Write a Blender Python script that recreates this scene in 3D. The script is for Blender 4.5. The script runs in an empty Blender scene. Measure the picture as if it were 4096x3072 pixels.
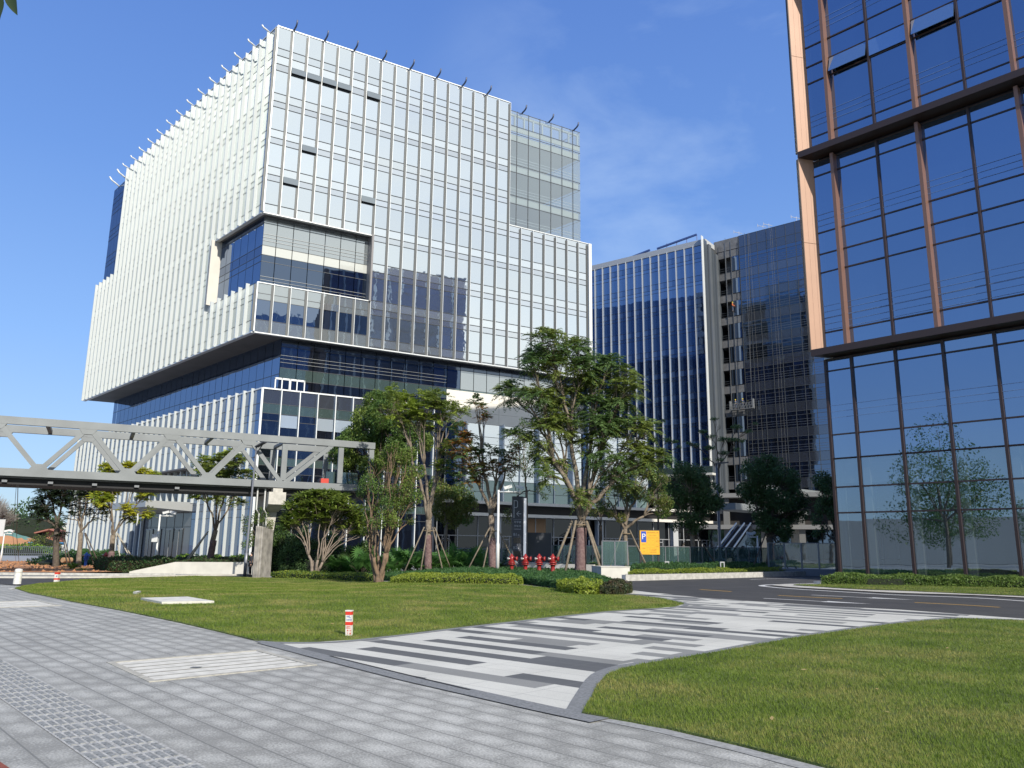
import bpy, bmesh, math, random
import numpy as np
from mathutils import Vector, Matrix
R = math.radians
rng = np.random.default_rng(7)
random.seed(7)
scene = bpy.context.scene
COL = scene.collection

# ------------------------------------------------------------------ camera
FPX, PITCH, ROLL, EYE = 3160.0, R(11.72), R(0.68), 1.65
cF = np.array([0, math.cos(PITCH), math.sin(PITCH)])
_u = np.array([0, -math.sin(PITCH), math.cos(PITCH)]); _r = np.array([1.0, 0, 0])
cR = math.cos(ROLL)*_r + math.sin(ROLL)*_u
cU = -math.sin(ROLL)*_r + math.cos(ROLL)*_u
cam = bpy.data.cameras.new('camera'); cam_o = bpy.data.objects.new('camera', cam); COL.objects.link(cam_o)
M = Matrix(((cR[0], cU[0], -cF[0], 0), (cR[1], cU[1], -cF[1], 0), (cR[2], cU[2], -cF[2], EYE), (0, 0, 0, 1)))
cam_o.matrix_world = M
cam.sensor_width = 36; cam.lens = FPX/4096*36; cam.clip_start = 0.1; cam.clip_end = 5000
scene.camera = cam_o

# ------------------------------------------------------------------ light
SUN_AZ, SUN_EL = 150.0, 33.0
scene.view_settings.view_transform = 'Standard'
scene.view_settings.look = 'None'
scene.view_settings.exposure = 0.55
scene.view_settings.gamma = 1
scene.render.engine = 'CYCLES'
scene.cycles.caustics_reflective = False
scene.cycles.caustics_refractive = False
scene.cycles.max_bounces = 7
scene.cycles.transparent_max_bounces = 10
scene.cycles.sample_clamp_indirect = 6
sdir = Vector((math.sin(R(SUN_AZ))*math.cos(R(SUN_EL)), math.cos(R(SUN_AZ))*math.cos(R(SUN_EL)), math.sin(R(SUN_EL))))
sl = bpy.data.lights.new('sun', 'SUN'); sl.energy = 3.6; sl.angle = R(0.5); sl.color = (1.0, 0.94, 0.84)
so = bpy.data.objects.new('sun', sl); COL.objects.link(so)
so.rotation_euler = sdir.to_track_quat('Z', 'Y').to_euler()
w = bpy.data.worlds.new('World'); scene.world = w; w.use_nodes = True
nt = w.node_tree; N = nt.nodes; L = nt.links; N.clear()
def nn(t, **k):
    n = N.new(t)
    for a, b in k.items(): setattr(n, a, b)
    return n
def wmath(op, a, b=None, clamp=False):
    n = nn('ShaderNodeMath', operation=op); n.use_clamp = clamp
    for i, v in enumerate((a, b)):
        if v is None: continue
        if isinstance(v, (int, float)): n.inputs[i].default_value = v
        else: L.new(v, n.inputs[i])
    return n.outputs[0]
sky = nn('ShaderNodeTexSky', sky_type='NISHITA', sun_disc=False)
sky.sun_elevation = R(SUN_EL); sky.sun_rotation = R(SUN_AZ)
sky.air_density = 1.0; sky.dust_density = 0.6; sky.ozone_density = 2.5; sky.altitude = 20
tc = nn('ShaderNodeTexCoord'); bg = nn('ShaderNodeBackground'); wo = nn('ShaderNodeOutputWorld')
def dmask(az, el, c0, c1):
    v = (math.sin(R(az))*math.cos(R(el)), math.cos(R(az))*math.cos(R(el)), math.sin(R(el)))
    d = nn('ShaderNodeVectorMath', operation='DOT_PRODUCT'); L.new(tc.outputs['Generated'], d.inputs[0]); d.inputs[1].default_value = v
    m = nn('ShaderNodeMapRange', interpolation_type='SMOOTHSTEP'); L.new(d.outputs['Value'], m.inputs[0])
    m.inputs[1].default_value = math.cos(R(c0)); m.inputs[2].default_value = math.cos(R(c1)); return m.outputs[0]
def cloudnoise(scale, stretch, lo, hi, seed):
    mp = nn('ShaderNodeMapping'); L.new(tc.outputs['Generated'], mp.inputs[0]); mp.inputs['Scale'].default_value = stretch
    mp.inputs['Location'].default_value = (seed, seed*.7, seed*.3)
    mp.inputs['Rotation'].default_value = (0, R(20), R(25))
    n = nn('ShaderNodeTexNoise'); L.new(mp.outputs[0], n.inputs['Vector']); n.inputs['Scale'].default_value = scale
    n.inputs['Detail'].default_value = 8; n.inputs['Roughness'].default_value = .58; n.inputs['Distortion'].default_value = .35
    m = nn('ShaderNodeMapRange'); L.new(n.outputs['Fac'], m.inputs[0]); m.inputs[1].default_value = lo; m.inputs[2].default_value = hi
    return m.outputs[0]
# the sky's own blue, slightly deepened like the phone picture
hs = nn('ShaderNodeMix', data_type='RGBA', blend_type='MULTIPLY'); hs.inputs[0].default_value = 1.0
L.new(sky.outputs[0], hs.inputs[6]); hs.inputs[7].default_value = (.52, .66, .88, 1)
# colour of the air by height above the horizon: pale and hazy low down, deep blue higher up
sz = nn('ShaderNodeSeparateXYZ'); L.new(tc.outputs['Generated'], sz.inputs[0])
rz = nn('ShaderNodeValToRGB'); L.new(sz.outputs[2], rz.inputs[0]); els = rz.color_ramp.elements
els[0].position = 0.0; els[0].color = (.227, .279, .32, 1); els[1].position = 1.0; els[1].color = (.04, .095, .27, 1)
for p_, c_ in ((.08, (.19, .26, .35)), (.23, (.13, .224, .40)), (.42, (.082, .165, .375)), (.6, (.06, .128, .34))):
    e_ = els.new(p_); e_.color = (*c_, 1)
r10 = nn('ShaderNodeVectorMath', operation='SCALE'); L.new(rz.outputs[0], r10.inputs[0]); r10.inputs['Scale'].default_value = 10
base_sky = nn('ShaderNodeMix', data_type='RGBA'); base_sky.inputs[0].default_value = .7; L.new(hs.outputs[2], base_sky.inputs[6]); L.new(r10.outputs[0], base_sky.inputs[7])
wisp = wmath('MULTIPLY', wmath('MULTIPLY', dmask(14, 25, 22, 5), cloudnoise(3.0, (1, 1, 2.6), .44, .82, 3.1)), .42)
veil = wmath('MULTIPLY', dmask(128, 28, 62, 26), wmath('ADD', wmath('MULTIPLY', cloudnoise(2.2, (1, 1, 2.0), .3, .7, 8.3), .30), .68))
def skymix(fac, a, colr):
    m = nn('ShaderNodeMix', data_type='RGBA'); L.new(fac, m.inputs[0]); L.new(a, m.inputs[6]); m.inputs[7].default_value = colr
    return m.outputs[2]
SKY_STR = 0.15
c1 = skymix(wisp, base_sky.outputs[2], (3.2, 4.0, 5.0, 1))
c2 = skymix(veil, c1, (4.15, 4.35, 4.3, 1))
L.new(c2, bg.inputs[0]); bg.inputs[1].default_value = SKY_STR; L.new(bg.outputs[0], wo.inputs[0])

# ------------------------------------------------------------------ geometry of the picture -> world
def sm(t): t = min(max(t, 0.0), 1.0); return t*t*(3-2*t)
def zg(x, y): return -.5*sm((y-25)/25)*sm((-2-x)/8)
def ray(px, py): return cF + (px-2048)/FPX*cR - (py-1536)/FPX*cU
def G(px, py):
    """ground point seen at a photo pixel (4096 wide)"""
    d = ray(px, py); t = -EYE/d[2]
    for _ in range(50):
        p = t*d; t = (zg(p[0], p[1])-EYE)/d[2]
    return float(t*d[0]), float(t*d[1])
def AT(px, py, depth):
    d = ray(px, py); t = depth/d[1]; return np.array([t*d[0], depth, EYE+t*d[2]])
def azp(px, py): d = ray(px, py); return math.degrees(math.atan2(d[0], d[1]))
def dv(a): return np.array([math.sin(R(a)), math.cos(R(a))])

# ------------------------------------------------------------------ materials
MATS = {}
def mat(name, col, rough=.6, metal=0.0, var=0.0, vscale=1.0, bump=0.0, bscale=20.0, spec=.5, translucent=0.0, col2=None, emis=0.0, coord='Object', detail=4):
    if name in MATS: return MATS[name]
    m = bpy.data.materials.new(name); m.use_nodes = True; t = m.node_tree; b = t.nodes['Principled BSDF']
    b.inputs['Roughness'].default_value = rough; b.inputs['Metallic'].default_value = metal
    b.inputs['Specular IOR Level'].default_value = spec
    c = (*col, 1)
    if var > 0 or col2:
        tcn = t.nodes.new('ShaderNodeTexCoord'); nz = t.nodes.new('ShaderNodeTexNoise'); nz.inputs['Scale'].default_value = vscale; nz.inputs['Detail'].default_value = detail
        t.links.new(tcn.outputs[coord], nz.inputs['Vector'])
        r = t.nodes.new('ShaderNodeValToRGB'); r.color_ramp.elements[0].position = .32; r.color_ramp.elements[1].position = .68
        if col2: r.color_ramp.elements[0].color = c; r.color_ramp.elements[1].color = (*col2, 1)
        else:
            r.color_ramp.elements[0].color = (*[x*(1-var) for x in col], 1); r.color_ramp.elements[1].color = (*[min(1, x*(1+var)) for x in col], 1)
        t.links.new(nz.outputs['Fac'], r.inputs[0]); t.links.new(r.outputs[0], b.inputs['Base Color'])
    else: b.inputs['Base Color'].default_value = c
    if bump > 0:
        tcn = t.nodes.new('ShaderNodeTexCoord'); nz = t.nodes.new('ShaderNodeTexNoise'); nz.inputs['Scale'].default_value = bscale
        t.links.new(tcn.outputs[coord], nz.inputs['Vector']); bp = t.nodes.new('ShaderNodeBump'); bp.inputs['Strength'].default_value = 1; bp.inputs['Distance'].default_value = bump
        t.links.new(nz.outputs['Fac'], bp.inputs['Height']); t.links.new(bp.outputs[0], b.inputs['Normal'])
    if translucent > 0:
        tr = t.nodes.new('ShaderNodeBsdfTranslucent'); mx = t.nodes.new('ShaderNodeMixShader'); mx.inputs[0].default_value = translucent
        src = b.inputs['Base Color'].links[0].from_socket if b.inputs['Base Color'].links else None
        if src: t.links.new(src, tr.inputs[0])
        else: tr.inputs[0].default_value = c
        out = t.nodes['Material Output']; t.links.new(b.outputs[0], mx.inputs[1]); t.links.new(tr.outputs[0], mx.inputs[2]); t.links.new(mx.outputs[0], out.inputs[0])
    if emis: b.inputs['Emission Color'].default_value = c; b.inputs['Emission Strength'].default_value = emis
    MATS[name] = m; return m
def glass(name, refl, diff, mixd=.25, rough=.02, clear=0.0, wave=.004, wscale=.8, vary=.10):
    """coated facade glass: mirror reflection of the surroundings over a tinted pane, optionally see-through"""
    if name in MATS: return MATS[name]
    m = bpy.data.materials.new(name); m.use_nodes = True; t = m.node_tree; t.nodes.clear()
    out = t.nodes.new('ShaderNodeOutputMaterial'); g = t.nodes.new('ShaderNodeBsdfGlossy'); g.inputs['Color'].default_value = (*refl, 1); g.inputs['Roughness'].default_value = rough
    tcn = t.nodes.new('ShaderNodeTexCoord'); nz = t.nodes.new('ShaderNodeTexNoise'); nz.inputs['Scale'].default_value = wscale; nz.inputs['Detail'].default_value = 2
    t.links.new(tcn.outputs['Object'], nz.inputs['Vector']); bp = t.nodes.new('ShaderNodeBump'); bp.inputs['Distance'].default_value = wave; bp.inputs['Strength'].default_value = 1
    t.links.new(nz.outputs['Fac'], bp.inputs['Height']); t.links.new(bp.outputs[0], g.inputs['Normal'])
    d = t.nodes.new('ShaderNodeBsdfDiffuse'); d.inputs['Color'].default_value = (*diff, 1)
    mx = t.nodes.new('ShaderNodeMixShader'); mx.inputs[0].default_value = mixd
    # every pane differs a little from its neighbour (coating, blinds behind it)
    ge = t.nodes.new('ShaderNodeNewGeometry'); mr = t.nodes.new('ShaderNodeMapRange'); t.links.new(ge.outputs['Random Per Island'], mr.inputs[0]); mr.inputs[3].default_value = 1-vary; mr.inputs[4].default_value = 1+vary*.5
    for sh, cc in ((g, refl), (d, diff)):
        vm = t.nodes.new('ShaderNodeVectorMath'); vm.operation = 'SCALE'; vm.inputs[0].default_value = cc; t.links.new(mr.outputs[0], vm.inputs['Scale']); t.links.new(vm.outputs[0], sh.inputs['Color'])
    t.links.new(g.outputs[0], mx.inputs[1]); t.links.new(d.outputs[0], mx.inputs[2]); last = mx.outputs[0]
    if clear > 0:
        tr = t.nodes.new('ShaderNodeBsdfTransparent'); tr.inputs[0].default_value = (.82, .9, .9, 1)
        m2 = t.nodes.new('ShaderNodeMixShader'); m2.inputs[0].default_value = clear
        t.links.new(last, m2.inputs[1]); t.links.new(tr.outputs[0], m2.inputs[2]); last = m2.outputs[0]
    t.links.new(last, out.inputs[0]); MATS[name] = m; return m

# ------------------------------------------------------------------ mesh helpers
class MB:
    def __init__(s): s.v = []; s.f = []; s.m = []; s.n = 0
    def add(s, verts, faces, mi=0):
        verts = np.asarray(verts, float).reshape(-1, 3); s.v.append(verts)
        for f in faces: s.f.append([i+s.n for i in f]); s.m.append(mi)
        s.n += len(verts)
    def hexa(s, p, mi=0):
        s.add(p, [(0, 3, 2, 1), (4, 5, 6, 7), (0, 1, 5, 4), (1, 2, 6, 5), (2, 3, 7, 6), (3, 0, 4, 7)], mi)
    def box(s, x0, x1, y0, y1, z0, z1, mi=0):
        s.hexa([(x0, y0, z0), (x1, y0, z0), (x1, y1, z0), (x0, y1, z0), (x0, y0, z1), (x1, y0, z1), (x1, y1, z1), (x0, y1, z1)], mi)
    def fbox(s, fr, s0, s1, z0, z1, d0, d1, mi=0):
        P = fr.pt
        s.hexa([P(s0, z0, d0), P(s1, z0, d0), P(s1, z0, d1), P(s0, z0, d1), P(s0, z1, d0), P(s1, z1, d0), P(s1, z1, d1), P(s0, z1, d1)], mi)
    def fquad(s, fr, s0, s1, z0, z1, d, mi=0, jit=0.0):
        j = (rng.random(4)-.5)*2*jit if jit else np.zeros(4)
        P = fr.pt
        s.add([P(s0, z0, d+j[0]), P(s1, z0, d+j[1]), P(s1, z1, d+j[1]+j[2]-j[0]), P(s0, z1, d+j[2])], [(0, 1, 2, 3)], mi)
    def bar(s, a, b, w, h, mi=0, up=(0, 0, 1)):
        a = np.asarray(a, float); b = np.asarray(b, float); d = b-a; d /= np.linalg.norm(d); up = np.asarray(up, float)
        x = np.cross(d, up)
        if np.linalg.norm(x) < 1e-3: x = np.cross(d, [0, 1, 0.])
        x /= np.linalg.norm(x); y = np.cross(x, d); x = x*w/2; y = y*h/2
        s.hexa([a-x-y, a+x-y, a+x+y, a-x+y, b-x-y, b+x-y, b+x+y, b-x+y], mi)
    def tube(s, pts, rad, n=7, mi=0, cap=True):
        pts = [np.asarray(p, float) for p in pts]; k = len(pts)
        if not hasattr(rad, '__len__'): rad = [rad]*k
        V = []; prev = None
        for i in range(k):
            t = pts[min(i+1, k-1)]-pts[max(i-1, 0)]; t /= (np.linalg.norm(t)+1e-9)
            ref = np.array([1.0, 0, 0]) if abs(t[0]) < .8 else np.array([0, 1.0, 0])
            if prev is None: x = np.cross(t, ref)
            else: x = prev-t*np.dot(prev, t)
            x /= (np.linalg.norm(x)+1e-9); prev = x; y = np.cross(t, x)
            for j in range(n):
                a = 2*math.pi*j/n; V.append(pts[i]+rad[i]*(math.cos(a)*x+math.sin(a)*y))
        F = []
        for i in range(k-1):
            for j in range(n): F.append((i*n+j, i*n+(j+1) % n, (i+1)*n+(j+1) % n, (i+1)*n+j))
        if cap: F.append(tuple(range(n))[::-1]); F.append(tuple((k-1)*n+j for j in range(n)))
        s.add(V, F, mi)
    def lathe(s, c, prof, n=16, mi=0):
        c = np.asarray(c, float); V = []; F = []
        for r_, z in prof:
            for j in range(n): a = 2*math.pi*j/n; V.append(c+[r_*math.cos(a), r_*math.sin(a), z])
        k = len(prof)
        for i in range(k-1):
            for j in range(n): F.append((i*n+j, i*n+(j+1) % n, (i+1)*n+(j+1) % n, (i+1)*n+j))
        F.append(tuple(range(n))[::-1]); F.append(tuple((k-1)*n+j for j in range(n)))
        s.add(V, F, mi)
    def build(s, name, mats, parent=None, smooth=False, origin=None):
        if not isinstance(mats, (list, tuple)): mats = [mats]
        V = np.concatenate(s.v) if s.v else np.zeros((0, 3))
        off = np.array(parent['_loc']) if parent is not None and '_loc' in parent else np.zeros(3)
        if parent is None and origin is not None: off = np.asarray(origin, float)
        me = bpy.data.meshes.new(name)
        me.from_pydata((V-off).tolist(), [], s.f)
        for m in mats: me.materials.append(m)
        if len(mats) > 1: me.polygons.foreach_set('material_index', s.m)
        if smooth: me.polygons.foreach_set('use_smooth', [True]*len(me.polygons))
        me.update()
        o = bpy.data.objects.new(name, me); COL.objects.link(o)
        if parent is not None: o.parent = parent; o['_loc'] = off.tolist()
        else: o.location = off; o['_loc'] = off.tolist()
        return o
def leafmesh(name, V, n_per, mats, parent=None, mi=None, quads=True):
    """big vertex array, faces of n_per verts"""
    off = np.array(parent['_loc']) if parent is not None else np.zeros(3)
    V = (V.reshape(-1, 3)-off).astype(np.float32); nf = len(V)//n_per
    me = bpy.data.meshes.new(name); me.vertices.add(len(V)); me.vertices.foreach_set('co', V.ravel())
    me.loops.add(nf*n_per); me.loops.foreach_set('vertex_index', np.arange(nf*n_per, dtype=np.int32))
    me.polygons.add(nf); me.polygons.foreach_set('loop_start', np.arange(0, nf*n_per, n_per, dtype=np.int32)); me.polygons.foreach_set('loop_total', np.full(nf, n_per, dtype=np.int32))
    if not isinstance(mats, (list, tuple)): mats = [mats]
    for m in mats: me.materials.append(m)
    if mi is not None: me.polygons.foreach_set('material_index', np.asarray(mi, dtype=np.int32))
    me.update(calc_edges=True)
    o = bpy.data.objects.new(name, me); COL.objects.link(o)
    if parent is not None: o.parent = parent
    o['_loc'] = off.tolist()
    return o
def thing(name, label, cat, loc=(0, 0, 0), group=None):
    o = bpy.data.objects.new(name, None); COL.objects.link(o); o.location = loc; o['_loc'] = list(map(float, loc))
    o.empty_display_size = .3; o['label'] = label; o['category'] = cat
    if group: o['group'] = group
    return o
def tag(o, label, cat, group=None, kind=None):
    if label: o['label'] = label
    if cat: o['category'] = cat
    if group: o['group'] = group
    if kind: o['kind'] = kind
    return o
def struct(o): o['kind'] = 'structure'; return o
class Fr:
    def __init__(s, P, az, naz): s.P = np.array(P, float); s.a = dv(az); s.n = dv(naz)
    def pt(s, a, z, d=0.0): q = s.P+a*s.a+d*s.n; return np.array([q[0], q[1], z])
def copy_tree(o, dloc=None, label=None, parent=None):
    c = o.copy(); COL.objects.link(c); c.parent = parent
    if parent is None and dloc is not None: c.location = dloc
    if label: c['label'] = label
    for ch in [x for x in COL.objects if x.parent == o]: copy_tree(ch, parent=c)
    return c
def pin(px, py, poly):
    """points in polygon (numpy)"""
    inside = np.zeros(len(px), bool); n = len(poly)
    for i in range(n):
        x1, y1 = poly[i]; x2, y2 = poly[(i+1) % n]
        if y1 == y2: continue
        c = ((y1 > py) != (y2 > py)) & (px < (x2-x1)*(py-y1)/(y2-y1)+x1)
        inside ^= c
    return inside
def zgv(x, y):
    s1 = np.clip((y-25)/25, 0, 1); s1 = s1*s1*(3-2*s1); s2 = np.clip((-2-x)/8, 0, 1); s2 = s2*s2*(3-2*s2)
    return -.5*s1*s2
def drape(name, poly, dz, m, hfun=None, thick=0.0):
    """a polygon sheet laid on the terrain, dz above it"""
    bm = bmesh.new(); vs = [bm.verts.new((x, y, 0)) for x, y in poly]; f = bm.faces.new(vs)
    if f.normal.z < 0: f.normal_flip()
    bmesh.ops.triangulate(bm, faces=bm.faces[:])
    xs = [p[0] for p in poly]; ys = [p[1] for p in poly]
    cutsy = [v for v in np.arange(24, 54, 2.0) if min(ys) < v < max(ys)]; cutsx = [v for v in np.arange(-12, 0, 1.5) if min(xs) < v < max(xs)]
    if hfun:
        cutsy = list(np.arange(min(ys)+.5, max(ys), 1.0)); cutsx = list(np.arange(min(xs)+.5, max(xs), 1.0))
    for v in cutsy: bmesh.ops.bisect_plane(bm, geom=bm.verts[:]+bm.edges[:]+bm.faces[:], plane_co=(0, v, 0), plane_no=(0, 1, 0))
    for v in cutsx: bmesh.ops.bisect_plane(bm, geom=bm.verts[:]+bm.edges[:]+bm.faces[:], plane_co=(v, 0, 0), plane_no=(1, 0, 0))
    for v in bm.verts: v.co.z = zg(v.co.x, v.co.y)+dz+(hfun(v.co.x, v.co.y) if hfun else 0)
    if thick:
        r = bmesh.ops.extrude_edge_only(bm, edges=[e for e in bm.edges if e.is_boundary])
        for v in r['geom']:
            if isinstance(v, bmesh.types.BMVert): v.co.z -= thick
    bmesh.ops.recalc_face_normals(bm, faces=bm.faces[:])
    me = bpy.data.meshes.new(name); bm.to_mesh(me); bm.free(); me.materials.append(m)
    if sum(p.normal.z*p.area for p in me.polygons) < 0: me.flip_normals()
    if hfun: me.polygons.foreach_set('use_smooth', [True]*len(me.polygons))
    o = bpy.data.objects.new(name, me); COL.objects.link(o); return struct(o)
def ribbon(pts, w):
    """polygon following a polyline"""
    P = [np.array(p[:2], float) for p in pts]; Lf = []; Rt = []
    for i, p in enumerate(P):
        t = P[min(i+1, len(P)-1)]-P[max(i-1, 0)]; t /= np.linalg.norm(t); n = np.array([-t[1], t[0]])*w/2
        Lf.append(tuple(p+n)); Rt.append(tuple(p-n))
    return Lf+Rt[::-1]
def smoothpoly(pts, closed=False, k=6):
    """catmull-rom"""
    P = [np.array(p[:2], float) for p in pts]; n = len(P); out = []
    rngi = range(n) if closed else range(n-1)
    for i in rngi:
        p0 = P[(i-1) % n] if closed or i > 0 else P[0]; p1 = P[i]; p2 = P[(i+1) % n]; p3 = P[(i+2) % n] if closed or i+2 < n else P[-1]
        for j in range(k):
            t = j/k; out.append(tuple(.5*((2*p1)+(-p0+p2)*t+(2*p0-5*p1+4*p2-p3)*t*t+(-p0+3*p1-3*p2+p3)*t**3)))
    if not closed: out.append(tuple(P[-1]))
    return out
# ================================================================== GROUND
def tilemat(name, az, tw, tl, base, light, joint, spot=.5):
    """rectangular stone flags laid along azimuth az, speckled, with pale dry patches in the middle of flags"""
    m = bpy.data.materials.new(name); m.use_nodes = True; t = m.node_tree; b = t.nodes['Principled BSDF']; k = t.nodes; l = t.links
    tcn = k.new('ShaderNodeTexCoord'); mp = k.new('ShaderNodeMapping'); mp.inputs['Rotation'].default_value = (0, 0, R(az-90)); l.new(tcn.outputs['Object'], mp.inputs[0])
    sx = k.new('ShaderNodeSeparateXYZ'); l.new(mp.outputs[0], sx.inputs[0])
    def mt(op, a, bb=None, c=None):
        n = k.new('ShaderNodeMath'); n.operation = op
        for i, v in enumerate((a, bb, c)):
            if v is None: continue
            if isinstance(v, (int, float)): n.inputs[i].default_value = v
            else: l.new(v, n.inputs[i])
        return n.outputs[0]
    v = mt('DIVIDE', sx.outputs[1], tw); row = mt('FLOOR', v)
    u = mt('ADD', mt('DIVIDE', sx.outputs[0], tl), mt('MULTIPLY', mt('MODULO', row, 2), .5)); colm = mt('FLOOR', u)
    fu = mt('SUBTRACT', u, colm); fv = mt('SUBTRACT', v, row)
    du = mt('MULTIPLY', mt('ABSOLUTE', mt('SUBTRACT', fu, .5)), 2); dvv = mt('MULTIPLY', mt('ABSOLUTE', mt('SUBTRACT', fv, .5)), 2)
    ju = mt('GREATER_THAN', du, 1-.012/tl*1.2); jv = mt('GREATER_THAN', dvv, 1-.012/tw*1.2); jj = mt('MAXIMUM', mt('MULTIPLY', ju, .4), jv)
    cb = k.new('ShaderNodeCombineXYZ'); l.new(row, cb.inputs[0]); l.new(colm, cb.inputs[1]); wn = k.new('ShaderNodeTexWhiteNoise'); l.new(cb.outputs[0], wn.inputs[0])
    nz = k.new('ShaderNodeTexNoise'); nz.inputs['Scale'].default_value = 5.5; nz.inputs['Detail'].default_value = 6; l.new(mp.outputs[0], nz.inputs['Vector'])
    fine = k.new('ShaderNodeTexNoise'); fine.inputs['Scale'].default_value = 48; fine.inputs['Detail'].default_value = 2; l.new(mp.outputs[0], fine.inputs['Vector'])
    big = k.new('ShaderNodeTexNoise'); big.inputs['Scale'].default_value = .35; big.inputs['Detail'].default_value = 3; l.new(mp.outputs[0], big.inputs['Vector'])
    rr = mt('SQRT', mt('ADD', mt('POWER', du, 2), mt('POWER', dvv, 2)))
    sp = mt('SUBTRACT', 1.15, rr); sp = mt('ADD', sp, mt('MULTIPLY', mt('SUBTRACT', nz.outputs['Fac'], .5), 1.6))
    mr = k.new('ShaderNodeMapRange'); mr.interpolation_type = 'SMOOTHSTEP'; l.new(sp, mr.inputs[0]); mr.inputs[1].default_value = .1; mr.inputs[2].default_value = 1.0
    f = mt('MULTIPLY', mr.outputs[0], spot)
    f = mt('ADD', f, mt('MULTIPLY', mt('SUBTRACT', wn.outputs['Value'], .5), .22)); f = mt('ADD', f, mt('MULTIPLY', mt('SUBTRACT', big.outputs['Fac'], .5), .9))
    f = mt('ADD', f, mt('MULTIPLY', mt('SUBTRACT', fine.outputs['Fac'], .5), 1.9)); f = mt('ADD', f, .12)
    mx = k.new('ShaderNodeMix'); mx.data_type = 'RGBA'; mx.clamp_factor = True; l.new(f, mx.inputs[0]); mx.inputs[6].default_value = (*base, 1); mx.inputs[7].default_value = (*light, 1)
    m2 = k.new('ShaderNodeMix'); m2.data_type = 'RGBA'; l.new(mt('MULTIPLY', jj, .7), m2.inputs[0]); l.new(mx.outputs[2], m2.inputs[6]); m2.inputs[7].default_value = (*joint, 1)
    l.new(m2.outputs[2], b.inputs['Base Color']); b.inputs['Roughness'].default_value = .78
    bp = k.new('ShaderNodeBump'); bp.inputs['Distance'].default_value = .004; h = mt('SUBTRACT', fine.outputs['Fac'], mt('MULTIPLY', jj, 1.5)); l.new(h, bp.inputs['Height']); l.new(bp.outputs[0], b.inputs['Normal'])
    return m
def stripemat(name, az):
    m = bpy.data.materials.new(name); m.use_nodes = True; t = m.node_tree; b = t.nodes['Principled BSDF']; k = t.nodes; l = t.links
    tcn = k.new('ShaderNodeTexCoord'); mp = k.new('ShaderNodeMapping'); mp.inputs['Rotation'].default_value = (0, 0, R(az-90)); l.new(tcn.outputs['Object'], mp.inputs[0])
    sx = k.new('ShaderNodeSeparateXYZ'); l.new(mp.outputs[0], sx.inputs[0])
    def mt(op, a, bb=None):
        n = k.new('ShaderNodeMath'); n.operation = op
        for i, v in enumerate((a, bb)):
            if v is None: continue
            if isinstance(v, (int, float)): n.inputs[i].default_value = v
            else: l.new(v, n.inputs[i])
        return n.outputs[0]
    def wn(a, bb):
        cb = k.new('ShaderNodeCombineXYZ'); l.new(a, cb.inputs[0])
        if isinstance(bb, (int, float)): cb.inputs[1].default_value = bb
        else: l.new(bb, cb.inputs[1])
        w_ = k.new('ShaderNodeTexWhiteNoise'); l.new(cb.outputs[0], w_.inputs[0]); return w_.outputs['Value']
    def layer(wd, ln, s1, s2, thr, thr2):
        v = mt('ADD', mt('DIVIDE', sx.outputs[1], wd), s1); row = mt('FLOOR', v)
        u = mt('ADD', mt('DIVIDE', sx.outputs[0], ln), mt('MULTIPLY', wn(row, s1), 7.3)); c = mt('FLOOR', u)
        par = mt('FLOORED_MODULO', row, 2); th_ = mt('ADD', mt('MULTIPLY', par, thr-thr2), thr2)
        return mt('LESS_THAN', wn(row, mt('ADD', c, s2)), th_), wn(mt('ADD', row, 31.7), mt('ADD', c, s2))
    a1, r1 = layer(.40, 2.6, 3.3, 11.0, .52, .14)
    a2, r2 = layer(.40, 1.3, 3.3, 57.0, .20, .12)
    dark = mt('MULTIPLY', a1, mt('LESS_THAN', r1, .6)); mid = mt('MAXIMUM', mt('MULTIPLY', a1, mt('GREATER_THAN', r1, .6)), a2)
    fine = k.new('ShaderNodeTexNoise'); fine.inputs['Scale'].default_value = 90; l.new(mp.outputs[0], fine.inputs['Vector'])
    big = k.new('ShaderNodeTexNoise'); big.inputs['Scale'].default_value = .8; big.inputs['Detail'].default_value = 5; l.new(mp.outputs[0], big.inputs['Vector'])
    def mixc(f, a, bb):
        x = k.new('ShaderNodeMix'); x.data_type = 'RGBA'; l.new(f, x.inputs[0])
        if isinstance(a, tuple): x.inputs[6].default_value = a
        else: l.new(a, x.inputs[6])
        x.inputs[7].default_value = bb; return x.outputs[2]
    c = mixc(mid, (.56, .55, .49, 1), (.23, .23, .215, 1)); c = mixc(dark, c, (.10, .103, .103, 1))
    x = k.new('ShaderNodeMix'); x.data_type = 'RGBA'; x.blend_type = 'MULTIPLY'; x.inputs[0].default_value = 1; l.new(c, x.inputs[6])
    g = mt('ADD', mt('ADD', mt('MULTIPLY', fine.outputs['Fac'], .5), mt('MULTIPLY', big.outputs['Fac'], .5)), .52); cb = k.new('ShaderNodeCombineColor'); [l.new(g, cb.inputs[i]) for i in range(3)]
    l.new(cb.outputs[0], x.inputs[7])
    # fine joints every 0.9 m
    jv = mt('LESS_THAN', mt('FRACT', mt('ADD', mt('DIVIDE', sx.outputs[1], .40), 3.3)), .03); ju = mt('LESS_THAN', mt('FRACT', mt('DIVIDE', sx.outputs[0], .9)), .014)
    c = mixc(mt('MULTIPLY', mt('MAXIMUM', jv, ju), .5), x.outputs[2], (.2, .2, .2, 1))
    l.new(c, b.inputs['Base Color']); b.inputs['Roughness'].default_value = .75; return m
M_flag = tilemat('pavement_flags', 137.5, .3, .6, (.255, .252, .230), (.56, .555, .51), (.15, .15, .14), .40)
M_flag2 = tilemat('far_paving', 47.5, .6, .6, (.3, .31, .31), (.42, .43, .43), (.2, .2, .2), .2)
M_band = mat('band_stone', (.20, .205, .205), .75, var=.25, vscale=30, bump=.002, bscale=90)
M_stripe = stripemat('striped_paving', 131)
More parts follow.
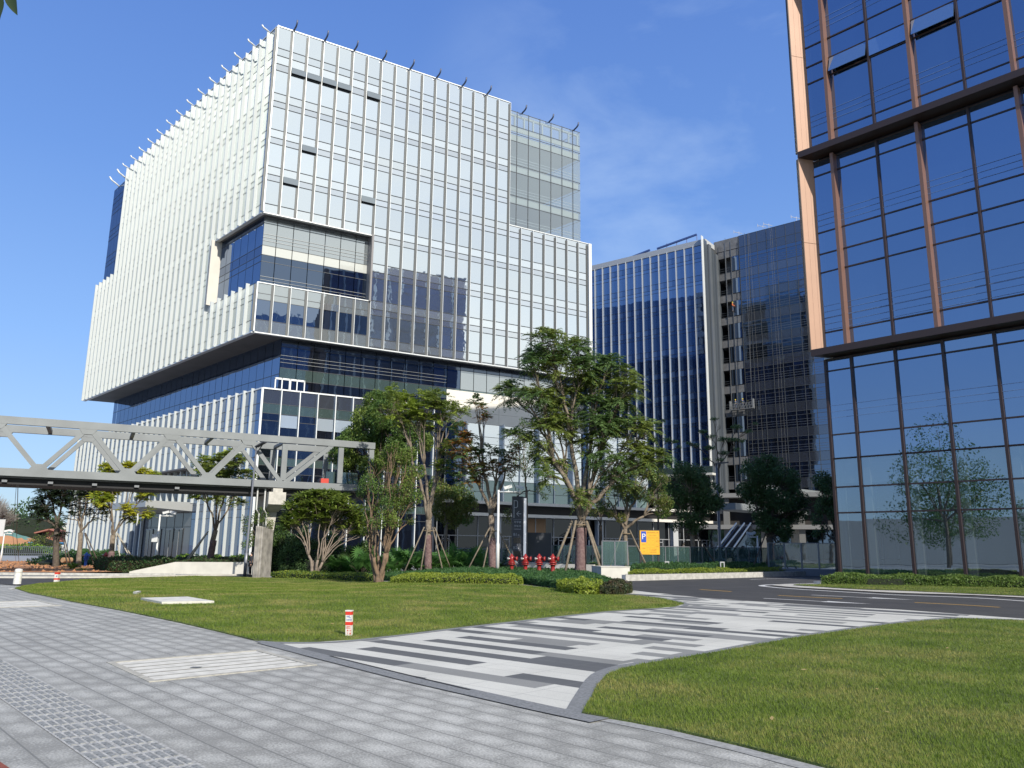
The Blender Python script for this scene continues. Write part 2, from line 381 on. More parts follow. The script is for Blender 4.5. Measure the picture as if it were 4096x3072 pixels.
M_asph = mat('asphalt', (.040, .040, .041), .85, col2=(.062, .061, .060), vscale=.7, bump=.004, bscale=160)
M_white = mat('road_paint', (.62, .62, .6), .7, var=.12, vscale=9)
M_yel = mat('yellow_paint', (.6, .36, .06), .7, var=.15, vscale=8)
M_kerb = mat('kerb_stone', (.46, .45, .42), .8, var=.2, vscale=4, bump=.003, bscale=50)
M_soil = mat('lawn_soil', (.09, .12, .025), .95, var=.45, vscale=1.1, bump=.02, bscale=30)
M_earth = mat('orange_earth', (.30, .13, .055), .95, col2=(.45, .24, .12), vscale=1.6, bump=.05, bscale=6)
M_conc = mat('pale_concrete', (.50, .48, .43), .8, var=.14, vscale=3, bump=.002, bscale=60)
M_cover = mat('cover_concrete', (.62, .60, .53), .8, var=.16, vscale=5, bump=.003, bscale=45)

# the ground: one sheet to the horizon
bm = bmesh.new()
xs = [-2500, -700, -300, -150, -80, -45, -30, -20]+list(np.arange(-12, 0, 1.5))+[4, 20, 45, 90, 180, 400, 900, 2500]
ys = [-1500, -300, -60, -10, 10]+list(np.arange(24, 54, 2.0))+[60, 80, 120, 200, 400, 900, 3000]
vv = [[bm.verts.new((x, y, zg(x, y)-.075)) for x in xs] for y in ys]
for i in range(len(ys)-1):
    for j in range(len(xs)-1): bm.faces.new((vv[i][j], vv[i][j+1], vv[i+1][j+1], vv[i+1][j]))
me = bpy.data.meshes.new('ground'); bm.to_mesh(me); bm.free(); me.materials.append(M_flag2)
struct_ground = bpy.data.objects.new('ground', me); COL.objects.link(struct_ground); struct(struct_ground)

# lawn outlines, road, pavement (points on the ground seen in the photo)
lawnA_px = [(58, 2352), (95, 2343), (161, 2333), (323, 2317), (517, 2311), (775, 2303), (1008, 2309), (1150, 2312), (1300, 2316), (1490, 2326), (1760, 2330), (2092, 2340), (2250, 2358), (2407, 2378), (2527, 2380), (2640, 2392),
            (2737, 2413), (2700, 2424), (2600, 2432), (2407, 2444), (2130, 2473), (1852, 2504), (1600, 2536), (1444, 2552), (1259, 2563), (1092, 2563), (1014, 2557), (860, 2520), (711, 2486), (485, 2440), (284, 2404), (116, 2370)]
lawnA = [G(*p) for p in lawnA_px]
lawnB = [G(*p) for p in [(2327, 2849), (2345, 2818), (2365, 2787), (2385, 2745), (2426, 2697), (2490, 2672), (2569, 2655), (2853, 2609), (3184, 2549), (3400, 2518), (3563, 2496), (3706, 2481), (3848, 2473), (4096, 2481)]]
lawnB += [(19, 20.0), (22, 12), (14, 2), (8.5, -.8), (5.0, 2.9)]+[G(*p) for p in [(3317, 3064), (2948, 2972), (2663, 2906)]]
hA = lambda x, y: .12*sm(((x+9)**2+(y-34)**2 < 900)*(1-math.hypot((x+7)/17, (y-31)/15)))
drape('pavement', [(-70, 36.5), (-70, -8), (14, -8), (14, 20), (2, 20), (-6, 24), (-18, 34)]+[G(*p) for p in [(116, 2342), (60, 2340), (0, 2336)]], -.022, M_flag)
drape('stone_edge', ribbon([G(2360, 2858), G(2663, 2919), G(2948, 2986), G(3317, 3082), (5.6, 1.9)], .16), -.017, mat('edge_pale', (.31, .31, .295), .8, var=.2, vscale=20))
# red cycle track corner at the bottom left
drape('cycle_path', [G(-700, 2800), G(-60, 2999), G(50, 3072), G(110, 3110), G(-500, 3800)], -.012, mat('cycle_red', (.22, .06, .035), .85, var=.2, vscale=20))
plaza = [G(*p) for p in [(1092, 2564), (1259, 2564), (1444, 2553), (1852, 2505), (2407, 2445), (2737, 2414), (2600, 2384), (2415, 2377), (2425, 2372), (2527, 2362)]]
edge_px = [(2529, 2358), (2660, 2373), (2800, 2388), (3000, 2402), (3353, 2424), (3600, 2436), (3850, 2454), (4096, 2472), (4500, 2500)]
roadedge = [G(*p) for p in edge_px]
plaza += roadedge[1:]+[(19, 20.2)]+[G(*p) for p in [(4096, 2482), (3848, 2474), (3563, 2497), (3184, 2550), (2853, 2610), (2569, 2656), (2426, 2697), (2365, 2787), (2327, 2850), (2174, 2818), (1653, 2704), (1320, 2623)]]
drape('striped_paving', plaza, -.018, M_stripe)
bandR = smoothpoly([G(*p) for p in [(2320, 2858), (2352, 2788), (2412, 2697), (2500, 2664), (2569, 2652), (2853, 2606), (3184, 2546), (3563, 2493), (3706, 2478), (3848, 2470), (4096, 2478)]], k=4)
drape('stone_band', ribbon(bandR, .34), -.013, M_band)
bandL = smoothpoly([G(*p) for p in [(1040, 2560), (1092, 2566), (1259, 2567), (1444, 2556), (1852, 2508), (2407, 2447), (2600, 2434), (2700, 2427), (2745, 2414), (2650, 2390), (2527, 2379)]], k=4)
drape('stone_band', ribbon(bandL, .2), -.013, M_band)
drape('stone_band', ribbon([G(1060, 2566), G(1320, 2632), G(1653, 2714), G(2174, 2829), G(2400, 2876)], .3), -.009, M_band)
drape('drain_slot', ribbon([G(1320, 2622), G(1653, 2703), G(1881, 2757)], .035), -.004, mat('slot_dark', (.02, .02, .02), .9))
# asphalt road: right part (curving behind the beds) and the piece seen at the far left
road = roadedge[:-1]+[(22, 17)]+[(60, -2), (72, 14), (28, 41)]+[G(*p) for p in [(3300, 2300)]]+[(24, 62), (10.5, 60)]+[G(*p) for p in [(3217, 2305), (2900, 2312), (2600, 2316), (2510, 2318), (2400, 2322)]]+[(2.6, 43.5)]
drape('road', [roadedge[0]]+roadedge[1:-1]+[(24, 14), (60, -6), (80, 10), (30, 43), (26, 58), (12, 62), (3.0, 50.0), (2.6, 40.0)], -.035, M_asph)
drape('road', [G(-900, 2329), G(0, 2334), G(110, 2337), G(330, 2318), G(600, 2312), G(900, 2306), G(1100, 2300), G(1030, 2296), G(500, 2301), G(0, 2312), G(-900, 2309)], -.04, M_asph)
def mark(name, px, w, m, dz=-.030): return drape(name, ribbon(smoothpoly([G(*p) for p in px], k=4), w), dz, m)
mark('road_marking', [(2529, 2359), (2660, 2374.5), (2800, 2389.5), (3000, 2403.5), (3353, 2426), (3600, 2438.5), (3850, 2457), (4096, 2475.5)], .16, M_white)
mark('road_marking', [(4200, 2408), (3900, 2388), (3600, 2377), (3407, 2366.5), (3163, 2352), (3070, 2344), (3046, 2340), (3080, 2336.5), (3180, 2334), (3271, 2331.5), (3420, 2330)], .3, M_white)
mark('road_marking', [(2800, 2355), (2925, 2363)], .18, M_yel)
mark('road_marking', [(3112, 2378), (3240, 2385), (3369, 2391)], .16, M_yel)
mark('road_marking', [(3658, 2406), (3840, 2415), (3998, 2425)], .16, M_yel)
def arrow(a, b, m):
    a = np.array(G(*a)); b = np.array(G(*b)); d = b-a; L_ = np.linalg.norm(d); d /= L_; n = np.array([-d[1], d[0]])
    P = lambda u, v: tuple(a+d*u*L_+n*v)
    drape('road_marking', [P(0, -.09), P(.6, -.09), P(.58, -.34), P(1, 0), P(.58, .34), P(.6, .09), P(0, .09)], -.030, m)
arrow((3055, 2389.5), (3485, 2412), M_white); arrow((3246, 2376.5), (3660, 2396), M_white)
mark('road_marking', [(3000, 2316), (3120, 2312), (3230, 2312)], .14, M_white)
# paved apron and grass island by the orange tower
isl = smoothpoly([G(*p) for p in [(4250, 2398), (3900, 2380), (3600, 2371), (3407, 2361), (3200, 2350), (3105, 2342), (3095, 2339), (3160, 2335), (3280, 2333.5)]], k=4)
drape('pavement', isl+[(19.5, 43), (30, 43), (34, 36)], -.002, M_conc)
drape('lawn_soil', smoothpoly([G(*p) for p in [(4300, 2393), (3800, 2372), (3600, 2363), (3434, 2357.5), (3250, 2346), (3174, 2341), (3200, 2338.5), (3300, 2338)]], k=3)+[(22, 41.8), (33, 37)], .02, M_soil)
# kerbs
def kerb(px, w, h, z0=-.04, name='kerb', m=M_kerb, depth=None):
    pts = smoothpoly([G(*p) for p in px], k=4) if px and len(px[0]) == 2 else px
    rb = ribbon(pts, w); n = len(rb)//2; mb = MB()
    for i in range(n-1):
        a, b, c, d = rb[i], rb[i+1], rb[-2-i], rb[-1-i]
        z = [zg(*p)+z0 for p in (a, b, c, d)]
        mb.hexa([(*a, z[0]), (*b, z[1]), (*c, z[2]), (*d, z[3]), (*a, z[0]+h), (*b, z[1]+h), (*c, z[2]+h), (*d, z[3]+h)])
    return struct(mb.build(name, m))
kerb([(2495, 2321), (2600, 2318.5), (2800, 2313), (3000, 2307.5), (3217, 2301), (3360, 2296)], .3, .33)
kerb([(-700, 2292), (0, 2297), (300, 2299), (500, 2301), (700, 2300)], .35, .16)
kerb([(-700, 2304), (0, 2309), (250, 2309.5), (500, 2307), (760, 2302), (1000, 2299)], .5, .10, m=M_conc)
kerb([(3268, 2335), (3300, 2334), (3310, 2331)], .4, .17)

# ---------------- covers and tactile paving
def rect_cover(c4, name, label, lanes):
    P = [np.array([*G(*p), 0.0]) for p in c4]
    ctr = sum(P)/4; z = zg(ctr[0], ctr[1])-.024; t = thing(name, label, 'access cover', (ctr[0], ctr[1], z))
    u = P[1]-P[0]; v = P[3]-P[0]
    def quad(mb, u0, u1, v0, v1, z0, z1, mi=0):
        q = [P[0]+u*a+v*b for a, b in ((u0, v0), (u1, v0), (u1, v1), (u0, v1))]
        mb.hexa([(p[0], p[1], z+z0) for p in q]+[(p[0], p[1], z+z1) for p in q], mi)
    fr = MB(); e = .05
    for a in ((0, 1, 0, e), (0, 1, 1-e, 1), (0, e*.8, e, 1-e), (1-e*.8, 1, e, 1-e)): quad(fr, *a, -.05, .012)
    quad(fr, e*.7, 1-e*.7, e*.7, 1-e*.7, -.06, -.03)
    fr.build('frame', mat('cover_rim', (.42, .40, .34), .8, var=.2, vscale=12), t)
    for i in range(lanes):
        lb = MB(); a = e+(1-2*e)*i/lanes; b = e+(1-2*e)*(i+1)/lanes
        quad(lb, .045, .955, a+.010, b-.010, -.04, .006+.002*(i % 2)); lb.build('concrete_slab', M_cover, t)
        if i: jb = MB(); quad(jb, .045, .955, a-.007, a+.007, .004, .0095); jb.build('joint', mat('joint_dark', (.20, .19, .16), .9), t)  # dark strip laid over the gap between two planks
    return t, P, z
s_ = 1.8517
t, P, z = rect_cover([(230*s_, 1428*s_), (560*s_, 1401*s_), (703*s_, 1433*s_), (322*s_, 1470*s_)], 'access_cover', 'large cream concrete cover of parallel planks set in the grey pavement', 6)
c = np.array([*G(783, 2665), z]); mb = MB(); mb.box(c[0]-.06, c[0]+.07, c[1]-.05, c[1]+.05, z+.008, z+.012); mb.build('lift_plate', mat('plate_dark', (.06, .07, .08), .5), t)
r1 = lambda x, y: (x*.6461, 2000+y*.6461)
rect_cover([r1(-420, 636), r1(245, 618), r1(365, 640), r1(-330, 672)], 'access_cover', 'cream concrete cover cut off by the left edge beside the lawn', 3)
def plain_slab(c4, name, label, h):
    P = [G(*p) for p in c4]; mb = MB(); zz = [zg(*p) for p in P]
    cx = sum(p[0] for p in P)/4; cy = sum(p[1] for p in P)/4
    mb.hexa([(*P[i], zz[i]-.05) for i in range(4)]+[(*P[i], zz[i]+h) for i in range(4)])
    return tag(mb.build(name, M_cover, origin=(cx, cy, zg(cx, cy))), label, 'access cover')
plain_slab([r1(870, 620), r1(1160, 612), r1(1325, 640), r1(1000, 646)], 'lawn_cover', 'weathered pale concrete slab sunk in the middle of the big lawn', .07)
plain_slab([r1(822, 582), r1(850, 575), r1(872, 576), r1(845, 584)], 'lawn_cover', 'small pale concrete block lying in the lawn behind the sunk slab', .07)
plain_slab([r1(50, 550), r1(75, 546), r1(95, 548), r1(70, 553)], 'pavement_cover', 'small grey lid in the pavement at the left tip of the lawn', .0)
# tactile guiding strip: real raised bars
A0 = np.array(G(*r1(0, 1215))); A1 = np.array(G(*r1(640, 1659))); B0 = np.array(G(*r1(0, 1000)))
du = dv(137.6); dw = dv(47.6); W_ = .60
o0 = A0-du*3.2
mb = MB(); nrow = 19
drape('tactile_paving', [tuple(o0), tuple(o0+du*11.5), tuple(o0+du*11.5+dw*.62), tuple(o0+dw*.62)], -.017, mat('tactile_base', (.40, .395, .37), .8, var=.3, vscale=25))
for i in range(int(11.5/.30)):
    for j in range(8):
        w0 = .018+(j//4)*.305+(j % 4)*.072
        a = o0+du*(i*.30+.03)+dw*w0
        q = [a, a+du*.24, a+du*.24+dw*.050, a+dw*.050]
        q2 = [a+du*.008+dw*.006, a+du*.232+dw*.006, a+du*.232+dw*.044, a+du*.008+dw*.044]
        mb.hexa([(*p, -.018) for p in q]+[(*p, -.010) for p in q2])
tb = struct(mb.build('tactile_bars', mat('tactile_bar', (.235, .24, .23), .75, var=.35, vscale=30)))

# ---------------- lawns: soil plus real blades
lawn_h = lambda x, y: 0.0
drape('lawn_soil', lawnA, -.001, M_soil, thick=.02)
drape('lawn_soil', lawnB, -.001, M_soil, thick=.02)
def grassmat(name, c1, c2, c3):
    m = bpy.data.materials.new(name); m.use_nodes = True; t = m.node_tree; b = t.nodes['Principled BSDF']; k = t.nodes; l = t.links
    tcn = k.new('ShaderNodeTexCoord'); n1 = k.new('ShaderNodeTexNoise'); n1.inputs['Scale'].default_value = .55; n1.inputs['Detail'].default_value = 5; n2 = k.new('ShaderNodeTexNoise'); n2.inputs['Scale'].default_value = 14
    l.new(tcn.outputs['Object'], n1.inputs['Vector']); l.new(tcn.outputs['Object'], n2.inputs['Vector'])
    ad = k.new('ShaderNodeMath'); ad.operation = 'MULTIPLY_ADD'; l.new(n2.outputs['Fac'], ad.inputs[0]); ad.inputs[1].default_value = .55; l.new(n1.outputs['Fac'], ad.inputs[2])
    r = k.new('ShaderNodeValToRGB'); e = r.color_ramp.elements; e[0].position = .55; e[0].color = (*c1, 1); e[1].position = .98; e[1].color = (*c3, 1); x = e.new(.76); x.color = (*c2, 1)
    l.new(ad.outputs[0], r.inputs[0]); l.new(r.outputs[0], b.inputs['Base Color']); b.inputs['Roughness'].default_value = .6; b.inputs['Specular IOR Level'].default_value = .2
    tr = k.new('ShaderNodeBsdfTranslucent'); l.new(r.outputs[0], tr.inputs[0]); mx = k.new('ShaderNodeMixShader'); mx.inputs[0].default_value = .35
    l.new(b.outputs[0], mx.inputs[1]); l.new(tr.outputs[0], mx.inputs[2]); l.new(mx.outputs[0], k['Material Output'].inputs[0]); return m
M_grass = grassmat('grass_blades', (.125, .20, .026), (.195, .265, .042), (.36, .325, .11))
def grass(name, poly, dens, hgt, wid, label=None):
    P = np.array(poly); x0, y0 = P.min(0); x1, y1 = P.max(0)
    n = int((x1-x0)*(y1-y0)*dens(0, 0)); x = rng.uniform(x0, x1, n); y = rng.uniform(y0, y1, n)
    keep = pin(x, y, poly); x = x[keep]; y = y[keep]
    dist = np.hypot(x, y); keep = rng.random(len(x)) < dens(1, dist)/dens(0, 0); x, y, dist = x[keep], y[keep], dist[keep]
    az_ = np.abs(np.degrees(np.arctan2(x, y))); keep = (az_ < 38) & (y > 0); x, y, dist = x[keep], y[keep], dist[keep]
    n = len(x); z = zgv(x, y); a = rng.uniform(0, 2*np.pi, n); lean = rng.uniform(.2, 1.0, n); h = hgt*rng.uniform(.5, 1.25, n)
    wv = wid*(1+dist/14); dx = np.cos(a); dy = np.sin(a); px_ = -np.sin(a+rng.normal(0, .5, n)); py_ = np.cos(a)
    b = np.stack([x, y, z], 1); pw = np.stack([px_*wv, py_*wv, np.zeros(n)], 1)
    tip = b+np.stack([dx*h*lean, dy*h*lean, h], 1)
    V = np.stack([b-pw, b+pw, tip], 1)
    o = leafmesh(name, V, 3, M_grass); o['kind'] = 'stuff'; tag(o, label, 'grass'); return o
grass('grass', lawnB, lambda q, d: 5600 if q == 0 else 5600*np.clip(7.0/np.maximum(d, 5), 0, 1)**1.6, .038, .0019, 'mown green lawn at the right front, sunlit, with yellowish patches')
grass('grass', lawnA, lambda q, d: 1500 if q == 0 else 1500*np.clip(16.0/np.maximum(d, 10), 0, 1)**1.5, .040, .0022, 'wide mown lawn with two concrete slabs between pavement and planting bed')
grass('grass', [G(*p) for p in [(4300, 2393), (3800, 2372), (3600, 2363), (3434, 2357.5), (3250, 2346), (3174, 2341), (3200, 2338.5), (3300, 2338)]]+[(22, 41.8), (33, 37)], lambda q, d: 300 if q == 0 else 300+0*d, .05, .004, 'narrow yellow-green grass strip in front of the clipped hedge')

# fallen leaves on the lawns and paving
def litter(name, label, polys, n, sz):
    out = []
    for poly in polys:
        P = np.array(poly); x = rng.uniform(P[:, 0].min(), P[:, 0].max(), n*3); y = rng.uniform(P[:, 1].min(), P[:, 1].max(), n*3); k = pin(x, y, poly); x, y = x[k][:n], y[k][:n]
        for a, b in zip(x, y):
            if b < 2: continue
            t = rng.uniform(0, 6.28); s = sz*rng.uniform(.5, 1.3); u = np.array([math.cos(t), math.sin(t), rng.normal(0, .25)])*s; v = np.array([-math.sin(t), math.cos(t), rng.normal(0, .25)])*s*.5; c = np.array([a, b, zg(a, b)+.03])
            out.append([c-u, c+v, c+u, c-v])
    o = leafmesh(name, np.array(out), 4, mat('dry_leaf', (.30, .19, .07), .8, col2=(.42, .33, .14), vscale=3)); o['kind'] = 'stuff'; tag(o, label, 'leaves')
litter('fallen_leaves', 'dry brown leaves scattered on the lawns', [lawnA, lawnB], 60, .04)
# ================================================================== BUILDINGS
M_silver = glass('silver_glass', (.92, .955, .95), (.55, .60, .60), .07, .02, wave=.006, wscale=.7)
M_silver2 = glass('silver_spandrel', (.93, .955, .94), (.62, .66, .65), .15, .03, wave=.006, wscale=.7)
M_silver3 = glass('silver_vent', (.82, .845, .85), (.50, .52, .52), .12, .03, wave=.006, wscale=.7)
M_blue = glass('blue_glass', (.30, .37, .50), (.03, .05, .09), .30, .01, wave=.004, wscale=.5)
M_blue2 = glass('blue_spandrel', (.26, .32, .44), (.05, .07, .11), .35, .02, wave=.004, wscale=.5)
M_dkglass = glass('dark_glass', (.20, .26, .36), (.015, .02, .03), .3, .02, wave=.004, wscale=.5)
M_dkspan = glass('dark_spandrel', (.20, .24, .30), (.075, .085, .105), .45, .04, wave=.003, wscale=.5)
M_greyglass = glass('grey_glass', (.62, .65, .65), (.30, .33, .33), .38, .02, wave=.005, wscale=.5)
M_greyspan = glass('cream_spandrel', (.6, .62, .6), (.62, .63, .58), .75, .04, wave=.003)
M_clear = glass('clear_glass', (.72, .78, .80), (.5, .54, .54), .15, .01, clear=.50, wave=.003)
M_green = glass('green_glass', (.30, .38, .38), (.10, .15, .14), .42, .02, wave=.005)
M_mull = mat('mullion_dark', (.06, .065, .07), .45, .3)
M_mullL = mat('mullion_light', (.30, .31, .31), .4, .4)
M_mullShade = mat('mullion_and_fin_shade', (.09, .095, .095), .5, .2)  # real mullions, also the painted shade beside the white block's fins
M_fin = mat('fin_aluminium', (.60, .635, .625), .38, .25)
M_finW = mat('fin_white', (.70, .72, .71), .38, .2)
M_core = mat('core_dark', (.05, .055, .06), .9)
M_soffit = mat('soffit_panel', (.16, .16, .16), .7, var=.1, vscale=.4)
M_cream = mat('cream_panel', (.66, .63, .56), .55, var=.05, vscale=.6)
M_slabW = mat('slab_white', (.62, .62, .57), .6)
M_slabG = mat('ceiling_grey', (.42, .43, .43), .8)

def bay(fr, s0, s1, z0, z1, lines, kinds, name, parent, mats, d=0.0, mull=.05, jit=.004, mproud=.03, skip=()):
    """one strip of curtain wall between two fins: panes with thin dark transoms"""
    zs = [z0]+[z for z in sorted(lines) if z0+.15 < z < z1-.15]+[z1]; mb = MB(); K = sorted(lines)
    for i in range(len(zs)-1):
        zc = (zs[i]+zs[i+1])/2
        k = kinds(zc)
        mb.fquad(fr, s0, s1, zs[i]+.02, zs[i+1]-.02, d, k, jit)
    for z in zs: mb.fbox(fr, s0, s1, z-mull/2, z+mull/2, d-.05, d+mproud, len(mats)-1)
    return mb.build(name, mats, parent)
def fin(fr, s, z0, z1, th, dep, name, parent, m, d0=-.03):
    mb = MB(); mb.fbox(fr, s-th/2, s+th/2, z0, z1, d0, dep)
    if name == 'fin' and m is M_finW and parent.name.startswith('office'): mb.fbox(fr, s-th/2-.24, s-th/2, z0+.1, z1-.25, .0, .07, 1); return mb.build(name, [m, M_mullShade], parent)  # mullion strip widened and darkened to stand in for the fin's shaded side
    return mb.build(name, m, parent)

# ---------------------------------------------------- the big white office block
AA, BB = 60.0, -43.5
C0 = dv(azp(1075, 550))*87
aa, bb = dv(AA), dv(BB)
frR = Fr(C0, AA, AA+90); frL = Fr(C0, BB, BB-90)
W1 = thing('office_building', 'big white office block with thin vertical fins and a cut-out corner, behind the trees', 'building', (float(C0[0]), float(C0[1]), -.5))
BW = 1.855; PL = 1.867
FL = [52.79-4.57*i for i in range(0, 12)]
lines = [58.56, 57.6, 56.54, 55.67]
for z in FL: lines += [z, z-1.0, z-1.75]
def kW(z):
    if z > 58.5: return 0
    for zf in [57.6]+FL:
        if zf-1.0 < z < zf: return 1
        if zf-1.9 < z <= zf-1.0: return 2
    return 0
wm = [M_silver, M_silver2, M_silver3, M_core]
ZT, ZB, ZN0, ZN1, ZV2 = 61.3, 24.2, 29.75, 38.0, 43.5
def prism(mb, s0, s1, t0, t1, z0, z1, mi=0, O=None):
    O = C0 if O is None else O
    q = [O+aa*s+bb*t for s, t in ((s0, t0), (s1, t0), (s1, t1), (s0, t1))]
    mb.hexa([(*p, z0) for p in q]+[(*p, z1) for p in q], mi)
# cores
mb = MB()
prism(mb, .45, 31.2, .45, 50.0, ZN1+.05, ZT-.3); prism(mb, .45, 44.2, .45, 59.3, ZB+.25, ZN0-.1)
prism(mb, 2.0, 31.2, 2.2, 59.3, ZN0-.1, ZN1+.05); prism(mb, 13.3, 44.2, .45, 59.3, ZN0-.1, ZN1+.05); prism(mb, .45, 30, 12.6, 59.3, ZN0-.1, ZN1+.05)
prism(mb, 31.2, 44.2, .45, 59.3, ZN1, ZV2-.3); prism(mb, .45, 31.2, 50, 59.3, ZN1, ZV2-.3)
prism(mb, .6, 30, 50, 58.4, ZV2-.3, 60.0)
prism(mb, 4.2, 44, 1.9, 57, -.5, ZB); prism(mb, 44, 55.0, 1.9, 30, -.5, 16.6); prism(mb, 55, 70, 1.9, 30, -.5, 6.9)
prism(mb, .5, 19.5, -2.8, 58, -.5, 17.2)
mb.build('core_wall', glass('core_glass', (.2, .24, .32), (.08, .10, .14), .5, .05), W1)
sf = MB(); prism(sf, .02, 44.5, .02, 59.6, ZB-.0, ZB+.22); prism(sf, .02, 12.95, .02, 12.1, ZN1, ZN1+.2); sf.build('soffit', M_soffit, W1)
# panel joints of the soffit
# right face bays
for k in range(24):
    s0, s1 = k*BW+.04, (k+1)*BW-.04
    if k < 7:
        bay(frR, s0, s1, ZN1, ZT, lines, kW, 'glass_bay', W1, wm, mull=.085); bay(frR, s0, s1, ZB, ZN0, [28.6, 27.9, 25.6], lambda z: 2 if z > 27.9 else (3 if z > 25.6 else 4), 'glass_bay', W1, [M_silver, M_silver2, M_greyglass, M_blue, M_greyglass, M_mull])
    elif k < 17: bay(frR, s0, s1, ZB, ZT, lines, kW, 'glass_bay', W1, wm, mull=.085)
    else: bay(frR, s0, s1, ZB, ZV2, lines, kW, 'glass_bay', W1, wm, mull=.085)
for k in range(0, 25):
    s = min(k*BW, 44.5)
    top = ZT if k <= 17 else ZV2
    if 0 < k < 7: fin(frR, s, ZN1-.1, ZT, .05, .20, 'fin', W1, M_finW); fin(frR, s, ZB-.1, ZN0+.15, .05, .20, 'fin', W1, M_finW)
    elif k == 0: fin(frR, s+.02, ZN1, ZT, .12, .3, 'fin', W1, M_finW); fin(frR, s+.02, ZB, ZN0, .12, .3, 'fin', W1, M_finW)
    elif k == 24: fin(frR, s, ZB-.1, top, .5, .35, 'fin', W1, M_finW)
    else: fin(frR, s, ZB-.1, top, .05, .20, 'fin', W1, M_finW)
# left face
M_left = glass('left_glass', (.62, .66, .65), (.46, .49, .47), .55, .05, vary=.18); M_left2 = glass('left_spandrel', (.7, .73, .7), (.55, .57, .54), .6, .06, vary=.15)
for k in range(32):
    t0, t1 = k*PL+.04, (k+1)*PL-.04; top = ZT if k < 27 else ZV2+.2
    lm = [M_left, M_left2, M_left, M_mull]
    if t0 < 12.0:
        bay(frL, t0, min(t1, 12.05), ZN1, top, lines, kW, 'glass_bay', W1, lm); bay(frL, t0, min(t1, 12.05), ZB, ZN0, [28.6, 27.9, 25.6], kW, 'glass_bay', W1, lm)
        if t1 > 12.1: bay(frL, 12.2, t1, ZB, top, lines, kW, 'glass_bay', W1, lm)
    else: bay(frL, t0, t1, ZB, top, lines, kW, 'glass_bay', W1, lm)
for k in range(0, 33):
    t = k*PL; top = ZT if k <= 27 else ZV2+.2
    if k == 0: continue
    if t < 12.0: fin(frL, t, ZN1-.05, ZT, .13, .40, 'fin', W1, M_fin); fin(frL, t, ZB-.1, ZN0+.25, .13, .40, 'fin', W1, M_fin)
    else: fin(frL, t, ZB-.1, top, .13, .40, 'fin', W1, M_fin)
# parapet copings and bottom edge trims
for f_, a_, b2, z0_, z1_, d0_, d1_ in ((frR, 0, 31.5, ZT, ZT+.12, -.4, .06), (frL, .1, 50.4, ZT-.01, ZT+.11, -.4, .06), (frR, 31.6, 44.6, ZV2, ZV2+.12, -.4, .06), (frR, .1, 44.6, ZB-.14, ZB-.02, -.3, .2), (frL, 0.05, 59.8, ZB-.145, ZB-.025, -.3, .2), (frR, .05, 12.9, ZN0, ZN0+.1, -.3, .1), (frR, 0, 13.0, ZN1-.12, ZN1-.02, -.3, .15), (frL, .2, 12.1, ZN1-.125, ZN1-.025, -.3, .15)):
    mb = MB(); mb.fbox(f_, a_, b2, z0_, z1_, d0_, d1_); mb.build('coping' if z0_ > 40 else 'edge_trim', M_finW, W1)
# notch: recessed glazed corner
CN = C0+.73*aa+1.08*bb; nR = Fr(CN, AA, AA+90); nL = Fr(CN, BB, BB-90)
nl = [37.2, 34.55, 33.45, 32.65]
kn = lambda z: 1 if 33.45 < z < 34.55 else (2 if z > 33.4 else 3)
for k in range(7): bay(nR, k*BW-.38+(.38 if k == 0 else .04), min((k+1)*BW-.42, 12.3), ZN0, ZN1, nl, kn, 'recessed_glass', W1, [M_greyglass, M_greyspan, M_greyglass, M_dkglass, M_mull])
for k in range(6): bay(nL, k*1.9+.04, (k+1)*1.9-.04, ZN0, ZN1, nl, lambda z: 0 if z < 34 or z > 34.6 else 1, 'recessed_glass', W1, [M_blue, M_blue2, M_mull])
for fr_, s1 in ((nR, 12.25),):
    for z in (30.5, 30.9, 35.1, 35.5, 35.9):
        rb = MB(); rb.fbox(fr_, 0, s1, z-.015, z+.015, .03, .06); rb.build('guard_rail', M_mullL, W1)
mb = MB(); mb.fbox(frR, 12.75, 12.98, ZN0, ZN1, -1.1, .3); mb.build('notch_jamb', mat('jamb_grey', (.2, .19, .19), .5), W1)
mb = MB(); mb.fbox(frL, 12.1, 12.3, ZN0, ZN1, -.9, .55); mb.fbox(nL, 11.4, 12.4, ZN0, ZN1, -.05, .03); mb.build('notch_jamb', M_cream, W1)
mb = MB(); prism(mb, .05, 12.9, .05, 12.2, ZN0-.12, ZN0-.02); mb.build('terrace_floor', M_slabG, W1)
# glazed side wall facing the rear towers
mb = MB(); q = Fr(C0+44.55*aa, BB, AA+30); mb.fbox(q, .5, 59, -.5, 43, 0, .1); mb.fbox(Fr(C0+31.3*aa, BB, AA+30), 15, 50, 44, 61, 0, .1); mb.build('side_wall', M_blue2, W1)
# glass corner box at the top right: you see floors, columns and sky through it
gO = C0+.98*bb; gR = Fr(gO, AA, AA+90)
gl = [60.9, 58.7, 57.57, 56.44]+[z for f_ in (53.0, 48.4, 43.9) for z in (f_, f_-1.2)]+[z-0 for z in (51.8,)]
for k in range(7):
    s0 = 31.6+k*1.86; s1 = min(s0+1.82, 44.0)
    if s1 - s0 > .3: bay(gR, s0, s1, ZV2, 60.9, [58.7, 57.6, 56.44, 52.95, 51.8, 48.4, 47.2], lambda z: 0, 'clear_glass', W1, [M_clear, M_mull], mull=.06)
gE = Fr(gO+44.0*aa, BB, AA)
for k in range(4): bay(gE, k*1.9, k*1.9+1.86, ZV2, 60.9, [58.7, 57.6, 56.44, 52.95, 51.8, 48.4, 47.2], lambda z: 0, 'clear_glass', W1, [M_clear, M_mull], mull=.06)
for k in range(8):
    mb = MB(); s = 31.58+k*1.86
    if s < 44.1: mb.fbox(gR, s-.03, s+.03, ZV2, 61.0, -.08, .05); mb.build('mullion', M_mull, W1)
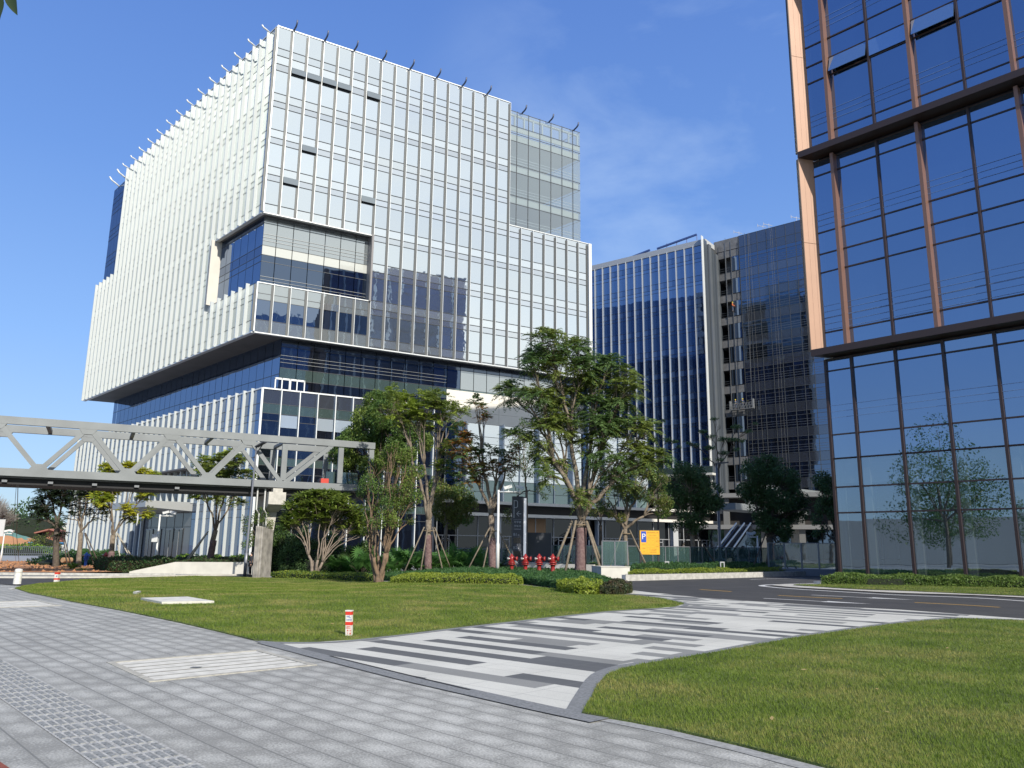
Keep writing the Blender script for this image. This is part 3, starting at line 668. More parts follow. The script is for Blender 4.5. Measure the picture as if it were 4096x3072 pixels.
for z in (57.5, 52.9, 48.3):
    mb = MB(); q = [gO+aa*s+bb*t for s, t in ((31.6, .15), (43.8, .15), (43.8, 14), (31.6, 14))]
    mb.hexa([(*p, z-.9) for p in q]+[(*p, z) for p in q]); mb.build('floor_slab', M_slabW, W1)
mb = MB(); mb.fbox(gR, 31.6, 44, 58.0, 58.65, -.3, -.08); mb.build('floor_slab', M_slabW, W1)
for t_, s_a in ((5, 40.8), (9, 36.5), (13, 43.2)):
    mb = MB(); p = gO+aa*s_a+bb*t_; mb.box(p[0]-.35, p[0]+.35, p[1]-.35, p[1]+.35, ZV2, 57); mb.build('column', M_slabW, W1)
mb = MB(); q = Fr(gO+bb*13, AA, AA+90); mb.fbox(q, 31.6, 38, ZV2, 57, -.2, 0); mb.build('inner_wall', M_slabG, W1)
mb = MB()
for k in range(9): s = 31.7+k*1.5; mb.fbox(gR, s, s+.18, 58.7, 60.6, -.6, -.3)
mb.fbox(gR, 31.6, 44, 60.45, 60.7, -.6, -.3); mb.build('parapet_frame', M_finW, W1)
for z in (54.2, 53.8, 53.4, 49.6, 49.2, 48.8, 45.2, 44.8):
    mb = MB(); mb.fbox(gR, 31.7, 43.9, z-.03, z+.03, -.35, -.3); mb.build('guard_rail', M_finW, W1)
# dark glazed box at the top left
dO = C0+.35*aa; dL = Fr(dO, BB, BB-90)
for k in range(5): bay(dL, 50.4+k*1.62, 50.4+(k+1)*1.62-.06, ZV2, 60.2, lines, lambda z: 0, 'dark_bay', W1, [M_blue2, M_mull])
# hopper windows standing open on the right face
for s, z in ((2.78, 56.1), (4.63, 56.1), (6.49, 56.1), (8.35, 56.1), (12.06, 56.1), (4.63, 47.3-.47), (2.78, 42.3), (12.06, 42.3)):
    mb = MB(); P_ = frR.pt; h = .42; o = .22
    mb.hexa([P_(s-.86, z-h, .10+o), P_(s+.86, z-h, .10+o), P_(s+.86, z-h, .14+o), P_(s-.86, z-h, .14+o), P_(s-.86, z+h, .05), P_(s+.86, z+h, .05), P_(s+.86, z+h, .09), P_(s-.86, z+h, .09)])
    hw = mb.build('open_window', glass('hopper_glass', (.42, .47, .5), (.2, .22, .23), .35, .03), W1)
    mb = MB(); mb.fbox(frR, s-.86, s+.86, z-h-.12, z-h+.16, -.02, .035); mb.build('window_gap', M_core, W1)
mb = MB(); mb.fbox(frR, 8.35-.86, 8.35+.86, 27.85, 28.65, .03, .12); mb.build('open_window', M_silver2, W1)
# rooftop davits: curved white arms above the left parapet, dark ones above the right parapet
for k in range(1, 28, 2):
    t = k*PL; mb = MB(); p = frL.pt(t, ZT-.1, .1)
    pts = [frL.pt(t, ZT+.1, .1), frL.pt(t, ZT+.28, .55), frL.pt(t, ZT+.38, .9), frL.pt(t, ZT+.62, 1.1)]
    mb.tube(pts, .10, 6); mb.build('roof_davit', M_finW, W1, smooth=True)
for k in (28, 30):
    t = k*PL; mb = MB(); mb.tube([frL.pt(t, 60.2, -.5), frL.pt(t, 60.7, .3), frL.pt(t, 61.0, .9), frL.pt(t, 61.5, 1.3)], .13, 6); mb.build('roof_davit', M_finW, W1, smooth=True)
M_dav = mat('davit_dark', (.10, .12, .18), .5, .2)
for k in list(range(1, 17, 2))+[18.3, 20.7, 23.0]:
    s = k*BW; d0 = .1 if k < 17 else -.9; z0 = ZT if k < 17 else 60.9; mb = MB()
    mb.tube([frR.pt(s, z0+.05, d0), frR.pt(s+.1, z0+.25, d0+.6), frR.pt(s+.1, z0+.4, d0+.95), frR.pt(s+.1, z0+.8, d0+1.1)], .11, 6); mb.build('roof_davit', M_dav, W1, smooth=True)
# recessed storeys under the big overhang
PR = C0+3.76*aa+1.42*bb; rR = Fr(PR, AA, AA+90); rL = Fr(PR, BB, BB-90)
rl = [23.3, 20.9, 19.6, 18.4]
for k in range(20): bay(rR, k*BW+.04, (k+1)*BW-.04, (15.5 if k < 11 else 20.7), ZB, rl, lambda z: 1 if 19.6 < z < 20.9 else (2 if z > 23.3 else 0), 'lower_glass', W1, [M_greyglass if k > 11 else M_dkglass, M_green, M_dkspan, M_mull])
for k in range(30): bay(rL, k*1.87+.04, (k+1)*1.87-.04, 15.5, ZB, [22.2, 20.2, 18.7], lambda z: 0, 'lower_glass', W1, [M_blue, M_mull])
for z in (21.5, 21.9, 22.3):
    mb = MB(); mb.fbox(rR, 0, 20.3, z-.015, z+.015, .03, .06); mb.build('guard_rail', M_mullL, W1)
wp = Fr(PR, AA, AA+90)
mb = MB()
for i in range(3):
    for z0, z1 in ((16.8, 18.15), (18.17, 19.45), (19.47, 20.68)): mb.fbox(wp, 20.35+i*7.4, 20.35+(i+1)*7.4-.03, z0, z1, 0, .18)
mb.build('cladding_band', M_cream, W1)
# podium box on the left with white fins
PC = C0-3.3*bb; pR = Fr(PC, AA, AA+90); pL = Fr(PC, BB, BB-90)
pl = [15.97, 14.95, 14.2, 12.6, 10.4, 9.6, 8.8, 6.0, 5.2, 4.4]
kp = lambda z: 1 if (14.95 < z < 15.97 or 9.6 < z < 10.4 or 5.2 < z < 6.0) else (2 if z > 15.97 else 0)
for k in range(10):
    bay(pR, k*1.93+.05, (k+1)*1.93-.05, -.5, 17.45, pl, kp, 'podium_glass', W1, [M_dkglass, M_green, M_dkspan, M_mull])
    fin(pR, (k+1)*1.93, -.5, 17.55, .10, .35, 'podium_fin', W1, M_finW)
mb = MB(); mb.fbox(pR, 0, 19.4, 17.45, 17.6, -.3, .1); mb.build('coping', M_finW, W1)
mb = MB(); mb.fbox(pL, 0.1, 62.9, 17.44, 17.59, -.3, .1); mb.build('coping', M_finW, W1)
fin(pR, 0.0, -.5, 17.5, .22, .15, 'podium_fin', W1, M_finW)
for k in (1, 3, 4):
    mb = MB(); s = k*1.93+.97; mb.fbox(pR, s-.85, s+.85, 13.55, 14.85, .05, .14); mb.build('open_window', glass('hopper_sky', (.8, .88, .95), (.5, .58, .65), .5, .03), W1)
mb = MB()
for a, b_ in ((1.9, 3.4), (3.5, 5.0)):
    for s in (a, a+.7, b_): mb.fbox(Fr(PC+1.6*bb, AA, AA+90), s, s+.12, 15, 19.1, 0, .12)
    mb.fbox(Fr(PC+1.6*bb, AA, AA+90), a, b_+.12, 18.9, 19.1, 0, .12)
mb.build('window_frame', M_finW, W1)
NPL = 33
for k in range(NPL):
    t0 = k*1.9; entr = 8 <= k <= 15
    zb_ = 10.2 if entr else -.5
    bay(pL, t0+.05, t0+1.85, zb_, 17.45, pl, kp, 'podium_bay', W1, [M_blue, M_blue2, M_blue2, M_mull])
    fin(pL, t0+1.9, (6.2 if 8 <= k+1 <= 15 else -.5), 17.7, (.20 if k % 2 else .10), .32, 'podium_fin', W1, M_fin)
# entrance: grey wall set under a wedge canopy, dark doors
mb = MB(); mb.fbox(pL, 15.3, 30.4, -.5, 10.2, -.25, -.15); mb.build('entrance_wall', glass('entrance_panel', (.30, .32, .34), (.22, .23, .235), .6, .06), W1)
mb = MB()
for z in (3.6, 6.9): mb.fbox(pL, 15.3, 30.4, z-.03, z+.03, -.15, -.12)
for t_ in (18, 20.5, 23, 25.5, 28): mb.fbox(pL, t_-.03, t_+.03, -.5, 10.2, -.15, -.12)
mb.build('wall_joint', M_mull, W1)
cn = MB(); P_ = pL.pt
cn.hexa([P_(15.2, 5.3, 0), P_(30.3, 5.3, 0), P_(27, 5.6, 5.2), P_(15.2, 5.6, 5.2), P_(15.2, 6.3, 0), P_(30.3, 6.3, 0), P_(27, 6.3, 5.2), P_(15.2, 6.3, 5.2)])
cn.build('entrance_canopy', mat('canopy_metal', (.42, .43, .42), .4, .3), W1)
cn = MB(); cn.fbox(pL, 15.3, 30.3, 10.05, 10.2, -.2, 1.2); cn.build('soffit', M_soffit, W1)
for t_ in (17.6, 20.4, 24.3, 27.0):
    mb = MB(); mb.fbox(pL, t_, t_+2.2, -.5, 3.4, -.13, -.06); dr = mb.build('door', mat('door_dark', (.012, .013, .016), .1, spec=.8), W1)
    mb = MB(); mb.fbox(pL, t_+1.02, t_+1.16, -.5, 3.4, -.06, -.02); mb.fbox(pL, t_, t_+2.2, 3.3, 3.42, -.06, -.02); mb.build('door_frame', M_mullL, dr)
# right podium: fins, canopies, louvres, shopfront
RW = 60
ql = [15.2, 14.3, 12.9, 10.6, 9.8, 8.4]
for k in range(12):
    s0 = 20.4+k*2.62
    bay(wp, s0+.05, s0+2.57, 7.2, 16.8, ql, lambda z: (1 if 12.9 < z < 14.3 else (2 if z < 9.8 else 0)) if s0 > 22 else 3, 'podium_bay', W1, [M_silver3, M_silver2, M_green, M_dkglass, M_mull], d=.1)
    fin(wp, s0, 7.2, 16.9, (.16 if k % 2 else .08), (.7 if k % 2 else .25), 'podium_fin', W1, M_finW, .1)
cw = MB(); cw.fbox(wp, 19.5, 66.5, 6.85, 7.2, -.2, 1.6); cw.build('canopy_edge', M_cream, W1)
cw = MB(); cw.fbox(wp, 19.5, 66.5, 5.4, 5.78, -.2, 1.3); cw.build('canopy_edge', M_cream, W1)
lv = MB()
for i in range(8): lv.fbox(wp, 19.6, 66.4, 5.85+i*.12, 5.92+i*.12, .5, .7)
lv.fbox(wp, 19.6, 66.4, 5.78, 6.85, .3, .5); lv.build('louvre', mat('louvre_dark', (.025, .024, .024), .6), W1)
for k in range(17):
    s0 = 19.6+k*2.75
    mb = MB(); mb.fquad(wp, s0+.06, s0+2.69, .1, 5.4, .02, 0, .004); sh = mb.build('shop_window', glass('shop_glass', (.07, .075, .08), (.014, .015, .017), .4, .02), W1)
    mb = MB(); mb.fbox(wp, s0-.06, s0+.06, -.2, 5.4, 0, .12); mb.fbox(wp, s0+.06, s0+2.7, 3.0, 3.1, 0, .1)
    if k % 3 == 0: mb.fbox(wp, s0+.7, s0+.8, 0, 3, 0, .1); mb.fbox(wp, s0+1.6, s0+1.7, 0, 3, 0, .1); mb.fbox(wp, s0+.7, s0+1.7, 2.6, 2.7, 0, .1)
    mb.build('window_frame', mat('frame_grey', (.30, .31, .32), .5), sh)
mb = MB(); mb.fbox(wp, 30.7, 34.9, 3.1, 5.3, .03, .06); mb.build('shop_blind', mat('brown_blind', (.28, .17, .09), .8), W1)  # plain brown panel across the upper shop windows
for s in (27, 42.5, 55.5): mb = MB(); mb.fbox(wp, s, s+.9, -.2, 5.4, .2, .9); mb.build('column', M_slabG, W1)

# ---------------------------------------------------- orange-framed tower on the right
P0 = dv(azp(3200+205*.603, 1500+400*.603))*52
OT = thing('glass_tower', 'blue glass tower framed in orange-brown metal at the right edge', 'tower', (float(P0[0]), float(P0[1]), 0))
of = Fr(P0, 137.4, -132.6)
M_otgl = glass('tower_glass', (.33, .43, .58), (.02, .045, .10), .16, .01, clear=.10, wave=.005, wscale=.5)
M_otlow = glass('lobby_glass', (.42, .52, .62), (.05, .08, .11), .16, .01, clear=.30, wave=.003, wscale=.4)
M_orange = mat('orange_metal', (.45, .28, .195), .5, .1, var=.04, vscale=.5)
M_brown = mat('brown_metal', (.23, .125, .085), .45, .2)
M_brownD = mat('dark_brown_metal', (.045, .028, .024), .5, .1)
OTH = 53.6; LEDG = [13.75, 27.15, 40.55]
cols_low = [0.0]+[1.63+2.6*i for i in range(19)]
zl_low = [3.94, 5.47, 7.2, 8.66, 12.66]
zl_up = []
for b0 in LEDG: zl_up += [b0+1.4, b0+5.35, b0+6.6, b0+8.05, b0+12.0]
SL = cols_low[-1]
def obay(s0, s1, z0, z1, ls, mm, nm='window_bay'):
    zs = [z0]+[z for z in ls if z0+.2 < z < z1-.2]+[z1]; mb = MB()
    for i in range(len(zs)-1): mb.fquad(of, s0+.03, s1-.03, zs[i]+.03, zs[i+1]-.03, 0, 0, .012)
    for z in zs: mb.fbox(of, s0, s1, z-.045, z+.045, -.06, .05, 1)
    return mb.build(nm, [mm, M_brownD], OT)
for i in range(len(cols_low)-1):
    obay(cols_low[i], cols_low[i+1], 0, 7.2, zl_low, M_otlow, 'lobby_window'); obay(cols_low[i], cols_low[i+1], 7.2, 13.4, zl_low, M_otgl)
    mb = MB(); mb.fbox(of, cols_low[i]-.07, cols_low[i]+.07, 0, 13.4, -.1, .14); mb.build('mullion', M_brownD, OT)
upc = [.0, 1.63]+[4.23+2.6*i for i in range(18)]
for b0 in LEDG:
    for i in range(len(upc)-1): obay(upc[i], upc[i+1], b0+.2, min(b0+13.0, OTH), zl_up, M_otgl)
    for i in range(1, len(upc)):
        mb = MB()
        if i % 2 == 0: mb.fbox(of, upc[i]-.06, upc[i]+.06, b0+.2, b0+13.0, -.05, .16); mb.build('mullion', M_brownD, OT)
        else:
            mb.fbox(of, upc[i]-.17, upc[i]+.03, b0+.2, b0+13.0, -.02, .52); mb.build('fin', M_brown, OT)
    # wide splayed side panel
    a, b_ = of.pt(.12, 0, 0)[:2], of.pt(-.40, 0, 1.0)[:2]; d = b_-a; n = np.array([-d[1], d[0]]); n /= np.linalg.norm(n)
    if n[0] > 0: n = -n
    mb = MB()
    for j in range(3):
        q0 = a+d*(j/3+.004); q1 = a+d*((j+1)/3-.004)
        for zz0, zz1 in ((b0-.1 if b0 > 14 else b0+.1, b0+7.3), (b0+7.33, b0+13.3)): mb.hexa([(*q0, zz0), (*q1, zz0), (*(q1+n*.08), zz0), (*(q0+n*.08), zz0), (*q0, zz1), (*q1, zz1), (*(q1+n*.08), zz1), (*(q0+n*.08), zz1)])
    mb.build('side_panel', M_orange, OT)
    mb = MB(); q0 = b_; q1 = b_+d/np.linalg.norm(d)*.07; mb.hexa([(*(q0-n*.02), b0+.1), (*(q1-n*.02), b0+.1), (*(q1+n*.16), b0+.1), (*(q0+n*.16), b0+.1), (*(q0-n*.02), b0+13.1), (*(q1-n*.02), b0+13.1), (*(q1+n*.16), b0+13.1), (*(q0+n*.16), b0+13.1)])
    mb.build('panel_edge', M_brownD, OT)
    # ledge
    mb = MB(); z0 = b0-.22; z1 = b0+.2; Q = [of.pt(.14, 0, -.1), of.pt(SL, 0, -.1), of.pt(SL, 0, 1.06), of.pt(-.42, 0, 1.06)]
    mb.hexa([(p[0], p[1], z0) for p in Q]+[(p[0], p[1], z1) for p in Q]); mb.build('ledge', mat('ledge_metal', (.045, .028, .024), .5, .1), OT)
# guard rails just behind the panes
for zf in (9.3, 14.9, 19.0+2.85, 15.2+.5, 28.9, 35.7, 42.3, 49):
    for dz in (0, .38, .76):
        mb = MB(); mb.fbox(of, .1, SL, zf+.4+dz, zf+.42+dz, .022, .028); mb.build('guard_rail', mat('rail_blue', (.20, .30, .50), .5), OT)
inn = MB(); wv_ = dv(47.4)
def obox(mb, s0, s1, w0, w1, z0, z1, mi=0):
    q = [P0+of.a*s+wv_*w_ for s, w_ in ((s0, w0), (s1, w0), (s1, w1), (s0, w1))]
    mb.hexa([(*p, z0) for p in q]+[(*p, z1) for p in q], mi)
obox(inn, .7, SL, 1.2, 25.2, 7.2, OTH-.3); obox(inn, .7, SL, 7, 25.2, 0, 7.2); inn.build('core_wall', mat('tower_core', (.035, .045, .06), .9), OT)
for c_ in cols_low[:8]:
    mb = MB(); obox(mb, c_+.12, c_+.5, .15, .5, 0, 7.15); mb.build('lobby_column', mat('lobby_column', (.45, .47, .46), .6), OT)
mb = MB(); obox(mb, .2, SL, .3, 1.3, 5.7, 7.1); mb.build('bulkhead', mat('bulkhead', (.42, .44, .46), .7), OT)
mb = MB(); obox(mb, .2, SL, .2, 7, -.02, .03); mb.build('lobby_floor', M_slabG, OT)
for s in (4.6, 9.9, 15, 21, 28):
    mb = MB(); obox(mb, s, s+.8, 3.6, 4.4, 0.03, 5.7); mb.build('column', mat('lobby_pier', (.3, .31, .32), .7), OT)
# open hopper windows high up
for s0, s1, z in ((1.75, 4.15, 33.1), (4.3, 6.75, 33.1), (6.95, 9.35, 33.1)):
    mb = MB(); P_ = of.pt; o = .32 if s0 < 2 or s0 > 6.9 else .03
    mb.hexa([P_(s0, z-.55, .06+o), P_(s1, z-.55, .06+o), P_(s1, z-.55, .11+o), P_(s0, z-.55, .11+o), P_(s0, z+.55, .05), P_(s1, z+.55, .05), P_(s1, z+.55, .1), P_(s0, z+.55, .1)])
    mb.build('open_window', glass('ot_hopper', (.42, .55, .72), (.14, .22, .32), .3, .02), OT)
# far end wall of the tower (mirrored in the white block): pale fins on blue glass
oe = Fr(P0+of.a*.25, 47.4, -42.6)
for k in range(10):
    bay(oe, .3+k*2.55, .3+(k+1)*2.55-.05, 0, OTH, [b0+x for b0 in [0]+LEDG for x in (1.2, 4.4, 5.6, 8.8, 10.0)], lambda z: 0 if int(z*10) % 44 > 12 else 1, 'end_bay', OT, [glass('end_glass', (.12, .18, .30), (.03, .07, .17), .6, .03), glass('end_spandrel', (.2, .24, .3), (.22, .26, .28), .7, .05), M_brownD])
    fin(oe, .3+k*2.55, 0, OTH+.2, .3, .4, 'end_fin', OT, M_fin)
mb = MB(); obox(mb, .2, SL, .2, 25.5, OTH, OTH+.25); mb.build('roof', M_slabG, OT)
# the same face on the back and near end
ob = MB(); obox(ob, .3, SL, 25.5, 25.7, 0, OTH); obox(ob, SL, SL+.2, 0, 25.7, 0, OTH); ob.build('rear_wall', M_blue2, OT)

# ---------------------------------------------------- blue tower with white fins
PB = dv(azp(2813, 956))*135
BT = thing('finned_tower', 'blue glass tower with white vertical fins behind the big block', 'tower', (float(PB[0]), float(PB[1]), 0))
bf = Fr(PB, -52.3, -142.3); be = Fr(PB, 37.7, 127.7)
BH = 55.2
bl = []
for i in range(11): z = 52.9-4.15*i; bl += [z, z-1.05, z-1.7]
kb = lambda z: 1 if any(z_-1.05 < z < z_ for z_ in bl[0::3]) else 0
NB = 26
M_btg = glass('tower_blue_glass', (.30, .38, .52), (.045, .09, .20), .32, .01); M_bts = glass('tower_blue_spandrel', (.30, .38, .52), (.07, .13, .27), .5, .02)
for k in range(NB):
    s0 = .25+k*1.69
    bay(bf, s0+.04, s0+1.65, 10.5 if k > 5 else 14.5, BH-1.0, bl, kb, 'glass_bay', BT, [M_btg, M_bts, M_mull])
    fin(bf, s0, 10.5 if k > 5 else 14.0, BH-.9, .08, .36, 'fin', BT, mat('fin_grey', (.46, .49, .52), .4, .3))
mb = MB(); mb.fbox(bf, 0, .25+NB*1.69, BH-1.0, BH, -.5, .15); mb.build('fascia', mat('fascia_grey', (.40, .42, .43), .5, .2), BT)
fin(bf, .06, 10.5, BH+.5, .10, .8, 'corner_fin', BT, M_finW)
for j, (s0, s1) in enumerate(((0.1, 1.2), (1.4, 2.4), (2.5, 4.2), (4.3, 5.3), (5.4, 6.6))):
    mb = MB(); mb.fbox(be, s0, s1, 10, BH-.5*j, -.3+.25*(j % 2), .1+.3*(j % 2)); mb.build('end_strip', mat('end_grey%d' % (j % 2), ((.20, .22, .24) if j % 2 else (.12, .14, .16)), .35, .5), BT)
q = [PB+dv(-52.3)*s-dv(-142.3)*w_ for s, w_ in ((.3, .3), (44, .3), (44, 18), (.3, 18))]
mb = MB(); mb.hexa([(*p, 0) for p in q]+[(*p, BH-.3) for p in q]); mb.build('core_wall', M_core, BT)
mb = MB()
for s0, s1, z in ((2.5, 10.5, 57.4), (12, 18.5, 56.6)):
    mb.bar(bf.pt(s0, z+.3, -3), bf.pt(s1, z-.6, -3), .3, .3)
    for s in np.arange(s0, s1, 2): mb.bar(bf.pt(s, BH-.2, -3), bf.pt(s, z, -3), .12, .12)
mb.build('roof_rail', mat('rail_navy', (.05, .09, .25), .5), BT)
mb = MB(); mb.fbox(bf, .5, 3.5, BH, BH+.9, -6, -2); mb.build('roof_plant', M_slabG, BT)
for z in (14.0, 10.2):
    mb = MB(); mb.fbox(bf, -1, 9, z-.35, z, -.2, 2.4); mb.build('balcony_slab', M_slabW, BT)
    mb = MB(); mb.fbox(bf, -1, 9, z, z+1.1, 2.25, 2.3); mb.build('balcony_glass', M_green, BT)

# ---------------------------------------------------- dark unfinished tower
PD = dv(azp(2899, 960))*140
DT = thing('dark_tower', 'dark grey glass tower with open unfinished floors at its left edge', 'tower', (float(PD[0]), float(PD[1]), 0))
df = Fr(PD, 131.0, -139.0); DH = 56.75
dl = []
for i in range(11): z = 54.6-4.14*i-.0; dl += [z, z-1.5, z-2.15]
kd = lambda z: 1 if any(z_-1.5 < z < z_ for z_ in dl[0::3]) or z > 54.6 else 0
for k in range(-1, 15):
    s0 = k*1.70+.9
    if k < 1:
        continue
    bay(df, s0+.04, s0+1.66, 13.2 if k > 7 else 10.5, DH, dl, kd, 'glass_bay', DT, [M_dkglass, M_dkspan, M_mullShade], mull=.06)
    mb = MB(); mb.fbox(df, s0-.035, s0+.035, 13.2 if k > 7 else 10.5, DH, -.05, .045); mb.build('mullion', M_mullShade, DT)
M_rail = mat('steel_rail', (.20, .21, .22), .4, .5)
for i in range(11):
    zf = 54.6-4.14*i-4.14
    for dz in (.45, .85, 1.25):
        if zf+dz > 12: mb = MB(); mb.fbox(df, .9+1.7, 26, zf+dz-.02, zf+dz+.02, .0, .025); mb.build('guard_rail', M_rail, DT)
M_rawc = mat('raw_concrete', (.17, .17, .17), .85, var=.2, vscale=1.2)
for i in range(12):
    zf = 54.6-4.14*i
    mb = MB(); mb.fbox(df, -2.2, 2.5, zf-1.35, zf-.1, -4, -.05); mb.build('floor_slab', M_rawc, DT)
    mb = MB(); mb.fbox(df, -.9, .3, zf-4.2, zf-1.3, -2.6, -1.6); mb.build('column', M_rawc, DT)
    if zf-4 > 8:
        for dz in (.1, .5, .9): mb = MB(); mb.fbox(df, -2.1, 2.4, zf-.1+dz, zf-.06+dz, -.12, -.07); mb.build('edge_rail', M_rail, DT)
for i in range(12):
    zf = 54.6-4.14*i
    for a_, b2 in ((.15, .95), (1.1, 2.45)):
        if i > 2 or a_ > 1: mb = MB(); mb.fquad(df, a_, b2, zf-4.1, zf-1.4, -.02, 0, .004); mb.build('side_window', M_dkglass, DT)
for s in (-2.2, -.1, 1.0): mb = MB(); mb.fbox(df, s, s+.08, 9, DH-.6, -.05, .05); mb.build('edge_mullion', M_rail, DT)
mb = MB(); mb.fbox(df, -2.2, 2.5, 54.6, DH, -.3, 0); mb.build('parapet_panel', M_rawc, DT)
q = [PD+dv(131)*s-dv(-139)*w_ for s, w_ in ((-2.2, 4.2), (26.2, 4.2), (26.2, 22), (-2.2, 22))]; q2 = [PD+dv(131)*s-dv(-139)*w_ for s, w_ in ((2.5, .4), (26.2, .4), (26.2, 4.3), (2.5, 4.3))]
mb = MB(); mb.hexa([(*p, 0) for p in q]+[(*p, DH-.3) for p in q]); mb.hexa([(*p, 0) for p in q2]+[(*p, DH-.3) for p in q2]); mb.build('core_wall', M_core, DT)
M_ant = mat('antenna_grey', (.22, .24, .28), .5, .2)
for s in (2.3, 6.8, 7.9, 12.8):
    mb = MB(); b_ = df.pt(s, DH, -1.0); mb.bar(b_, b_+[0, 0, 1.3], .06, .06); mb.bar(b_+[-.9, 0, 1.2], b_+[.6, 0, .9], .07, .07); mb.bar(b_+[-.9, 0, 1.5], b_+[-.9, 0, .9], .06, .06); mb.build('roof_davit', M_ant, DT)
# right end of the dark tower: strips of glass louvres catching the sky
for i in range(18):
    z = 13.5+i*1.35; mb = MB(); mb.fbox(df, 26.3, 28.6, z, z+1.15, -.6, -.5); mb.build('glass_louvre', M_silver3 if i % 3 else M_blue, DT)
for i in range(19): mb = MB(); mb.fbox(df, 25.9, 28.6, 13.2+i*1.35, 13.35+i*1.35, -.6, -.1); mb.build('louvre_bracket', M_mullL, DT)
# hanging ropes of the tower
for s0, s1, z1, lab_ in ((4.6, 3.5, 18, 'rope slanting left down the dark tower to above the platform'), (4.75, 5.4, 18, 'rope slanting slightly right down the dark tower beside it'), (8.6, 8.6, 13, 'left one of the pair of plumb ropes in the middle of the dark tower'), (8.9, 9.2, 13, 'right one of the pair of ropes in the middle of the dark tower')):
    mb = MB(); mb.tube([df.pt(s0, DH, .35), df.pt(s1, z1, .5)], .014, 4); tag(mb.build('rope', mat('rope_grey', (.2, .2, .19), .8)), lab_, 'rope', 'ropes hanging on the dark tower')

# ---------------------------------------------------- low dark retail block behind the trees on the right
SB = thing('retail_building', 'low dark retail block with pale floor bands under the two rear towers', 'building', (32.0, 108.0, 0))
sfz = Fr((18.0, 118.0), 112, 202)
mb = MB(); mb.fbox(sfz, -3, 38, 0, 9.6, -12, -3.0); mb.build('core_wall', mat('retail_dark', (.035, .034, .034), .9), SB)
for z in (9.6, 5.2):
    mb = MB(); mb.fbox(sfz, -3, 38, z-.6, z, -3.1, 0); mb.build('floor_band', mat('band_grey', (.20, .20, .195), .7), SB)
for s in range(-2, 38, 5):
    mb = MB(); mb.fbox(sfz, s, s+.8, 0, 9, -1.4, -.6); mb.build('column', mat('column_grey', (.15, .15, .145), .75), SB)
for s in range(2, 36, 4):
    mb = MB(); mb.fbox(sfz, s, s+3.8, .1, 4.5, -2.9, -2.85); mb.build('shop_window', M_dkglass, SB)

# ---------------------------------------------------- tall block far behind the camera, seen only in the mirror glass
bc = np.array([-22+.70*300, 84-.72*300]); RT = thing('distant_tower', 'tall blue tower across the road, mirrored in the white block', 'tower', (float(bc[0]), float(bc[1]), 0))
rf = Fr(bc, 45, -45)
for k in range(14):
    bay(rf, -28+k*4, -28+k*4+3.8, 0, 112, [i*4.5 for i in range(1, 25)], lambda z: int(z/2.25) % 2, 'glass_bay', RT, [M_blue, M_blue2, M_mull]); fin(rf, -28+k*4, 0, 113, .5, .7, 'fin', RT, M_fin)
q = [bc+dv(45)*s-dv(-45)*w_ for s, w_ in ((-28, .3), (28, .3), (28, 25), (-28, 25))]; mb = MB(); mb.hexa([(*p, 0) for p in q]+[(*p, 111.5) for p in q]); mb.build('core_wall', M_core, RT)

# ================================================================== FOOTBRIDGE (left) with its pier
PBr = dv(azp(1152, 1930))*62
M_br = mat('bridge_grey', (.20, .215, .22), .5, .15, var=.10, vscale=.8)
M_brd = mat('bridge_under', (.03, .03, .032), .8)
FB = thing('footbridge', 'long grey steel truss footbridge crossing the left half', 'footbridge', (float(PBr[0]), float(PBr[1]), -.5))
def truss(fr, nm):
    d0, d1 = -.15, .15
    tp0, tp1, bt0, bt1 = 9.22, 9.72, 5.85, 6.35
    mb = MB(); mb.fbox(fr, -34.5, 6.6, tp0, tp1, d0, d1); mb.build('top_chord', M_br, FB)
    mb = MB(); mb.fbox(fr, -34.5, 6.6, bt0, bt1, d0, d1); mb.build('bottom_chord', M_br, FB)
    for k in range(-6, 0):
        b_ = -.4+5.27*k; 
        for a, c in ((b_-2.6, b_), (b_+2.6, b_)):
            mb = MB(); mb.bar(fr.pt(a, 9.3, 0), fr.pt(c, 6.25, 0), .30, .24, up=(fr.n[0], fr.n[1], 0)); mb.build('diagonal', M_br, FB)
        # gussets
        for zc, s_c, sg in ((6.35, b_, 1), (9.22, b_+2.6, -1)):
            mb = MB()
            V = [fr.pt(s_c-.55, zc, d0+.01), fr.pt(s_c+.55, zc, d0+.01), fr.pt(s_c+.3, zc+sg*.35, d0+.01), fr.pt(s_c-.3, zc+sg*.35, d0+.01)]
            V += [fr.pt(s_c-.55, zc, d1-.01), fr.pt(s_c+.55, zc, d1-.01), fr.pt(s_c+.3, zc+sg*.35, d1-.01), fr.pt(s_c-.3, zc+sg*.35, d1-.01)]
            mb.hexa(V); mb.build('gusset', M_br, FB)
    for a, c in ((-3.0, -.55), (3.2, -.25)):
        mb = MB(); mb.bar(fr.pt(a, 9.3, 0), fr.pt(c, 6.25, 0), .30, .24, up=(fr.n[0], fr.n[1], 0)); mb.build('diagonal', M_br, FB)
    for s in (-.4, 3.9, 6.35):
        mb = MB(); mb.fbox(fr, s-.2, s+.2, 6.4, 9.15, d0+.05, d1-.045); mb.build('vertical', M_br, FB)
fF = Fr(PBr, 62.6, 152.6); fBk = Fr(PBr-dv(152.6)*4.6, 62.6, 152.6)
truss(fF, 'front'); truss(fBk, 'back')
mb = MB(); mb.fbox(fF, -34.5, 6.6, 5.75, 5.95, -4.45, -.2); mb.build('deck', mat('deck_grey', (.2, .2, .2), .8), FB)
mb = MB(); mb.fbox(fF, -34.5, 6.6, 5.35, 5.75, -4.3, -.45); mb.build('under_girder', M_brd, FB)
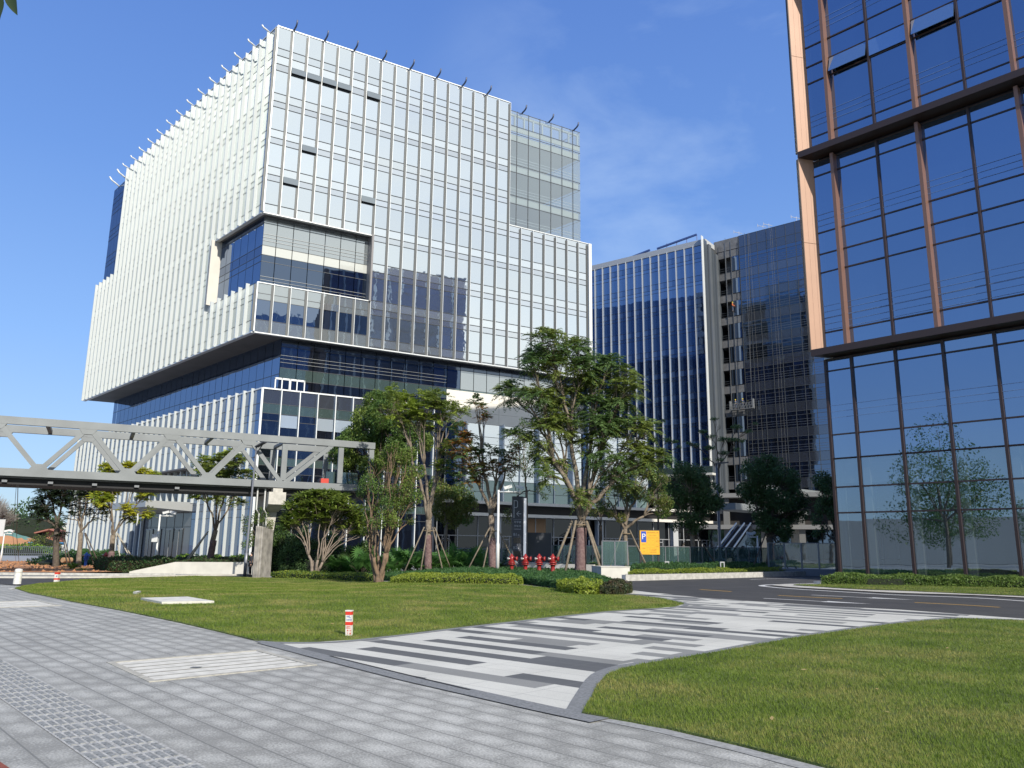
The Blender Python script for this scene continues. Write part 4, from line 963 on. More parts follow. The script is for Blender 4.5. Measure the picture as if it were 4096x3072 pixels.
for k in range(-13, 4):
    mb = MB(); mb.fbox(fF, k*2.63-.4, k*2.63-.15, 9.3, 9.5, -4.4, -.16)
    if k % 2 == 0: mb.build('cross_beam', M_br, FB)
for k in range(-12, -2):
    mb = MB(); mb.fbox(fF, k*2.6, k*2.6+.3, 5.45, 5.6, -.45, -.15); mb.build('drain_bracket', M_rail, FB)
mb = MB(); mb.fbox(fF, 3.0, 5.5, 6.4, 7.3, -.6, -.55); mb.build('balustrade', M_green, FB)
mb = MB(); mb.fbox(fF, 2.6, 3.2, 6.4, 6.75, -.9, -.5); tag(mb.build('red_box', mat('red_plastic', (.55, .05, .03), .5), origin=tuple(fF.pt(2.9, 6.4, -.7))), 'small red box standing on the bridge deck', 'box')
# pier
PI_ = thing('bridge_pier', 'pale concrete hammerhead pier under the footbridge, beside the lamp', 'bridge pier', (float(PBr[0]), float(PBr[1]), -.5))
pc = Fr(PBr+dv(62.6)*(-.1), 62.6, 152.6)
mb = MB(); P_ = pc.pt
mb.hexa([P_(-1.35, -.5, -2.3), P_(-.75, -.5, -2.3), P_(-.75, -.5, -1.3), P_(-1.35, -.5, -1.3), P_(-1.3, 4.3, -2.6), P_(-.35, 4.3, -2.6), P_(-.35, 4.3, -1.0), P_(-1.3, 4.3, -1.0)])
mb.build('column', M_conc, PI_)
mb = MB(); mb.hexa([P_(-1.28, 4.1, -2.6), P_(-.3, 4.1, -2.6), P_(-.3, 4.1, -.9), P_(-1.28, 4.1, -.9), P_(-1.3, 4.6, -4.8), P_(-.05, 4.6, -4.8), P_(-.05, 4.6, .35), P_(-1.3, 4.6, .35)])
mb.fbox(pc, -1.3, -.05, 4.6, 5.5, -4.8, .35); mb.build('pier_cap', M_conc, PI_)
mb = MB(); mb.fbox(pc, -1.0, -.3, 5.5, 5.78, -.4, .3); mb.build('bearing', M_conc, PI_)
for s in (-2.0, -1.45):
    mb = MB(); mb.tube([P_(s, 5.9, -.3), P_(s, 4.2, -.3), P_(s+.25, 3.9, -.5), P_(s+.3, 0, -.6)], .06, 6); mb.build('drain_pipe', mat('pipe_white', (.6, .6, .58), .5), PI_)

# second footbridge, escalator behind the trees at the right
P2 = AT(3200, 1960, 110)[:2]; g2 = Fr(P2, 47, 137)
FB2 = thing('footbridge', 'shaded pale truss bridge half hidden behind the dark trees', 'footbridge', (float(P2[0]), float(P2[1]), 0))
mb = MB(); mb.fbox(g2, -13, 8, 9.7, 10.1, -.15, .15); mb.build('top_chord', M_br, FB2)
mb = MB(); mb.fbox(g2, -17, 8, 6.6, 7.4, -3.5, .15); mb.build('bottom_chord', M_br, FB2)
for k in range(-3, 2):
    for a in (-2.3, 2.3): mb = MB(); mb.bar(g2.pt(k*4.6+a, 9.8, 0), g2.pt(k*4.6, 7.3, 0), .28, .22, up=(g2.n[0], g2.n[1], 0)); mb.build('diagonal', M_br, FB2)
    mb = MB(); mb.fbox(g2, k*4.6-.08, k*4.6+.08, 7.4, 9.7, -.1, .1); mb.build('vertical', M_br, FB2)
mb = MB(); pp = g2.pt(1.5, 0, -1.5); mb.box(pp[0]-.8, pp[0]+.8, pp[1]-.8, pp[1]+.8, 0, 6.6); mb.build('pier', M_conc, FB2)
ES = thing('escalator', 'escalator with three bright sloping balustrades behind the dark trees', 'escalator', tuple(AT(2860, 2203, 92)[:2])+(0,))
for i, (x0, x1) in enumerate(((2862, 2946), (2892, 2978), (2926, 3003))):
    a = AT(x0, 2202, 92+i*.3); b_ = AT(x1, 2092, 96+i*.3)
    mb = MB(); mb.bar(a, b_, .12, .13); mb.build('handrail', mat('rail_bright', (.62, .66, .68), .4, .3), ES)
    mb = MB(); mb.bar(a+[.25, .1, -.45], b_+[.25, .1, -.45], .1, .5); mb.build('balustrade', M_dkspan, ES)
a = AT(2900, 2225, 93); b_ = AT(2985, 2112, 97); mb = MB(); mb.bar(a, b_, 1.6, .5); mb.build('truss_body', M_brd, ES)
# ================================================================== STREET OBJECTS
def text(s, size, origin, xdir, ndir, m, parent, name='lettering', extr=.004, align='CENTER', bold=0.0):
    cu = bpy.data.curves.new('t', 'FONT'); cu.body = s; cu.size = size; cu.extrude = extr; cu.align_x = align; cu.align_y = 'CENTER'; cu.offset = bold
    ob = bpy.data.objects.new('t', cu); COL.objects.link(ob)
    dg = bpy.context.evaluated_depsgraph_get(); me = bpy.data.meshes.new_from_object(ob.evaluated_get(dg))
    bpy.data.objects.remove(ob); bpy.data.curves.remove(cu)
    x = Vector((*xdir, 0)).normalized(); n = Vector((*ndir, 0)).normalized(); z = Vector((0, 0, 1))
    Mx = Matrix(((x.x, z.x, n.x, origin[0]), (x.y, z.y, n.y, origin[1]), (x.z, z.z, n.z, origin[2]), (0, 0, 0, 1)))
    me.transform(Mx)
    off = Vector(parent['_loc']); me.transform(Matrix.Translation(-off)); me.materials.clear(); me.materials.append(m)
    me.name = name; o = bpy.data.objects.new(name, me); COL.objects.link(o); o.parent = parent; o['_loc'] = list(off); return o
def gz(x, y): return zg(x, y)
M_stake = mat('stake_wood', (.20, .165, .12), .85, var=.25, vscale=9)
M_tie = mat('tie_wood', (.22, .17, .11), .9)
# ---- hydrants
M_red = mat('hydrant_red', (.30, .028, .026), .35, var=.12, vscale=12); M_redd = mat('hydrant_dark', (.25, .03, .03), .5); M_cap = mat('cap_steel', (.45, .43, .40), .4, .5)
def hydrant(p, m, label, cat, grp, h=1.22):
    t = thing('fire_hydrant', label, cat, tuple(p), grp); k = h/1.22; q = np.array(p)
    S = lambda pr: [(r_*k, z*k) for r_, z in pr]
    mb = MB(); mb.lathe(q, S([(.155, 0), (.155, .06), (.125, .08), (.12, .52), (.14, .56), (.14, .6)]), 14); mb.build('barrel', m, t, True)
    mb = MB(); mb.lathe(q, S([(.23, .58), (.235, .63), (.16, .64), (.165, .68), (.24, .69), (.24, .74), (.15, .76)]), 14); mb.build('flange', m, t, True)
    mb = MB(); mb.lathe(q, S([(.15, .74), (.175, .82), (.18, 1.0), (.14, 1.08), (.07, 1.13), (.05, 1.2), (.02, 1.22)]), 14); mb.build('bonnet', m, t, True)
    mb = MB(); mb.tube([q+[.05, -.05, .93*k], q+[.28*k, -.14*k, .93*k], q+[.285*k, -.145*k, .93*k], q+[.34*k, -.17*k, .93*k]], [.09*k, .09*k, .13*k, .13*k], 12); o = mb.build('outlet', m, t, True)
    mb = MB(); mb.tube([q+[-.05, -.05, .93*k], q+[-.22*k, -.12*k, .93*k]], [.06*k, .06*k], 10); mb.tube([q+[-.22*k, -.12*k, .93*k], q+[-.27*k, -.14*k, .93*k]], [.085*k, .085*k], 10); mb.build('outlet_cap', M_cap, t, True)
    return t
for i, (px, lab) in enumerate(((2047, 'leftmost of the four red hydrants, in front of the sign pylon'), (2102, 'red hydrant second from the left, beside the pylon'), (2157, 'red hydrant third from the left, in front of the blank dark panel'), (2211, 'rightmost of the four red hydrants, nearest the wrapped tree trunk'))):
    p = AT(px, 2215, 50-i*.6); p[2] -= 1.25; hydrant(p, M_red, lab, 'hydrant', 'red hydrants in a row', 1.25)
p = AT(424, 2205, 80); p[2] = -.5; hydrant(p, M_red, 'small red hydrant beside the yellow-leaved tree at the entrance', 'hydrant', 'hydrants by the entrance', 1.3)
p = AT(482, 2222, 80); p[2] = -.5; hydrant(p, M_red, 'faint red hydrant behind the stakes of the yellow-leaved tree', 'hydrant', 'hydrants by the entrance', .9)
p = AT(347, 2215, 76); p[2] = -.5; hydrant(p, mat('hydrant_blue', (.03, .12, .5), .4), 'blue hydrant beside the bright fern', 'hydrant', None, 1.3)

# ---- parking pylon
tp = AT(2050, 1985, 55.5); bx = AT(2078, 2262, 55.5)
PY = thing('sign_pylon', 'tall dark grey parking pylon with a white side strip, behind the hydrants', 'sign', (float(tp[0]), 55.5, 0.0))
M_py = mat('pylon_grey', (.06, .067, .085), .45); M_ws = mat('pylon_white_glow', (.78, .80, .84), .5, emis=.3); M_lt = mat('letter_grey', (.55, .57, .62), .5); M_blk = mat('display_black', (.006, .005, .005), .2)
py = Fr((tp[0], 55.5), 84, 174); Wp, Hp = .75, float(tp[2])
mb = MB(); mb.fbox(py, 0, Wp, 0, Hp, -.3, 0); mb.build('body', M_py, PY)
mb = MB(); mb.fbox(py, Wp, Wp+.26, 0, Hp-.03, -.3, -.02); mb.build('side_frame', M_py, PY)
mb = MB(); mb.fbox(py, Wp+.05, Wp+.23, .05, Hp-.12, -.02, .01); mb.build('white_strip_glow', M_ws, PY)  # plain white strip, given a weak glow to lift its shaded face
def ptx(s, size, sx, z, **k): return text(s, size, py.pt(sx, z, .006), py.a, py.n, M_lt, PY, **k)
# P drawn as a thin outline letter
mb = MB()
mb.fbox(py, .09, .14, Hp-1.5, Hp-.27, .002, .02); mb.fbox(py, .14, .30, Hp-.32, Hp-.27, .002, .02); mb.fbox(py, .14, .30, Hp-.80, Hp-.75, .002, .02); mb.fbox(py, .335, .385, Hp-.71, Hp-.36, .002, .02)
mb.bar(py.pt(.29, Hp-.295, .011), py.pt(.365, Hp-.37, .011), .05, .018, up=(py.n[0], py.n[1], 0)); mb.bar(py.pt(.29, Hp-.775, .011), py.pt(.365, Hp-.70, .011), .05, .018, up=(py.n[0], py.n[1], 0))
mb.build('lettering', M_lt, PY)
mb = MB(); za = Hp-1.2
for a, b_ in (((.30, za), (.62, za)), ((.30, za), (.47, za+.17)), ((.30, za), (.47, za-.17))): mb.bar(py.pt(a[0], a[1], .011), py.pt(b_[0], b_[1], .011), .04, .018, up=(py.n[0], py.n[1], 0))
mb.build('arrow', M_lt, PY)
ptx('写字楼', .17, .37, Hp-1.78); ptx('停车场', .17, .37, Hp-2.05); ptx('PARKING', .12, .37, Hp-2.26)
ptx('B1', .26, .22, Hp-2.62); ptx('层', .12, .45, Hp-2.66); ptx('B2', .26, .22, Hp-3.52); ptx('层', .12, .45, Hp-3.56)
for z in (Hp-3.02, Hp-3.92):
    mb = MB(); mb.fbox(py, .10, .6, z-.19, z+.19, .002, .015); mb.build('display', M_blk, PY)
mb = MB(); mb.fbox(py, .08, .66, Hp-4.29, Hp-4.28, .001, .004); mb.fbox(py, .1, .6, .42, .43, .001, .004); mb.fbox(py, .08, .66, Hp-1.60, Hp-1.59, .001, .004); mb.build('rule_line', M_lt, PY)
mb = MB()
for q in ([(.14, .78), (.15, .62), (.22, .6), (.28, .7), (.27, .8)], [(.36, .8), (.29, .72), (.33, .63), (.40, .7), (.46, .81)], [(.38, .7), (.42, .62), (.48, .64)]): mb.tube([py.pt(a, b_-.02, .008) for a, b_ in q], .012, 5)
mb.build('logo', M_lt, PY)
# blank dark panel
tp = AT(2110, 2130, 57); pn = Fr((tp[0], 57), 88, 178)
SP = thing('blank_panel', 'blank dark grey sign panel standing right of the pylon', 'sign panel', (float(tp[0]), 57.0, 0.0))
mb = MB(); mb.fbox(pn, 0, 1.68, .75, tp[2], -.06, 0); mb.build('panel', mat('panel_grey', (.05, .055, .065), .55), SP)
mb = MB(); mb.fbox(pn, 1.68, 1.74, 0, tp[2]+.01, -.1, .02); mb.fbox(pn, -.06, 0, 0, tp[2]+.01, -.1, .02); mb.build('post', mat('post_grey', (.2, .21, .22), .5), SP)

# ---- yellow parking notice board on two black posts
tl = AT(2559, 2122, 53); tr_ = AT(2638, 2128, 53); yb = Fr((tl[0], 53), 86, 176); wB = float(tr_[0]-tl[0])
YB = thing('notice_board', 'yellow parking notice board with a blue P square on black posts', 'sign', (float(tl[0]+wB/2), 53.0, 0.0))
M_y = mat('board_yellow', (.85, .43, .02), .5); M_bk = mat('post_black', (.02, .02, .022), .5); M_bl = mat('board_blue', (.01, .07, .45), .5); M_wh = mat('sign_white', (.8, .8, .8), .5); M_ink = mat('ink_brown', (.20, .10, .02), .6)
zt = float(tl[2]); zb = zt-1.54
mb = MB(); mb.fbox(yb, -.03, wB+.03, zb-.02, zt+.05, -.06, -.012); mb.build('backing', M_bk, YB)
mb = MB(); mb.fbox(yb, 0, wB, zb, zt, -.01, .004); mb.build('face', M_y, YB)
for s in (.04, wB-.08):
    mb = MB(); mb.fbox(yb, s-.05, s+.07, 0, zt, -.16, -.062); mb.build('post', M_bk, YB)
mb = MB(); mb.fbox(yb, .08, .42, zt-.76, zt-.05, .004, .008); mb.build('blue_field', M_bl, YB)
text('P', .52, yb.pt(.25, zt-.4, .010), yb.a, yb.n, M_wh, YB)
text('停车场收费标准公示牌', .075, yb.pt(.86, zt-.13, .006), yb.a, yb.n, M_ink, YB, extr=.001)
text('收费单位 收费标准', .06, yb.pt(.86, zt-.31, .006), yb.a, yb.n, M_ink, YB, extr=.001)
mb = MB()
for z in (.2, .41, .53, .80, 1.09, 1.45): mb.fbox(yb, .44 if z < 1.1 else .05, wB-.05, zt-z-.004, zt-z+.002, .004, .006)
for s, z0, z1 in ((.46, .41, 1.45), (.72, .41, 1.09), (.98, .41, 1.09), (wB-.05, .05, 1.45)): mb.fbox(yb, s-.003, s+.003, zt-z1, zt-z0, .004, .006)
mb.build('table_rule', M_ink, YB)
for s, z, tx in ((.59, .47, '车型'), (.85, .47, '标准'), (1.14, .47, '备注'), (.59, .66, '小车'), (.85, .66, '5元/时'), (.59, .93, '大车'), (.85, .93, '10元/时'), (1.14, .62, '15分钟内'), (1.14, .72, '免费停放'), (1.14, .92, '24小时'), (1.14, 1.02, '封顶30元'), (.25, .92, '投诉电话'), (.25, 1.15, '监督电话'), (.25, 1.35, '12358'), (.87, 1.2, '停车人须遵守管理规定'), (.87, 1.3, '车内勿放贵重物品'), (.87, 1.4, '请按指示有序停放')):
    text(tx, .055, yb.pt(s, zt-z, .006), yb.a, yb.n, M_ink, YB, extr=.001)

# ---- foreground marker post on the lawn
mx_, my_ = G(1392, 2543); MK = thing('marker_post', 'low white and red cable marker post on the lawn edge beside the striped paving', 'marker post', (mx_, my_, 0.0))
mk = Fr((mx_, my_), 97, 187); M_mw = mat('marker_white', (.68, .66, .60), .6, var=.12, vscale=18); M_mr = mat('marker_red', (.62, .04, .02), .5); M_mb = mat('marker_blue', (.03, .10, .38), .5); H_ = .46
mb = MB(); P_ = mk.pt; lean = .012
def mkb(mb, s0, s1, z0, z1, d0, d1, mi=0):
    l0, l1 = -lean*z0/H_*1.6, -lean*z1/H_*1.6
    mb.hexa([P_(s0+l0, z0, d0), P_(s1+l0, z0, d0), P_(s1+l0, z0, d1), P_(s0+l0, z0, d1), P_(s0+l1, z1, d0), P_(s1+l1, z1, d0), P_(s1+l1, z1, d1), P_(s0+l1, z1, d1)], mi)
mkb(mb, -.052, .06, 0, H_-.02, -.10, 0); mb.build('body', M_mw, MK)
mb = MB(); mkb(mb, -.062, .066, H_-.02, H_, -.108, .006); mb.build('cap', M_mw, MK)
for z0, z1 in ((.375, .435), (.19, .25)): mb = MB(); mkb(mb, -.0535, .0615, z0, z1, -.1015, .002); mb.build('red_band', M_mr, MK)
mb = MB()
for z in (.335, .345, .355): mkb(mb, -.03, .02, z, z+.004, .001, .003)
mkb(mb, .018, .024, .32, .37, .001, .003); mb.bar(P_(.02, .335, .002), P_(.045, .315, .002), .005, .002, up=(mk.n[0], mk.n[1], 0)); mkb(mb, .022, .045, .333, .338, .001, .003); mb.build('logo', M_mb, MK)
text('通信光缆', .026, P_(.005, .285, .002), mk.a, mk.n, M_mb, MK, extr=.0005, bold=.0006)
text('严禁开挖', .024, P_(-.002, .165, .002), mk.a, mk.n, M_mr, MK, extr=.0005, bold=.0006); text('报警电话', .024, P_(-.002, .135, .002), mk.a, mk.n, M_mr, MK, extr=.0005, bold=.0006)
for tx, s, z in (('地', -.012, .09), ('下', -.012, .04), ('光', .04, .09), ('缆', .04, .04)): text(tx, .034, P_(s, z, .002), mk.a, mk.n, M_mr, MK, extr=.0005, bold=.001)
# white posts at the far left
x, y = G(68, 2336); z = gz(x, y); t = thing('bollard', 'squat plain white concrete post at the left road edge', 'bollard', (x, y, z))
mb = MB(); mb.lathe((x, y, z), [(.17, 0), (.165, .35), (.15, .5)], 12); mb.build('shaft', M_mw, t); mb = MB(); mb.lathe((x, y, z), [(.13, .5), (.16, .52), (.165, .62), (.14, .68), (.05, .7)], 12); mb.build('cap', M_mw, t)
x, y = G(226, 2328); z = gz(x, y); t = thing('marker_post', 'red and white marker post at the far edge of the lawn, left', 'marker post', (x, y, z))
rp = Fr((x, y), 90, 180); mb = MB(); mb.fbox(rp, -.1, .1, 0, .5, -.1, .1); mb.build('body', M_mw, t)
for z0, z1 in ((.41, .5), (.12, .2)): mb = MB(); mb.fbox(rp, -.104, .104, z+z0-z if False else z0+z, z1+z+.002, -.104, .104); mb.build('red_band', M_mr, t)
for ch in [c for c in COL.objects if c.parent == t and c.name.startswith('body')]: ch.location.z = z - 0
mb = MB(); mb.fbox(rp, .0, .06, z+.28, z+.34, .101, .106); mb.build('logo', M_mb, t)

# ---- stone slab sculpture
sx_, sy_ = G(1035, 2308); sx_, sy_ = -16.5, 54.5
SC = thing('slab_sculpture', 'row of tall grey ribbed stone slabs beside the standing person', 'sculpture', (sx_, sy_, gz(sx_, sy_)))
M_stn = mat('ribbed_stone', (.33, .31, .285), .7, var=.3, vscale=2.2); zs_ = gz(sx_, sy_)-.1
sc = Fr((sx_-.95, sy_), 62, 152)
for i in range(7):
    mb = MB(); h = zs_+3.45-.03*i
    mb.fbox(Fr((sx_-.34+i*.02, sy_+i*.26), 96, 186), 0, .12, zs_, h, -.25, .05); mb.build('slab', M_stn, SC)
mb = MB(); mb.fbox(Fr((sx_-.72, sy_-.12), 96, 186), 0, .36, zs_, zs_+3.5, -.2, 0)
for k in range(3): mb.fbox(Fr((sx_-.72, sy_-.12), 96, 186), .04+k*.11, .08+k*.11, zs_, zs_+3.5, 0, .05)
mb.build('front_slab', M_stn, SC)

# ---- street lamps and camera poles
M_lamp = mat('lamp_grey', (.22, .23, .25), .4, .4); M_cw = mat('cctv_white', (.68, .69, .67), .45)
b_ = AT(979, 2300, 58); b_[2] = -.55; top = AT(1022, 1782, 58)
t = thing('street_lamp', 'tall slim grey street lamp rising in front of the footbridge', 'street lamp', tuple(b_))
top[0] = b_[0]+.12
mb = MB(); mb.tube([b_, b_+[0, 0, 1.6], b_+[0, 0, 1.62], [top[0], top[1], top[2]]], [.12, .12, .085, .055], 10); mb.build('pole', M_lamp, t, True)
mb = MB(); mb.bar([top[0], top[1], top[2]-.1], [top[0]+.75, top[1]-.4, top[2]+.22], .34, .08); mb.bar([top[0]-.15, top[1]+.1, top[2]-.9], [top[0]+.5, top[1]-.2, top[2]+.05], .06, .06); mb.build('lamp_head', mat('lamp_black', (.05, .05, .055), .4), t)
b_ = AT(2882, 2270, 62); b_[2] = 0; t = thing('street_lamp', 'grey street lamp pole standing between the two dark trees', 'street lamp', tuple(b_))
mb = MB(); mb.tube([b_, b_+[0, 0, 1.2], b_+[0, 0, 1.21], b_+[0, 0, 8.3]], [.16, .16, .11, .07], 10); mb.build('pole', M_lamp, t, True)
mb = MB(); mb.bar(b_+[-.1, 0, 8.3], b_+[.9, -.3, 8.4], .3, .08); mb.build('lamp_head', mat('lamp_black', (.05, .05, .055), .4), t)
def camera_head(q, dx, parent, s=1.0):
    mb = MB(); mb.bar(q+np.array([-.16*s*dx, -.05, .16*s]), q+np.array([.18*s*dx, -.1, .06*s]), .15*s, .15*s); mb.bar(q+np.array([.16*s*dx, -.1, .07*s]), q+np.array([.22*s*dx, -.1, .05*s]), .17*s, .17*s); mb.bar(q+np.array([0, 0, -.08*s]), q+np.array([0, 0, .1*s]), .05*s, .05*s)
    o = mb.build('camera_head', M_cw, parent)
def cctv(bpx, tpx, depth, arm, cams, label, box=None, zb_=0.0, r0=.1):
    b_ = AT(bpx[0], bpx[1], depth); b_[2] = zb_; tp_ = AT(tpx[0], tpx[1], depth); h = tp_[2]-zb_
    t = thing('camera_pole', label, 'camera pole', tuple(b_))
    mb = MB(); mb.tube([b_, b_+[0, 0, h*.35], b_+[0, 0, h*.37], b_+[0, 0, h]], [r0, r0, r0*.7, r0*.62], 10); mb.build('pole', M_cw, t, True)
    mb = MB(); e = b_+[arm, 0, h-.12]; mb.tube([b_+[0, 0, h-.12], e], r0*.5, 8); mb.build('arm', M_cw, t, True)
    for c_ in cams: camera_head(b_+np.array([arm*c_, 0, h+.05]), 1 if c_ > .8 else -1, t, 1.3)
    if box: mb = MB(); mb.box(b_[0]-box[0], b_[0]+.08, b_[1]-.3, b_[1]-.02, zb_+box[1], zb_+box[1]+box[2]); mb.build('cabinet', M_cw, t)
    return t
cctv((1990, 2262), (1999, 1960), 52, 1.45, (.45, .93), 'white camera pole with two cameras on an arm, left of the pylon', zb_=0, r0=.12)
cctv((624, 2225), (624, 2058), 70, 1.15, (.5, .97), 'white camera pole with a control cabinet before the entrance', box=(.4, 2.3, .65), zb_=-.5, r0=.11)
cctv((5, 2225), (12, 2130), 88, .85, (.4, .9), 'white camera pole at the far left in front of the green mound', zb_=-.5)
t = cctv((3035, 2268), (3031, 2143), 70, -.75, (.5, .97), 'white camera pole with a cabinet beside the escalator', box=(-.12, 1.5, .5), zb_=0)
# low light bollards
for px, py_, dep, lab in ((2665, 2284, 54, 'small open-framed light bollard right of the yellow board'), (2887, 2290, 55, 'small open-framed light bollard at the foot of the lamp pole')):
    b_ = AT(px, py_, dep); b_[2] = 0; t = thing('light_bollard', lab, 'light bollard', tuple(b_), None); x, y = b_[:2]
    mb = MB(); mb.box(x-.10, x-.04, y-.08, y+.08, 0, .82); mb.box(x+.14, x+.2, y-.08, y+.08, 0, .82); mb.build('side_leg', M_slabG, t); mb = MB(); mb.box(x-.10, x+.2, y-.08, y+.08, .82, .9); mb.build('head', M_slabG, t)
# ---- walls and planters
def wall(px_pts, depth_or_none, h, th, name, label, m, z0=None, tops=None):
    pts = [G(*p) if len(p) == 2 else (p[0], p[1]) for p in px_pts]
    c = np.mean(np.array(pts), 0); o_ = (float(c[0]), float(c[1]), gz(*c)); mb = MB()
    rb = ribbon(pts, th); n = len(pts)
    for i in range(n-1):
        a, b2, c2, d2 = rb[i], rb[i+1], rb[-2-i], rb[-1-i]; h0, h1 = (tops[i], tops[i+1]) if tops else (h, h)
        z = [gz(*p)-.1 for p in (a, b2, c2, d2)]
        mb.hexa([(*a, z[0]), (*b2, z[1]), (*c2, z[2]), (*d2, z[3]), (*a, z[0]+.1+h0), (*b2, z[1]+.1+h1), (*c2, z[2]+.1+h1), (*d2, z[3]+.1+h0)])
    return tag(mb.build(name, m, origin=o_), label, 'wall')
M_wall = mat('white_wall', (.60, .58, .52), .75, var=.08, vscale=1.2)
Wz = [(AT(520, 2290, 62)[0], 62), (AT(700, 2290, 62)[0], 62), (AT(1010, 2290, 61.5)[0], 61.5), (AT(1215, 2290, 61)[0], 61)]
wall([(p[0], p[1], 0) for p in Wz], None, .8, .25, 'retaining_wall', 'long low white retaining wall sloping to the ground at its left end', M_wall, tops=[.05, .80, .86, .86])
x0, x1 = float(AT(1990, 2280, 55)[0]), float(AT(2405, 2300, 50)[0])
wall([(x0, 58.5, 0), (x1, 54, 0)], None, .62, .25, 'planter_wall', 'low white planter wall behind the hydrants, under the glass fence', M_wall)
bxp = Fr((float(AT(2405, 2300, 47)[0]), 47.0), 78, 168)
WB = thing('planter_box', 'white-topped block planter at the bend of the road left of the yellow board', 'planter', (float(bxp.P[0]), 47.0, 0))
mb = MB(); mb.fbox(bxp, 0, 1.75, -.05, .62, -1.8, 0); mb.build('body', M_wall, WB); mb = MB(); mb.fbox(bxp, -.03, 1.78, .62, .66, -1.83, .03); mb.build('coping', M_wall, WB)
# ---- glass fences
M_fglass = glass('fence_glass', (.25, .32, .31), (.12, .22, .2), .5, .02, clear=.55, wave=.002)
def glassfence(a, b_, h, n, z0, label, m=M_fglass, post=.03):
    a = np.array(a, float); b_ = np.array(b_, float); L_ = np.linalg.norm(b_-a); az = math.degrees(math.atan2((b_-a)[0], (b_-a)[1])); fr = Fr(a, az, az+90)
    c = (a+b_)/2; t = thing('glass_fence', label, 'fence', (float(c[0]), float(c[1]), z0))
    for i in range(n):
        s0 = L_*i/n; s1 = L_*(i+1)/n
        mb = MB(); mb.fbox(fr, s0+.04, s1-.04, z0+.05, z0+h, -.008, .008); mb.build('glass_panel', m, t)
    for i in range(n+1): mb = MB(); mb.fbox(fr, L_*i/n-post, L_*i/n+post, z0, z0+h+.03, -post, post); mb.build('post', M_lamp, t)
    mb = MB(); mb.fbox(fr, 0, L_, z0+h, z0+h+.05, -.03, .03); mb.build('top_rail', M_lamp, t); return t
X = lambda px, d: float(AT(px, 2200, d)[0])
glassfence((X(1828, 60), 60), (X(2052, 59), 59), 1.5, 5, .05, 'green-tinted glass fence behind the ferns left of the pylon')
glassfence((X(2210, 58), 58), (X(2412, 57), 57), 1.35, 5, .5, 'glass fence on the white planter wall behind the wrapped tree')
glassfence((X(2412, 50), 50.5), (X(2515, 50), 50.5), 1.5, 2, .62, 'short glass fence standing on the white block planter')
glassfence((X(2515, 56), 57), (X(3085, 62), 62), 1.75, 12, .1, 'long glass fence behind the yellow board and the dark trees')
glassfence((X(3090, 58), 59), (X(3345, 56), 56), 1.75, 4, .45, 'framed glass fence on the grey base left of the orange tower', m=glass('fence_glass2', (.45, .52, .55), (.2, .25, .27), .4, .02, clear=.3), post=.05)
wall([(X(3050, 59), 59, 0), (X(3350, 56), 56, 0)], None, .45, .4, 'fence_base', 'grey base wall under the framed glass fence', mat('base_grey', (.2, .2, .21), .8))

# ================================================================== PEOPLE
def skin_body(name, joints, bones, radii, m, parent, sub=1):
    me = bpy.data.meshes.new(name); off = np.array(parent['_loc']); me.from_pydata([tuple(np.array(j)-off) for j in joints], bones, [])
    o = bpy.data.objects.new(name, me); COL.objects.link(o)
    md = o.modifiers.new('skin', 'SKIN'); me.skin_vertices.new() if not me.skin_vertices else None
    sv = me.skin_vertices[0].data
    for i, r_ in enumerate(radii): sv[i].radius = (r_, r_) if not hasattr(r_, '__len__') else r_
    sv[0].use_root = True
    ms = o.modifiers.new('sub', 'SUBSURF'); ms.levels = sub; ms.render_levels = sub
    dg = bpy.context.evaluated_depsgraph_get(); dg.update(); m2 = bpy.data.meshes.new_from_object(o.evaluated_get(dg))
    bpy.data.objects.remove(o); m2.name = name; m2.materials.clear(); m2.materials.append(m); m2.polygons.foreach_set('use_smooth', [True]*len(m2.polygons))
    ob = bpy.data.objects.new(name, m2); COL.objects.link(ob); ob.parent = parent; ob['_loc'] = off.tolist(); return ob
M_skin = mat('skin', (.50, .32, .23), .6); M_hair = mat('hair_black', (.012, .011, .012), .5)
